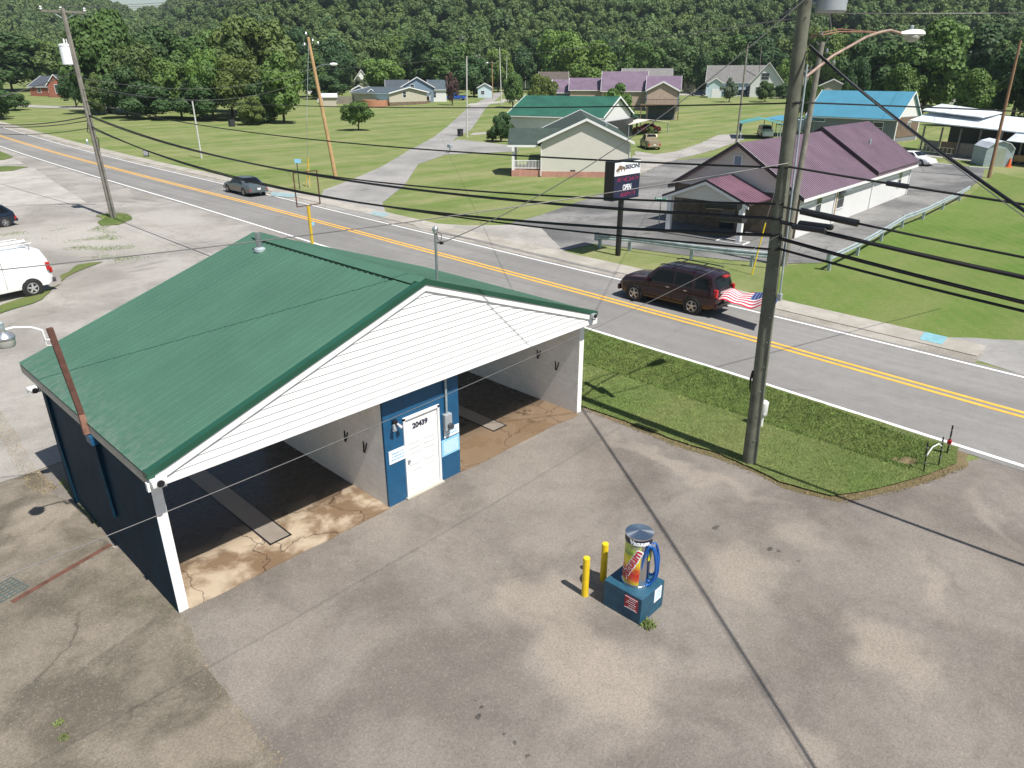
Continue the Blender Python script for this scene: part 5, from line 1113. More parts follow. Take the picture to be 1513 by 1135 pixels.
# blue roofed building
bh_, T = house('house', 'dark grey building with bright blue metal roof behind the purple hall', 114.7, 23.1, -.14, 7.0, 14.0, 3.5, 6.9, .3, 'siding_greydark', 'roof_blue', 'paint_white', ribs=.4,
    windows=(('l', 2.6, 2.0, 1.4, 1.4), ('l', 12.2, 2.9, 2.2, .9)), gable_mat='siding_white')
m = MB(); m.T = T; m.box((.02, -.06, .7), (7, -.0, 3.4)); m.build('shake_front', 'shake_brown', bh_)
m = MB(); m.T = T; m.box((3.3, -.12, 1.9), (4.3, -.06, 2.8)); f_ = m.build('window', 'paint_white', bh_); m = MB(); m.T = T; m.box((3.4, -.13, 1.98), (3.76, -.12, 2.72)); m.box((3.84, -.13, 1.98), (4.2, -.12, 2.72)); m.build('pane', 'glass_dark', f_)
m = MB(); m.T = T; m.box((-.06, -.10, .0), (.12, -.0, 3.5)); m.box((6.9, -.10, .0), (7.1, 0, 3.3)); m.build('corner_board', 'paint_white', bh_)
# long open shed with white roof right of it
A = GT(1358, 226); B_ = GT(1530, 246); v = B_-A; a = math.atan2(v.y, v.x); T = frame(A.x, A.y, a, A.z)
sh = thing('open_shed', 'long low open shed with dented white metal roof and wooden fence boards', 'shed', A); LW = v.length+6
m = MB(); m.T = T; m.slab([(-2.2, -.4, 3.9), (LW, -.4, 3.1), (LW, 5, 4.0), (-2.5, 5, 5.2)], .12); m.slab([(6, 2.0, 4.6), (-2.6, 2.0, 5.1), (-2.8, 5.5, 5.8), (6, 5.5, 5.1)][::-1], .12); m.build('roof', 'roof_white', sh)
m = MB(); m.T = T; m.slab([(LW*.58, -1.6, 2.5), (LW, -1.6, 2.2), (LW, -.3, 3.0), (LW*.58, -.3, 3.3)], .08); m.build('awning', 'roof_white', sh)
m = MB(); m.T = T; m.box((-.3, 5, 0), (LW, 5.1, 4.1)); m.build('back_wall', 'paint_dark', sh)
cols(sh, T, [(i*2.6+.2, -.2) for i in range(int(LW/2.6)+1)], 0, 3.3, .08, 'wood_grey')
for i in range(5): m = MB(); m.T = T; m.box((.5+i*2.4, -.05, .2), (2.7+i*2.4, .02, 1.65)); m.build('fence_panel', 'deck_wood' if i % 2 else 'fence_wood', sh)
m = MB(); m.T = T; m.box((0, -.5, .3), (5.2, -.46, .36)); m.box((0, -.5, .95), (5.2, -.46, 1.0))
for i in range(9): m.box((.1+i*.6, -.5, .36), (.16+i*.6, -.46, .95))
m.build('ladder', 'alum', sh)
# metal garden shed
A = GT(1452, 246); B_ = GT(1493, 247); v = B_-A; a = math.atan2(v.y, v.x); T = frame(A.x, A.y, a, A.z); w_ = v.length; gs = thing('garden_shed', 'grey metal garden shed with pale rounded roof beside the tall brown pole', 'shed', A)
m = MB(); m.T = T; D_ = 4.2; hh = 2.7
pr_ = [(0, 0), (w_, 0), (w_, 1.9), (w_*.8, 2.45), (w_*.5, hh), (w_*.2, 2.45), (0, 1.9)]
m.add([(x, 0, z) for x, z in pr_]+[(x, D_, z) for x, z in pr_], [tuple(range(7)), tuple(range(13, 6, -1)), (0, 6, 13, 7), (1, 8, 9, 2)]); m.build('wall', 'galv_dull', gs)
m = MB(); m.T = T
for (x0, z0), (x1, z1) in zip(pr_[2:6], pr_[3:7]): m.slab([(x1, -.15, z1+.05), (x0, -.15, z0+.05), (x0, D_+.1, z0+.05), (x1, D_+.1, z1+.05)], .06)
m.build('roof', 'roof_white', gs); m = MB(); m.T = T; m.box((w_*.3, -.04, 0), (w_*.7, 0, 2.0)); m.build('door', 'alum', gs)
# far houses
mob, T, I = house_px('house', 'beige mobile home with dark roof on brick skirt, left of the side road', (576, 157), (631, 153.5), 136.5, 129, 15, 'Y', wall='siding_tan', roof='shingle_slate', base='shake_brown', base_h=.9, o=.5, windows=(('f', 5.2, 2.7, 1.0, 1.5),))
m = MB(); m.T = T; W0, L0, E0, H0 = I[:4]; m.box((W0, 2.0, .2), (W0+3.2, 9, 1.0)); m.build('porch_base', 'shake_brown', mob); cols(mob, T, [(W0+3.1, 2.1), (W0+3.1, 8.8), (W0+3.1, 5.4)], 1.0, E0-.2, .12, 'paint_white', 'porch_column')
m = MB(); m.T = T; m.slab([(W0-.2, 1.6, E0+.35), (W0+3.6, 1.6, E0-.25), (W0+3.6, 9.5, E0-.25), (W0-.2, 9.5, E0+.35)], .14); m.split('porch_roof', 'shingle_slate', mob)
m = MB(); m.T = T; m.box((W0+3.0, 2.1, 1.0), (W0+3.08, 8.8, 1.9)); m.build('railing', 'deck_wood', mob)
house_px('house', 'blue gabled house rising behind the beige mobile home', (594, 150), (641, 150), 128, 114, 12, 'Y', D=(213, 213), wall='siding_blue', roof='shingle_slate', windows=(('f', 3, 4.0, 1, 1.2),))
house_px('house', 'dark roofed blue wing left of the blue gabled house', (572, 150), (604, 150), 133, 118, 8, 'X', D=(219, 219), wall='siding_blue', roof='shingle_dark')
house_px('house', 'dark roofed wing with white porch right of the blue gabled house', (634, 150), (660, 150), 131, 118, 8, 'X', D=(216, 216), wall='siding_white', roof='shingle_slate', windows=(('f', 1.5, 1.8, 1, 1.4),))
house_px('shed', 'small blue shed with grey gable roof behind the fence', (521, 140), (541, 140), 132, 126.5, 5, 'Y', D=(222, 222), wall='siding_blue', roof='shingle_slate', cat='shed')
house_px('shed', 'small tan barn shaped shed behind the round pool', (541, 146), (557, 146), 138, 131.5, 5, 'Y', D=(205, 205), wall='siding_tan', roof='shingle_grey', cat='shed')
c_ = GD(553, 198); pl_ = thing('pool', 'round above ground pool with orange wooden side beside the beige mobile home', 'pool', c_); m = MB(); m.lathe([(3.2, 0), (3.2, 1.5), (3.05, 1.5), (3.0, 1.1)], c_, 'z', 28, cap=False); m.build('side', 'orange_wood', pl_); m = MB(); m.lathe([(.01, 1.12), (3.02, 1.12)], c_, 'z', 28, cap=False); m.build('water', 'sign_blue', pl_)
a, b_ = GD(497, 208), GD(572, 210); fe = thing('fence', 'weathered grey wooden privacy fence behind the pool', 'fence', a); dv = (b_-a); m = MB()
nf = int(dv.length/.16)
for i in range(nf): p = a+dv*i/nf; q = a+dv*(i+.88)/nf; m.slab([Vector((p.x, p.y, p.z-.2)), Vector((q.x, q.y, q.z-.2)), Vector((q.x, q.y, q.z+1.85)), Vector((p.x, p.y, p.z+1.85))], .03)
m.build('boards', 'fence_wood', fe)
house_px('house', 'small white building with pointed roof far behind the round tree', (524, 128), (546, 128), 118, 103, 7, 'Y', D=(280, 280), wall='siding_white', roof='roof_white')
house_px('house', 'white playhouse in the yard left of the pool', (477, 151), (497, 151), 142, 138, 3, 'X', D=(198, 198), wall='siding_tan', roof='roof_white', cat='playhouse')
house_px('house', 'small grey house under trees left of the far side road', (706, 137), (727, 136), 129, 123, 8, 'Y', D=(235, 235), wall='siding_paleblue', roof='shingle_grey', windows=(('f', 1.5, 1.5, 1, 1),))
house_px('house', 'left low wing of the lilac roofed brick house', (842, 143), (889, 143), 131.5, 115, 9, 'X', D=(188, 188), wall='brick_tan', roof='roof_lilac', windows=(('f', 5.6, 1.6, 1, 1.2),))
house_px('house', 'far left low shed with lilac roof beside the lilac roofed house', (818, 143), (842, 143), 135, 117.5, 8, 'X', D=(192, 192), wall='siding_grey', roof='roof_lilac')
house_px('house', 'main part of the brick house with wide lilac metal roof', (889, 150), (954, 150), 132.5, 105.5, 10, 'X', D=(185, 185), wall='brick_tan', roof='roof_lilac', windows=(('f', 2, 1.6, 1, 1.2),))
gar, T, I = house_px('house', 'brick garage wing with balcony under the lilac roof', (954, 173), (999, 171), 133, 121, 12, 'Y', D=(158, 158), wall='brick_tan', roof='roof_lilac', windows=())
W0, L0, E0, H0 = I[:4]; m = MB(); m.T = T; m.box((.4, -.06, .05), (W0-.4, -.02, 2.6)); m.build('garage_door', 'shingle_dark', gar)
m = MB(); m.T = T; m.box((-1.2, -2.2, 2.75), (W0+.5, 0, 2.95)); m.build('balcony_floor', 'deck_wood', gar)
m = MB(); m.T = T; m.box((-1.2, -2.2, 3.85), (W0+.5, -2.14, 3.93))
for i in range(26): x = -1.2+(W0+1.6)*i/25; m.box((x, -2.2, 2.95), (x+.04, -2.16, 3.85))
m.build('balcony_railing', 'paint_dark', gar); cols(gar, T, [(W0+.3, -2.0), (-1.0, -2.0)], 0, 2.8, .1, 'deck_wood')
house_px('house', 'right wing of the lilac roofed house beyond the garage', (955, 150), (1003, 150), 131, 112, 9, 'X', D=(182, 182), wall='siding_grey', roof='roof_lilac')
house_px('house', 'dark grey roofed house directly behind the lilac roof', (918, 140), (990, 140), 113, 101, 9, 'X', D=(215, 215), wall='siding_grey', roof='shingle_grey')
house_px('house', 'brown roofed house behind the trees left of the lilac roof', (797, 140), (838, 140), 117, 106, 9, 'X', D=(220, 220), wall='siding_tan', roof='shingle_brown')
house_px('house', 'tan house with dark slate roof far behind the black car', (1010, 130), (1028, 130), 110, 99, 7, 'X', D=(270, 270), wall='siding_tan', roof='shingle_slate', windows=(('f', 1.5, 2, .9, 1.2),))
wh, T, I = house_px('house', 'long white house with grey roof in front of the wooded hill', (1042, 141), (1128, 139), 120, 96.5, 9, 'X', D=(254, 254), wall='siding_paleblue', roof='shingle_grey', windows=(('f', -.72, 2, 1.2, 1.3), ('f', -.15, 2, 1.2, 1.3)))
house_px('house', 'steep white front gable of the long grey roofed house', (1107, 142), (1155, 140), 121, 92, 7, 'Y', D=(246, 246), wall='siding_white', roof='shingle_grey', o=.6, windows=(('f', -.42, 5.8, 2.2, 1.9), ('f', -.3, 2.0, 2.2, 1.7)))
house_px('garage', 'small pale garage with white door beside the teal car', (1046, 140), (1066, 139.5), 122, 115.5, 5, 'Y', D=(240, 240), wall='siding_paleblue', roof='shingle_slate', cat='garage', doors=(('f', 2.4, 2.6, 2.4, 'paint_white'),))
house_px('house', 'long low beige house with brown roof right of the white gabled house', (1148, 128), (1200, 128), 104, 95, 9, 'X', D=(278, 278), wall='siding_tan', roof='shingle_brown', windows=(('f', 3, 1.9, 2, 1.2),))
house_px('garage', 'low dark garage with shallow roof above the blue roof', (1208, 137), (1250, 137), 127, 117, 8, 'Y', D=(185, 185), wall='siding_tan', roof='shingle_brown', cat='garage', doors=(('f', 6, 3, 2.2, 'paint_white'),))
for (x0, x1, yb, e, r_, D, wl_, rf, lab) in ((1283, 1312, 130, 108, 92, 235, 'siding_grey', 'shingle_grey', 'grey roofed house half hidden by the tall trees at right'), (1310, 1345, 120, 95, 80, 280, 'siding_grey', 'shingle_slate', 'upper slate roofed house seen between the tall right trees'), (1455, 1490, 128, 115, 91, 225, 'siding_paleblue', 'roof_palegreen', 'pale green roofed house behind the right hand trees'),
        (1408, 1424, 128, 120, 108, 225, 'siding_white', 'roof_palegreen', 'narrow pale gable between the right hand trees'), (455, 500, 135, 128, 121, 260, 'siding_white', 'roof_white', 'low white building far beyond the dark trees')):
    house_px('house', lab, (x0, yb), (x1, yb), e, r_, 8, 'X', D=(D, D), wall=wl_, roof=rf)
# red brick house
rh, T, I = house_px('house', 'red brick house with dark hipped roofs at the upper left', (46, 142), (86, 143), 127, 112, 12, 'X', wall='brick_red', roof='shingle_dark', windows=(('f', 3, 1.6, 1, 1.3), ('f', 6.4, 1.6, 1, 1.4)))
house_px('house', 'brick entrance gable with bay window on the red house', (74, 144), (98, 144), 124, 110, 10, 'Y', wall='brick_red', roof='shingle_dark', windows=(('f', 2.6, 2.2, 1.7, 2.2),))
house_px('house', 'wide dark roofed right part of the red brick house', (92, 142), (148, 142), 128, 103, 13, 'X', wall='brick_red', roof='shingle_slate')
# carports
def carport(name, lab, pl, pr, hgt, D_, mat, rise=.6, D=None, side=None):
    A = GT(*pl); B_ = GT(*pr); v = B_-A; a = math.atan2(v.y, v.x); w_ = v.length; T = frame(A.x, A.y, a, A.z); o = thing(name, lab, 'carport', A)
    m = MB(); m.T = T; m.slab([(-.2, -.2, hgt), (w_/2, -.2, hgt+rise), (w_/2, D_, hgt+rise), (-.2, D_, hgt)], .06); m.slab([(w_+.2, D_, hgt), (w_/2, D_, hgt+rise), (w_/2, -.2, hgt+rise), (w_+.2, -.2, hgt)], .06); m.build('roof', mat, o)
    cols(o, T, [(0, 0), (w_, 0), (0, D_-.2), (w_, D_-.2), (0, D_/2), (w_, D_/2)], 0, hgt, .05, 'galv_dull')
    if side: m = MB(); m.T = T; m.box((-.03, 0, hgt*.45), (0, D_, hgt)); m.build('side_sheet', side, o)
    return o, A, a
_, A1_, a1_ = carport('carport', 'green and blue metal carport sheltering a white off-roader', (1094, 206), (1152, 207), 2.3, 7, 'roof_teal', .7, side='shingle_green')
carport('carport', 'bright blue metal carport behind the big pole', (1152, 203), (1200, 202), 2.5, 6, 'roof_blue', .5)
carport('carport', 'cream metal carport over the red car', (928, 203), (986, 197), 1.9, 6, 'siding_cream', .6)
T = None
def car_at(px, py, rz, L, W, Ht, style, mat, name, lab, cat, z=0.02, D=None, detail=1, **kw):
    p = GT(px, py) if D is None else GD(px, D, py); return make_car(name, lab, cat, (p.x, p.y, p.z+z), rz, L, W, Ht, col_mat=mat, detail=detail, **style, **kw)
dirV = math.atan2(-_fh.x, _fh.y)                                  # heading straight away from the viewer
car_at(960, 219, dirV+.05, 5.3, 1.9, 1.85, PICK, 'paint_sand', 'pickup_truck', 'tan pickup truck parked tail-on on the gravel drive', 'pickup truck', wr=.40, wheels=(.2, .80))
car_at(955, 196, dirV+1.45, 4.6, 1.8, 1.35, SEDAN, 'paint_red', 'car', 'red sports coupe under the cream carport', 'car')
car_at(1130, 203, dirV+PI-.1, 4.2, 1.8, 1.8, SUVP, 'paint_van', 'off_road_vehicle', 'white off-roader with spare wheel under the green carport', 'SUV', wr=.4)
car_at(1347, 243, dirV+PI+.55, 4.8, 1.85, 1.45, SEDAN, 'paint_van', 'car', 'white sedan at the far corner of the purple roofed hall', 'car')
car_at(674, 148, dirV+1.3, 5.6, 2.0, 1.9, PICK, 'paint_blue', 'pickup_truck', 'bright blue pickup truck parked beside the beige mobile home', 'pickup truck', wr=.4)
car_at(1067, 143, dirV+1.5, 4.8, 1.8, 1.45, SEDAN, 'paint_teal', 'car', 'teal sedan in front of the pale garage', 'car')
car_at(1092, 142, dirV+1.4, 4.6, 1.8, 1.7, SUVP, 'paint_navy', 'car', 'black SUV parked right of the teal sedan', 'SUV')
car_at(1032, 130, dirV+1.5, 4.6, 1.8, 1.45, HATCH, 'paint_navy', 'car', 'black car by the tan house with slate roof', 'car', D=250)
car_at(1212, 138, dirV+1.2, 4.6, 1.8, 1.5, SEDAN, 'paint_red', 'car', 'red car at the low dark garage', 'car', D=170)
car_at(1190, 158, dirV+.4, 5.4, 2.0, 1.9, VANP, 'paint_van', 'van', 'white van parked behind the big wooden pole', 'van', D=135)
for k, px in enumerate((481, 494)): car_at(px, 130, dirV+1.4, 4.8, 1.8, 1.5, HATCH if k else VANP, 'paint_van' if k == 0 else 'paint_silver', 'car', ('white van far beyond the trees left of the playhouse', 'silver car far beyond the trees left of the playhouse')[k], 'car', D=210)
# ------------------------------------------------------------------ road signs, rails, hydrant
fy = 10.95; q0, q1, q2, q3 = XP(905, 299, 1, fy), XP(946, 290, 1, fy), XP(946, 230, 1, fy), XP(905, 241, 1, fy)
x0, x1, z0, z1 = q0.x, (q1.x+q2.x)/2, q0.z+.02, q3.z+.02; g = GT(914, 378)
sg = thing('message_sign', 'black roadside message board reading OPEN, on a single black post', 'sign', (g.x, g.y, 0))
m = MB(); m.box((x0, fy+.02, z0), (x1, fy+.62, z1), .02); m.build('cabinet', 'black', sg)
sx_ = g.x; m = MB(); m.box((sx_-.11, fy+.2, -.1), (sx_+.11, fy+.42, z0)); m.build('post', 'black', sg)
zs = z0+(z1-z0)*.64; m = MB(); m.box((x0+.05, fy, zs), (x1-.05, fy+.02, z1-.05)); hp = m.build('header_panel', 'sign_white', sg)
vs, fs = text_mesh('BISON!', (z1-zs)*.42, .012, .002, 'LEFT', .0, 1.0); mx_ = max(v.x for v in vs); fx = (x1-x0)*.56/mx_; m = MB(); m.add([(x0+(x1-x0)*.40+v.x*fx, fy-.004-v.z, zs+(z1-zs)*.42+v.y) for v in vs], fs); m.build('lettering', 'ink', hp)
bx = x0+(x1-x0)*.06; bw = (x1-x0)*.34; bz = zs+(z1-zs)*.22; bhh = (z1-zs)*.5
out = [(0, .35), (.1, .55), (.22, .62), (.3, .95), (.45, 1.05), (.7, .85), (.92, .8), (1, .5), (.97, .1), (.9, .1), (.86, .4), (.66, .42), (.64, .08), (.57, .08), (.55, .4), (.4, .35), (.36, -.05), (.29, -.05), (.27, .3), (.2, .2), (.16, -.1), (.1, -.05), (.12, .25), (.05, .15)]
m = MB(); P2 = [(bx+u*bw, fy-.004, bz+v*bhh) for u, v in out]; m.add(P2, [tuple(t_) for t_ in tessellate_polygon([[Vector((p[0], p[2], 0)) for p in P2]])]); m.build('emblem', 'deck_wood', hp)
m = MB(); m.box((x0+.05, fy, z0+.05), (x1-.05, fy+.02, zs-.04)); sc_ = m.build('led_panel', 'ink', sg)
t = NT('led_pink'); t.set(col=(.26, .02, .07), rough=.6); t.b.inputs['Emission Color'].default_value = (.5, .02, .10, 1); t.b.inputs['Emission Strength'].default_value = .2
t = NT('led_white'); t.set(col=(.5, .5, .52), rough=.6); t.b.inputs['Emission Color'].default_value = (.7, .7, .75, 1); t.b.inputs['Emission Strength'].default_value = .45
hh = zs-z0; vs, fs = text_mesh('OPEN', hh*.26, .008, .002, 'CENTER'); m = MB(); m.add([((x0+x1)/2+.02+v.x*.9, fy-.004-v.z, z0+hh*.40+v.y*1.2) for v in vs], fs); m.build('led_lettering', 'led_white', sc_)
m = MB(); r_ = random.Random(3)
for zc_, xa, xb in ((z0+hh*.76, x0+.35, x1-.15), (z0+hh*.15, x0+.7, x1-.5)):
    x = xa
    while x < xb:
        for k in range(4):
            if r_.random() < .7: m.box((x, fy-.004, zc_+k*.055), (x+r_.choice((.04, .09)), fy, zc_+k*.055+.035))
        x += .125
m.build('led_text', 'led_pink', sc_)
def post_sign(name, lab, base, top, pr, panel, mat, postmat='galv', cat='sign', extra=None):
    g = GT(*base); q = PP(*top, g); o = thing(name, lab, cat, g); m = MB(); m.tube([g, (g.x, g.y, q.z)], pr, 8); m.build('post', postmat, o)
    if panel:
        (xa, ya), (xb, yb) = panel; a, b_ = PP(xa, ya, g), PP(xb, yb, g); rr = Vector((_r.x, _r.y, 0)); wv = (b_-a).dot(rr); a.x, a.y = g.x+rr.x*(a-g).dot(rr)-_fh.x*.06, g.y+rr.y*(a-g).dot(rr)-_fh.y*.06
        c = a+rr*wv; m = MB(); m.slab([Vector((a.x, a.y, b_.z)), Vector((c.x, c.y, b_.z)), Vector((c.x, c.y, a.z)), Vector((a.x, a.y, a.z))], .03); pn = m.build('panel', mat, o)
        if extra:
            m = MB(); n = len(extra)
            for k, (u0, u1, v0, v1) in enumerate(extra): p = a+rr*wv*u0-_fh*.012; e_ = a+rr*wv*u1-_fh*.012; zA, zB = a.z+(b_.z-a.z)*v0, a.z+(b_.z-a.z)*v1; m.slab([Vector((p.x, p.y, zB)), Vector((e_.x, e_.y, zB)), Vector((e_.x, e_.y, zA)), Vector((p.x, p.y, zA))], .004)
            m.build('lettering', 'sign_white', pn)
    return o
ltr = lambda rows, n: [(.08+.84*i/n, .08+.84*(i+.7)/n, .12+.8*k/rows, .12+.8*(k+.55)/rows) for k in range(rows) for i in range(n)]
post_sign('street_sign', 'small green street name sign on a thin post by the purple hall', (973, 338), (974, 292), .035, ((968, 291), (984, 296)), 'sign_green', extra=ltr(1, 6))
post_sign('yard_sign', 'small black and white yard sign in the roadside grass', (216, 232), (216, 223), .02, ((211, 222), (221, 231)), 'ink', extra=ltr(4, 4))
post_sign('road_marker_sign', 'blue round topped sign on a thin post near the tan pole', (443, 280), (440, 236), .04, ((435, 235), (445, 241)), 'sign_blue', 'paint_dark')
g = GT(665, 226); mb_ = thing('mailbox', 'grey mailbox on a post beside the side road', 'mailbox', g); zt = PP(665, 213, g).z; m = MB(); m.box((g.x-.06, g.y-.06, g.z), (g.x+.06, g.y+.06, zt-.3)); m.build('post', 'wood_white', mb_); m = MB(); m.box((g.x-.25, g.y-.3, zt-.45), (g.x+.25, g.y+.3, zt), .08); m.build('box', 'galv_dull', mb_)
g = GT(688, 201); bn = thing('wheelie_bin', 'black wheelie bin leaning by the thin pole on the side road', 'bin', g); m = MB(); m.box((g.x-1.0, g.y+.2, g.z), (g.x-.3, g.y+.9, g.z+1.0), .06); m.build('bin', 'paint_dark', bn); m = MB(); m.box((g.x-1.05, g.y+.15, g.z+1.0), (g.x-.25, g.y+.95, g.z+1.07), .02); m.build('lid', 'black', bn)
g = GT(343, 187); bn = thing('trash_bin', 'dark bin standing in the grass before the big trees', 'bin', g); m = MB(); m.box((g.x-.45, g.y-.45, g.z), (g.x+.45, g.y+.45, g.z+1.15), .06); m.build('bin', 'paint_dark', bn)
g = GT(130, 214.5); hy = thing('fire_hydrant', 'white topped fire hydrant at the far roadside by the leaning pole', 'hydrant', g); m = MB(); m.lathe([(.16, 0), (.16, .08), (.12, .1), (.12, .5)], g, 'z', 14); m.build('barrel', 'siding_blue', hy); m = MB(); m.lathe([(.14, .5), (.14, .62), (.10, .72), (.04, .8)], g, 'z', 14); m.build('bonnet', 'paint_white', hy)
def rail(lab, ends, posts, group):
    P_ = [GT(*p) for p in posts]; o = thing('guardrail', lab, 'guardrail', P_[0]); A = [GT(*p) for p in ends]; h = .72
    prof = [(0, -.16), (.05, -.12), (.05, -.05), (0, 0), (.05, .05), (.05, .12), (0, .16)]; m = MB(); pts = A
    for a, b_ in zip(pts, pts[1:]):
        d = (b_-a).normalized(); n_ = Vector((d.y, -d.x, 0)); 
        if n_.dot(CAM-a) < 0: n_ = -n_
        for (o1, z1_), (o2, z2_) in zip(prof, prof[1:]):
            q = [a+n_*(o1+.08)+Vector((0, 0, h+z1_)), b_+n_*(o1+.08)+Vector((0, 0, h+z1_)), b_+n_*(o2+.08)+Vector((0, 0, h+z2_)), a+n_*(o2+.08)+Vector((0, 0, h+z2_))]; m.slab(q, .012)
    m.build('beam', 'galv_dull', o)
    for p in P_: m = MB(); m.box((p.x-.075, p.y-.075, p.z-.1), (p.x+.075, p.y+.075, p.z+h+.14)); m.build('post', 'galv_dull', o)
    m = MB(); e = A[0]; m.box((e.x-.12, e.y-.12, e.z+h-.25), (e.x+.12, e.y+.12, e.z+h+.22), .05); m.build('end_piece', 'galv_dull', o); return o
rail('steel guardrail between the road verge and the hall car park', [(881, 367), (930, 371), (1021, 384), (1080, 391), (1150, 398)], [(886, 367), (930, 371), (1021, 384), (1110, 394)], 'g')
rail('steel guardrail curving up the right side of the hall car park', [(1222, 400), (1266, 378), (1301, 357), (1332, 337), (1363, 325), (1392, 310), (1417, 297), (1428, 290)], [(1224, 400), (1266, 378), (1301, 357), (1332, 337), (1363, 325), (1392, 310), (1417, 297)], 'g')
for k, (a, b_) in enumerate((((1382, 243.5), (1414, 246)), ((1432, 248), (1462, 250)), ((1358, 243), (1366, 243.5)))):
    p, q = GT(*a), GT(*b_); d = (q-p).normalized(); m = MB(); n_ = Vector((-d.y, d.x, 0))*.1; z_ = Vector((0, 0, .14)); m.slab([p-n_+z_, q-n_+z_, q+n_+z_, p+n_+z_], .13)
    tag(m.build('parking_stop', 'line_white'), ('white parking stop in the middle of the row by the lawn strip', 'white parking stop nearest the tall brown pole', 'short white parking stop beside the white sedan')[k], 'parking stop', 'parking stops behind the hall')
g = GT(1490, 247); cn = thing('traffic_cone', 'orange traffic cone in front of the metal garden shed', 'cone', g); m = MB(); m.lathe([(.35, 0), (.34, .05), (.22, .06), (.05, .95)], g, 'z', 14); m.build('cone', 'orange', cn)
g = GT(1504, 243); brl = thing('mower', 'yellow garden machine with black wheels beside the metal shed', 'mower', g); m = MB(); m.box((g.x-.5, g.y-.7, g.z+.3), (g.x+.5, g.y+.5, g.z+1.0), .1); m.build('body', 'wood_tan', brl)
for s in (-.45, .45): m = MB(); m.lathe([(.3, -.08), (.3, .08)], g+Vector((.2, s, .3)), 'x', 16); m.build('wheel', 'rubber', brl)
# empty sign frame on the yellow post, beyond the roof
pb_ = XP(461, 356, 0, 17.2); rr = Vector((_r.x, _r.y, 0)); fr0 = thing('sign_frame', 'empty dark metal sign frame on a yellow post above the green roof', 'sign frame', (pb_.x, pb_.y, 0))
tp = PP(457, 304, pb_); m = MB(); m.tube([(pb_.x, pb_.y, 0), (pb_.x, pb_.y, tp.z)], .085, 10); m.build('post', 'yellow_pole', fr0)
C4 = [PP(*p, pb_) for p in ((433, 256), (468, 252), (473, 301), (439, 306))]; m = MB()
for a, b_ in zip(C4, C4[1:]+C4[:1]): m.tube([a, b_], .035, 4)
m.build('frame', 'rust', fr0); a = PP(455, 329, pb_); b_ = PP(469, 334, pb_); m = MB(); m.box((a.x, a.y-.06, b_.z), (b_.x, a.y-.02, a.z)); m.build('small_sign', 'sign_blue', fr0)
# ------------------------------------------------------------------ poles and wires
ATT = {}
def pole(name, lab, base, top, r0, r1, mat, group='utility poles', D=None, extra=0, bpt=None):
    g = bpt if bpt is not None else (GT(*base) if D is None else GD(base[0], D, base[1])); q = PP(*top, g); q = g+(q-g)*(1+extra); q = Vector((q.x, q.y, q.z))
    o = thing(name, lab, 'pole', g, group=group); n_ = 7
    m = MB(); m.tube([g-Vector((0, 0, .2))]+[g.lerp(q, i/n_) for i in range(1, n_+1)], [r0*1.04]+[r0+(r1-r0)*i/n_ for i in range(1, n_+1)], 16); m.build('shaft', mat, o, smooth=50); return o, g, q
def on(g, q, py): # point on the pole axis seen at image height py
    lo, hi = 0., 1.
    for _ in range(30):
        mid = (lo+hi)/2
        if proj(g.lerp(q, mid))[1] > py: lo = mid
        else: hi = mid
    return g.lerp(q, lo)
def transformer(o, c, r, h, mat='meter_grey', nm='transformer'):
    m = MB(); m.lathe([(r*.9, 0), (r, .04), (r, h*.9), (r*1.06, h*.9), (r*1.06, h*.95), (r*.7, h)], c, 'z', 22); t_ = m.build(nm, mat, o, smooth=35)
    m = MB()
    for a in (0, 1.2): m.lathe([(.05, h), (.07, h+.08), (.04, h+.12), (.06, h+.2), (.02, h+.32)], c+Vector((r*.5*math.cos(a), r*.5*math.sin(a), 0)), 'z', 8)
    m.build('bushing', 'paint_white', t_)
bp, bg_, bq = pole('utility_pole', 'thick green stained wooden pole rising from the verge in the foreground', (1107, 684), (1190, 0), .178, .135, 'wood_pole', extra=.09)
BT = lambda py: on(bg_, bq, py)
c = BT(15)+rr*.52-_fh*.05; transformer(bp, Vector((c.x, c.y, PP(1217, 20, BT(15)).z)), .30, 1.0)
m = MB(); m.tube([BT(5), BT(5)+rr*.35], .05, 6); m.tube([BT(-20), BT(-20)+rr*.35], .05, 6); m.build('bracket', 'galv_dull', bp)
side = rr*.16-_fh*.12
m = MB(); m.tube([BT(95)+side, BT(200)+side*1.05, BT(350)+side*1.15, BT(432)+side*1.2], .022, 8); m.build('conduit', 'galv_dull', bp, smooth=60); c = BT(435)+side*1.2; m = MB(); m.box(c-Vector((.05, .05, .11)), c+Vector((.05, .05, .06)), .01); m.build('conduit_box', 'meter_grey', bp)
m = MB()
for i in range(12): c = BT(250+i*36)-_fh*.2; m.lathe([(.014, -.012), (.014, .012)], c, 'y', 6)
m.build('bolt', 'galv', bp)
m = MB(); m.tube([BT(548)-rr*.18, BT(560)-rr*.22, BT(580)-rr*.2], [.03, .03, .01], 6); m.build('ground_wire', 'cable_black', bp)
m = MB(); m.tube([BT(612)+rr*.2-_fh*.02, BT(612)+rr*.26], .02, 6); m.build('strap', 'galv', bp)
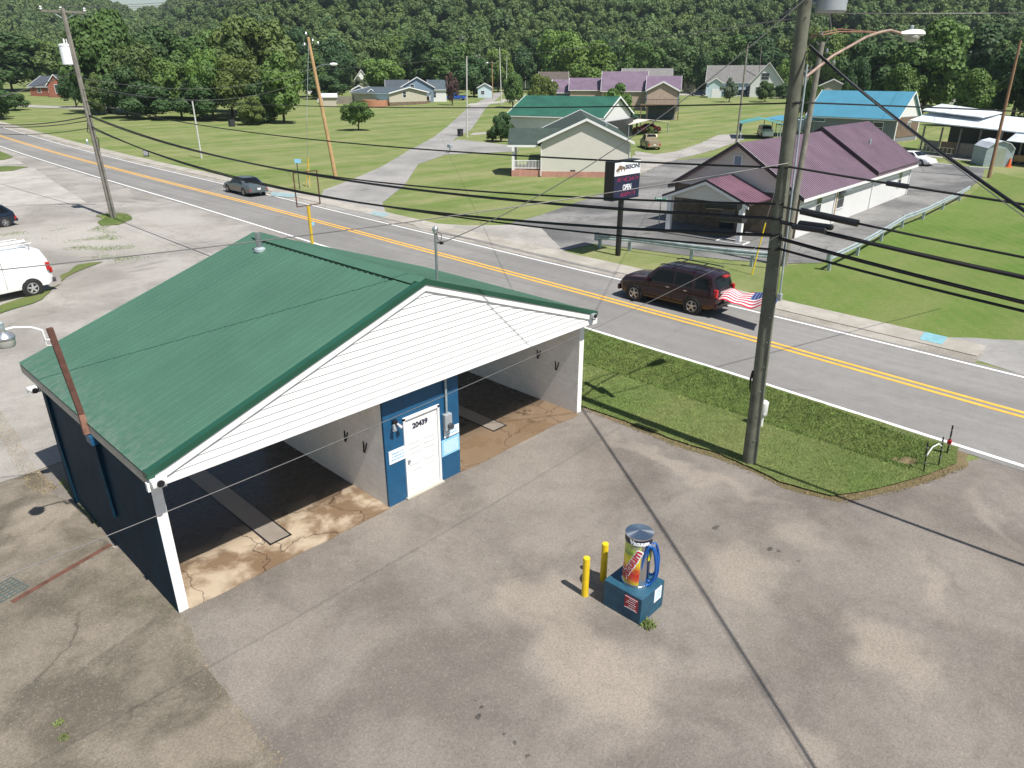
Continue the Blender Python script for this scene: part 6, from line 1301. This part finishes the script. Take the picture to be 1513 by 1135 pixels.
# road lamp on the big pole
a0 = BT(114)+side; lampD = 17.0; e_ = PP(1333, 50, (16.87, -5.84, 10)); hd_ = PP(1345, 46, (16.95, -5.86, 10))
ln = thing('road_lamp', 'cobra head road lamp on a long rusty arm from the big pole', 'street lamp', a0)
m = MB(); mid = [PP(x, y, a0.lerp(e_, f)) for x, y, f in ((1230, 83, .35), (1280, 55, .68), (1300, 48, .82), (1315, 45, .9))]; m.tube([a0]+mid+[e_], .033, 8); m.build('arm', 'copper', ln, smooth=60)
m = MB(); m.tube([BT(56)+side, PP(1240, 47, a0.lerp(e_, .45)), mid[2]], .014, 6); m.tube([BT(52)+side, PP(1240, 43, a0.lerp(e_, .45)), mid[2]], .010, 6); m.build('stay_rod', 'rust_light', ln)
ax = (hd_-mid[3]); ax.z = 0; ax = ax.normalized(); m = MB(); n_ = 12
def headpt(t_, a): 
    r_ = .03+.17*math.sin(PI*min(1, t_*.62+.02))**.8 if t_ < .98 else .05; s_ = Vector((-ax.y, ax.x, 0)); return e_+ax*(t_*.72-.08)+s_*math.cos(a)*r_+Vector((0, 0, 1))*(math.sin(a)*r_*(.55 if math.sin(a) > 0 else .25))
vs = [headpt(i/10, 2*PI*k/n_) for i in range(11) for k in range(n_)]; m.add(vs, [(i*n_+k, i*n_+(k+1) % n_, (i+1)*n_+(k+1) % n_, (i+1)*n_+k) for i in range(10) for k in range(n_)]+[tuple(range(n_)), tuple(range(10*n_, 11*n_))]); hdo = m.build('lamp_head', 'paint_white', ln, smooth=50)
m = MB(); c = e_+ax*.38; m.blobm((c.x, c.y, c.z-.05), (.24, .17, .13), 2, 0); m.build('glass_bowl', 'lens', ln, smooth=80); m = MB(); m.lathe([(.04, .08), (.04, .17), (.02, .19)], e_+ax*.3, 'z', 10); m.build('photocell', 'galv_dull', ln)
lp2, lg, lq = pole('utility_pole', 'leaning wooden pole with crossarm and transformer at the left of the lot', (168, 323), (92, 12), .20, .13, 'wood_grey')
LT = lambda py: on(lg, lq, py)
ca0, ca1 = PP(61, 16, lq), PP(127, 19, lq); m = MB(); vs, fs = _bar(ca0-Vector((0, 0, .06)), ca1-Vector((0, 0, .06)), .1, .13); m.add(vs, fs); m.build('crossarm', 'wood_grey', lp2)
m = MB(); m.tube([ca0.lerp(ca1, .22), LT(30)], .025, 5); m.tube([ca0.lerp(ca1, .8), LT(30)], .025, 5); m.split('brace', 'galv_dull', lp2)
for f in (.0, .45, .98): m = MB(); m.lathe([(.05, .05), (.09, .10), (.05, .16), (.08, .22), (.03, .3)], ca0.lerp(ca1, f), 'z', 10); m.build('insulator', 'paint_white', lp2)
c = PP(102, 96, lq); transformer(lp2, Vector((c.x, c.y, c.z)), .36, 1.25, 'sign_white')
m = MB(); q_ = PP(94, 60, lq); m.tube([PP(98, 74, lq), q_], .04, 6); m.build('fuse', 'paint_white', lp2)
m = MB(); m.tube([LT(168), LT(195)-rr*.35, LT(205)+rr*.3, LT(230)+rr*.1], .03, 6); m.build('cable_drop', 'cable_black', lp2, smooth=60)
p2, pg, pq = pole('utility_pole', 'grey wooden pole just behind the big foreground pole, beside the hall', (1158, 393), (1215, 62), .17, .12, 'wood_grey')
m = MB(); m.tube([PP(1206, 62, pq), PP(1215, 72, pq), PP(1222, 60, pq), PP(1228, 40, pq), PP(1225, 20, pq)], .03, 6); m.build('cable_drop', 'cable_grey', p2, smooth=60)
for x, y in ((1222, 75), (1225, 88), (1232, 92), (1214, 50)): c = PP(x, y, pq); m = MB(); m.lathe([(.05, -.12), (.07, 0), (.04, .1)], c, 'z', 8); m.build('insulator', 'galv', p2)
tp_, tg_, tq_ = pole('utility_pole', 'tan wooden pole with small street lamp in the grass by the side road', (496, 261), (455, 55), .20, .14, 'wood_tan')
a = on(tg_, tq_, 103); b_ = PP(493, 95, tq_); m = MB(); m.tube([a, a.lerp(b_, .4)+Vector((0, 0, .25)), b_], .04, 6); m.build('lamp_arm', 'galv', tp_, smooth=60); m = MB(); m.blobm(b_, (.45, .2, .14), 2, 0); m.build('lamp_head', 'paint_white', tp_, smooth=60)
for x, y in ((452, 50), (450, 66), (462, 60), (470, 64)): c = PP(x, y, tq_); m = MB(); m.lathe([(.06, -.15), (.12, 0), (.05, .15)], c, 'z', 8); m.build('insulator', 'galv', tp_)
m = MB(); m.tube([on(tg_, tq_, 60), PP(453, 180, GT(457, 275)), PP(455, 250, GT(457, 275)), GT(457, 277)], .022, 5); m.build('guy_wire', 'galv', tp_)
m = MB(); m.tube([PP(455, 233, GT(457, 276)), GT(458, 276)], .05, 6); m.tube([PP(455, 233, GT(457, 276)), GT(452, 276)], .03, 6); m.build('guy_guard', 'yellow_pole', tp_)
r3, rg, rq = pole('utility_pole', 'reddish brown wooden pole by the garden shed at the right edge', (1461, 263), (1508, 60), .17, .11, 'wood_rust')
s1_, sg_, sq_ = pole('utility_pole', 'thin pale pole standing on the side road edge with a bin at its foot', (690, 203), (689.5, 83), .13, .09, 'wood_white')
for (bx_, by_, tx, ty, D, r_, mt_, lab) in ((298, 234, 284, 149, None, .11, 'wood_white', 'short pale pole leaning in the roadside lawn'), (1088, 211, 1105, 66, None, .15, 'wood_grey', 'grey wooden pole behind the hall near the carport'),
        (741, 155, 738, 70, None, .14, 'wood_white', 'pale utility pole on the far side road, tallest of the row'), (728, 138, 727, 90, 230, .12, 'wood_tan', 'tan pole with street lamp on the far side road'), (748, 140, 749, 81, 260, .12, 'wood_white', 'pale pole second from the tallest on the far side road'), (762, 140, 762, 85, 290, .11, 'wood_white', 'pale pole third from the tallest on the far side road'), (776, 138, 777, 88, 300, .11, 'wood_white', 'pale pole at the right end of the far side road row'),
        (1122, 120, 1125, 69, 255, .12, 'wood_grey', 'thin pole rising behind the white gabled house'), (545, 130, 544, 96, 240, .11, 'wood_grey', 'thin pole in front of the round tree')):
    pole('utility_pole', lab, (bx_, by_), (tx, ty), r_, r_*.75, mt_, D=D)
g = GD(727, 230); q_ = PP(720, 93, g); q2_ = PP(734, 93, g); lf = thing('street_lamp', 'small double street lamp on the tan pole of the far side road', 'street lamp', q_); m = MB(); m.tube([q_, q2_], .06, 6); m.build('arm', 'galv', lf); m = MB(); m.blobm(q_, (.5, .3, .2), 1, 0); m.build('lamp_head', 'paint_white', lf)
def wire(lab, A, B_, r, mid=None, mat='cable_black', name='power_line', cat='wire', group='overhead wires', n=36, splices=(), sag=None):
    A, B_ = Vector(A), Vector(B_); s_ = 0. if sag is None else sag
    if mid is not None:
        best = None
        for it in range(14):
            # parameter where the wire crosses the surveyed column, then correct the sag there
            lo, hi = 0., 1.; f = lambda t_: proj(A.lerp(B_, t_)-Vector((0, 0, 4*s_*t_*(1-t_))))
            sg_n = 1 if f(1)[0] > f(0)[0] else -1
            for _ in range(26):
                mm = (lo+hi)/2
                if (f(mm)[0]-mid[0])*sg_n < 0: lo = mm
                else: hi = mm
            t_ = lo; P_ = A.lerp(B_, t_); zz = PP(mid[0], mid[1], P_).z; s_ = (P_.z-zz)/max(.02, 4*t_*(1-t_))
    pts = [A.lerp(B_, i/n)-Vector((0, 0, 4*s_*(i/n)*(1-i/n))) for i in range(n+1)]
    o = thing(name, lab, cat, A, group=group); m = MB(); m.tube(pts, r*.82, 6); m.build('cable', mat, o, smooth=60)
    for (f0, f1, rr_) in splices:
        m = MB(); q = [A.lerp(B_, f0+(f1-f0)*i/4)-Vector((0, 0, 4*s_*(f0+(f1-f0)*i/4)*(1-(f0+(f1-f0)*i/4)))) for i in range(5)]; m.tube([q[0]]+q+[q[-1]], [rr_*.5]+[rr_]*5+[rr_*.5], 10); m.build('splice_case', 'black', o)
    return o, A, B_, s_
bo = -_fh*.17
def offx(py, d=0.): return BT(py)+bo+rr*d
RX = 12.62
def right(px, py, x=RX): return XP(px, py, 0, x)
# bundles from the left pole to the big pole
wire('thin top telephone wire from the leaning pole to the big pole, lined with small clips', LT(150), BT(247)+bo, .030, (700, 226))
wire('thick communication cable, upper of the heavy pair above the road', LT(170), BT(322)+bo, .055, (740, 294))
wire('medium communication cable running just above the heavy upper pair', LT(172), BT(300)+bo, .035, (740, 285))
wire('thick lower communication cable crossing in front of the guardrail', LT(187), BT(346)+bo, .052, (740, 324))
wire('lowest communication cable sagging over the guardrail to the big pole', LT(190), BT(367)+bo, .035, (780, 334))
wire('high thin wire from the leaning pole past the carports', LT(132), BT(152)+bo, .020, (780, 159))
for k, (p, lab) in enumerate((((1800, 368), 'upper telephone cable leaving the big pole to the right edge'),)): wire(lab, BT(245)+bo, (RX, -40, 8.3), .030, (1400, 285), splices=((.06, .072, .05),))
wire('cable with large black splice case right of the big pole', BT(304)+bo, (RX, -40, 7.4), .032, (1513, 380.5), splices=((.012, .048, .075),))
wire('thickest cable bundle leaving the big pole to the right edge', BT(326)+bo, (RX, -40, 7.1), .060, (1513, 410))
wire('second thick cable bundle below the thickest one at right', BT(350)+bo, (RX, -40, 6.7), .055, (1513, 447))
wire('lowest cable of the right hand bundle', BT(365)+bo, (RX, -40, 6.4), .040, (1513, 460))
wire('high wire from the big pole to the right edge', BT(151)+bo, PP(1700, 175, BT(151)+rr*40+_fh*10), .022, (1400, 160))
for k, (dx, dy, lab) in enumerate(((.35, 0, 'upper splice box hanging under the right bundle'), (.6, .25, 'lower coil of cable hanging at the big pole'))):
    c = PP(1205 if k == 0 else 1195, 333 if k == 0 else 338, (12.62, -6.2, 6)); a = c+Vector((0, .35, 0)); b_ = c-Vector((0, .35, 0)); o = thing('splice_box', lab, 'cable box', c); m = MB(); m.tube([a+(a-b_)*.05, a, b_, b_+(b_-a)*.05], [.03, .065, .065, .03], 8); m.build('case', 'black', o)
c = PP(1062, 322, (13.1, -4.3, 6)); o = thing('splice_box', 'long black splice case left of the big pole in front of the porch', 'cable box', c)
m = MB(); c1, c2 = PP(1045, 303, (13.4, -2.2, 6)), PP(1093, 305, (13.2, -3.3, 6)); m.tube([c1, c1, c2, c2], [.04, .10, .10, .04], 10); m.build('case', 'black', o); m = MB(); c1, c2 = PP(1066, 323, (13.4, -2.6, 6)), PP(1100, 325, (13.2, -3.5, 6)); m.tube([c1, c1, c2, c2], [.03, .09, .09, .03], 10); m.build('lower_case', 'paint_dark', o)
# heavy diagonal service cable, near end high over the lot
wire('heavy diagonal service cable from the top of the big pole towards the lower right', BT(70)+side, (-2.5, -22.5, 5.0), .034, (1400, 232), 'cable_black')
wire('thin companion wire beside the heavy diagonal service cable', BT(66)+side, (-2.7, -22.4, 4.9), .010, (1340, 190), 'cable_grey')
wire('long thin wire crossing low over the wash from the big pole to the lower left', BT(345)+bo, (-8.5, -4.7, 5.2), .006, (758, 540), 'cable_grey')
wire('slender black service drop crossing over the green roof to the left', BT(240)+bo, (-12, 12.2, 5.6), .014, (618, 326), 'cable_grey')
wire('service drop from the big pole down to the roof mast', BT(-5)+bo, mast_top+Vector((.14, -.05, -.30)), .013, (929, 206), 'cable_grey')
wire('pale wire from the distant side road pole up to the big pole', sq_, BT(26)+bo, .014, (942, 60), 'cable_grey')
wire('wire continuing from the side road pole to the thin pole by the round tree', sq_, GD(300, 150)+Vector((0, 0, 9.5)), .03, None, 'cable_grey', sag=1.)
wire('wire running right from the transformer of the big pole along the photo top', BT(20)+rr*.2, PP(1800, 17, BT(20)+rr*40), .012, (1400, 20), 'cable_grey')
wire('thin wire between the small grey pole and the big pole top', on(*[GT(1088, 211), PP(1105, 66, GT(1088, 211))], 70), BT(2)+bo, .014, (1140, 31), 'cable_grey')
for k, y in enumerate((172, 178, 189)): wire(('upper', 'middle', 'lower')[k]+' dark cable sagging from the leaning pole to the left edge', LT(y), Vector((12.0, 92+k, 6.6-.5*k)), .045-.008*k, (60, (183, 187, 198)[k]))
wire('pale service wire from the leaning pole to the red brick house side', LT(104), PP(-80, 158, LT(104)+_fh*4), .035, None, 'cable_grey', sag=.3)
for k, f in enumerate((.0, .45, .98)):
    p = ca0.lerp(ca1, f)+Vector((0, 0, .3)); e = Vector((13.0+.7*k, -4.9, 12.6)); wire(('left', 'middle', 'right')[k]+' high voltage line from the crossarm passing out of the top of the photo', p, e, .012, None, 'cable_grey', sag=.6)
wire('thin wire from the tan pole towards the leaning pole', on(tg_, tq_, 100), LT(115), .018, None, 'cable_grey', sag=1.2)
wire('second thin wire from the tan pole towards the leaning pole', on(tg_, tq_, 112), LT(125), .018, None, 'cable_grey', sag=1.5)
wire('service wire from the brown right pole to the open shed', on(rg, rq, 112), GT(1365, 222)+Vector((0, 0, 4.2)), .02, None, 'cable_grey', sag=.4)
wire('second service wire from the brown right pole', on(rg, rq, 68), PP(1240, 98, GT(1300, 150)), .02, None, 'cable_grey', sag=.8)
g0, g1 = GT(1111, 406), PP(1131, 330, GT(1111, 406)); gy = thing('guy_guard', 'yellow guy wire guard leaning against the pole behind the SUV', 'guy guard', g0); m = MB(); m.tube([g0, g1], .035, 8); m.build('sleeve', 'yellow', gy); m = MB(); m.tube([g1, PP(1200, 95, pg)], .012, 5); m.build('guy_wire', 'cable_grey', gy)
# ------------------------------------------------------------------ trees
for k, (nl, n, sz, fl_, md, low, dr) in dict(round=(34, 13000, .046, 1., 'leaf', -.8, 0), dark=(32, 13000, .046, 1., 'leaf_dark', -.85, 0), bright=(30, 12000, .047, 1., 'leaf_bright', -.8, 0), olive=(34, 12000, .044, 1., 'leaf_olive', -.8, .05), conifer=(20, 9000, .05, 1.1, 'leaf_dark', -.9, 0), grey=(24, 7000, .055, 1, 'leaf_grey', -.8, 0), brown=(20, 6000, .05, 1, 'leaf_brown', -.8, 0)).items():
    CROWN[k] = [crown_mesh('crown_'+k, 11*i+hash(k) % 7 if False else 11*i+len(k), nl, n, sz, fl_, md, low, 0, dr) for i in range(3)]
TR = [ # px, base, top, width, kind, D, label
 (20, 140, 46, 120, 'dark', 292, 'dark spreading tree at the far left edge'), (72, 140, 60, 70, 'olive', 290, 'yellow green tree behind the red brick house'), (-15, 175, 112, 70, 'dark', 175, 'low dark tree cut by the left edge'), (112, 153, 95, 34, 'dark', 205, 'dark conical evergreen in front of the red brick house'),
 (160, 158, 8, 92, 'round', 185, 'tallest tree of the big left clump, right of the leaning pole'), (205, 160, 60, 66, 'olive', 178, 'tree with pale leaf tips inside the big left clump'), (238, 163, 36, 84, 'dark', 190, 'dark tree at the middle of the big left clump'), (186, 162, 98, 60, 'dark', 170, 'low dark tree at the left foot of the big clump'),
 (268, 168, 84, 64, 'round', 165, 'low rounded tree at the front of the big clump'), (300, 168, 44, 78, 'round', 185, 'broad green tree right of the dark one in the clump'), (316, 176, 66, 44, 'bright', 160, 'bright light green tree in the big clump'), (345, 176, 46, 80, 'olive', 168, 'vine covered olive tree in the big clump'),
 (395, 176, 12, 104, 'olive', 178, 'tall olive brown tree rising behind the clump'), (365, 183, 86, 76, 'olive', 158, 'olive vine covered tree low in front of the clump'), (420, 180, 72, 68, 'bright', 150, 'green tree at the right end of the big clump'), (372, 184, 143, 40, 'olive', 148, 'round bush at the front of the big clump'), (230, 168, 120, 74, 'dark', 165, 'low dark bushy tree above the pale path'), (395, 182, 115, 60, 'dark', 152, 'dark bushy tree beside the tan pole'), (300, 172, 118, 70, 'dark', 160, 'low dark tree above the small pale pole'),
 (530, 193, 146, 42, 'round', None, 'small lone tree in the lawn right of the tan pole'), (566, 132, 85, 56, 'bright', 240, 'round willow like tree with drooping leaves'), (533, 142, 112, 22, 'grey', 230, 'small silvery tree beside the blue shed'), (480, 148, 112, 60, 'dark', 230, 'dark tree behind the white playhouse'), (455, 150, 78, 60, 'round', 240, 'green tree right of the tan pole lamp'),
 (700, 136, 84, 56, 'dark', 240, 'dark round tree left of the far side road'), (664, 142, 62, 70, 'round', 262, 'tall green tree behind the mobile home'), (630, 128, 50, 76, 'dark', 275, 'dark tall tree behind the blue gabled house'), (682, 130, 55, 44, 'grey', 285, 'silvery green tree behind the blue pickup'), (668, 140, 106, 18, 'brown', 200, 'small dark red tree at the mobile home porch'),
 (758, 147, 105, 34, 'round', 190, 'roundish tree right of the far side road poles'), (736, 140, 70, 40, 'bright', 270, 'green tree above the far end of the side road'), (802, 142, 112, 40, 'olive', 165, 'shrubby olive tree left of the lilac roof'), (914, 152, 120, 46, 'bright', 140, 'light green tree before the lilac roofed house'), (868, 132, 56, 76, 'bright', 235, 'bright tree above the lilac roof, left'), (830, 132, 40, 66, 'bright', 265, 'tall bright tree left of the lilac roofed house'),
 (895, 130, 50, 56, 'dark', 262, 'dark tree above the lilac roof, middle'), (945, 128, 62, 62, 'round', 262, 'green tree above the grey roof'), (1000, 128, 58, 66, 'dark', 268, 'dark tree behind the tan house with slate roof'), (1037, 130, 78, 28, 'dark', 262, 'narrow dark tree left of the long white house'), (740, 210, 165, 32, 'dark', None, 'dark shrub at the left end of the green roofed house'), (727, 208, 190, 18, 'olive', None, 'small light shrub left of the dark shrub'),
 (1077, 151, 116, 26, 'grey', None, 'sparse sapling in the meadow left of the grey pole'), (1130, 151, 119, 28, 'dark', None, 'rounded dark evergreen in front of the white gable'), (1157, 138, 122, 26, 'dark', 238, 'low dark shrub right of the white gable'), (1160, 128, 84, 30, 'bright', 268, 'small bright tree behind the white gable'), (1195, 168, 112, 34, 'round', 150, 'tree between the two foreground poles'), (960, 200, 187, 14, 'olive', None, 'small shrub beside the cream carport'),
 (1075, 126, 56, 64, 'round', 280, 'green tree behind the long white house, left'), (1118, 126, 50, 66, 'dark', 280, 'dark tree behind the white gable peak'), (1175, 126, 45, 66, 'olive', 285, 'olive tree behind the two foreground poles'), (1225, 128, 40, 66, 'round', 270, 'tree behind the low dark garage'), (1265, 140, 48, 60, 'dark', 205, 'dark tree left of the tall right hand row'), (1262, 150, 88, 40, 'dark', 165, 'low dark tree behind the blue roof'), (1310, 162, 58, 84, 'dark', 175, 'large dark tree directly behind the blue roof ridge'), (1362, 166, 36, 96, 'round', 172, 'tallest tree of the right hand row'),
 (1330, 166, 92, 60, 'round', 165, 'lower tree in front of the right hand row'), (1437, 166, 100, 62, 'round', 158, 'small full tree in front of the pale green roof'), (1430, 158, 32, 92, 'dark', 195, 'dark tree in the right hand row above the small full tree'), (1478, 166, 70, 70, 'dark', 165, 'tree beside the brown pole in the right hand row'), (1500, 158, 22, 96, 'round', 185, 'large tree at the right edge'), (1530, 172, 66, 90, 'dark', 158, 'dark tree cut by the right edge'),
 (1395, 150, 78, 60, 'dark', 215, 'dark tree between the two tallest right hand trees'), (500, 130, 58, 60, 'dark', 285, 'dark tree far behind the tan pole'), (590, 126, 44, 60, 'round', 290, 'green tree behind the round willow'), (785, 126, 58, 56, 'dark', 285, 'dark tree behind the far side road poles'), (118, 140, 66, 54, 'round', 290, 'green tree behind the leaning pole transformer'), (143, 156, 110, 36, 'olive', 180, 'low tree hiding the right part of the red brick house'), (20, 152, 135, 40, 'dark', 200, 'dark shrub left of the red brick house'),
 (200, 130, 60, 70, 'round', 290, 'green tree far behind the left clump'), (330, 130, 40, 70, 'bright', 290, 'bright tree far behind the left clump'), (445, 130, 40, 70, 'dark', 300, 'dark tree far behind the tan pole lamp'), (255, 128, 55, 70, 'dark', 300, 'dark tree far behind the left clump'),
]
for (px, yb, yt, w_, kd, D, lab) in TR:
    small = (yb-yt) < 50 and D is None or 'shrub' in lab or 'bush ' in lab
    tree(px, yb, yt, w_*1.12, lab, kd, D=D, cat='shrub' if 'shrub' in lab or 'bush' in lab.split() else 'tree', name='shrub' if 'shrub' in lab else 'tree', crown_low=.02 if (kd in ('dark', 'olive') and (yb-yt) < 75) or 'shrub' in lab else .10)
# ------------------------------------------------------------------ wooded hills: far too many trees to count
def woods():
    r = np.random.default_rng(42); pts = []; sc = []
    A0_, A1_ = YAW-.74, YAW+.74
    az = r.uniform(A0_, A1_, 60000); f = sstep((az-_AL)/(_AR-_AL)); D0 = 430*(1-f)+300*f; D1 = 1040*(1-f)+650*f
    D = np.sqrt(D0**2+(D1**2-D0**2)*r.random(60000)); keep = r.random(60000) < (.5*(D1**2-D0**2)*(A1_-A0_)/52.)/60000
    az, D = az[keep], D[keep]; X = CAM.x+D*np.sin(az); Y = CAM.y+D*np.cos(az); Z = Hn(X, Y); n = len(X); s_ = (2.9+4.6*r.random(n)**1.5)*(1+.25*(D > 600))
    me = bpy.data.meshes.new('woods'); me.vertices.add(n); me.vertices.foreach_set('co', np.stack([X, Y, Z+s_*.9], -1).ravel())
    a = me.attributes.new('sc', 'FLOAT', 'POINT'); a.data.foreach_set('value', s_); a = me.attributes.new('id6', 'INT', 'POINT'); a.data.foreach_set('value', r.integers(0, 6, n).astype(np.int32)); a = me.attributes.new('rz', 'FLOAT', 'POINT'); a.data.foreach_set('value', r.uniform(0, 6.28, n).astype(np.float32))
    o = bpy.data.objects.new('woods', me); COL.objects.link(o); tag(o, 'dense green broadleaf wood covering the hills behind the houses', 'wood', kind='stuff')
    src = bpy.data.collections.new('wood_crowns')
    for i in range(6):
        mm = crown_mesh('wood_crown', 100+i, 15, 3000, .085, 1.2, 'leaf_hill', -.6); oo = bpy.data.objects.new('wood_crown', mm); src.objects.link(oo)
    ng = bpy.data.node_groups.new('woods', 'GeometryNodeTree'); ng.interface.new_socket('Geometry', in_out='INPUT', socket_type='NodeSocketGeometry'); ng.interface.new_socket('Geometry', in_out='OUTPUT', socket_type='NodeSocketGeometry')
    N = ng.nodes; gi = N.new('NodeGroupInput'); go = N.new('NodeGroupOutput'); ip = N.new('GeometryNodeInstanceOnPoints'); ci = N.new('GeometryNodeCollectionInfo'); ci.inputs['Collection'].default_value = src; ci.inputs['Separate Children'].default_value = True; ci.inputs['Reset Children'].default_value = True
    def att(nm, ty): x = N.new('GeometryNodeInputNamedAttribute'); x.data_type = ty; x.inputs[0].default_value = nm; return x.outputs[0]
    cb = N.new('ShaderNodeCombineXYZ'); L_ = ng.links; L_.new(att('rz', 'FLOAT'), cb.inputs[2]); L_.new(gi.outputs[0], ip.inputs['Points']); L_.new(ci.outputs[0], ip.inputs['Instance']); ip.inputs['Pick Instance'].default_value = True
    L_.new(att('id6', 'INT'), ip.inputs['Instance Index']); L_.new(cb.outputs[0], ip.inputs['Rotation']); L_.new(att('sc', 'FLOAT'), ip.inputs['Scale']); L_.new(ip.outputs[0], go.inputs[0])
    md = o.modifiers.new('woods', 'NODES'); md.node_group = ng
    print('woods', n)
woods()
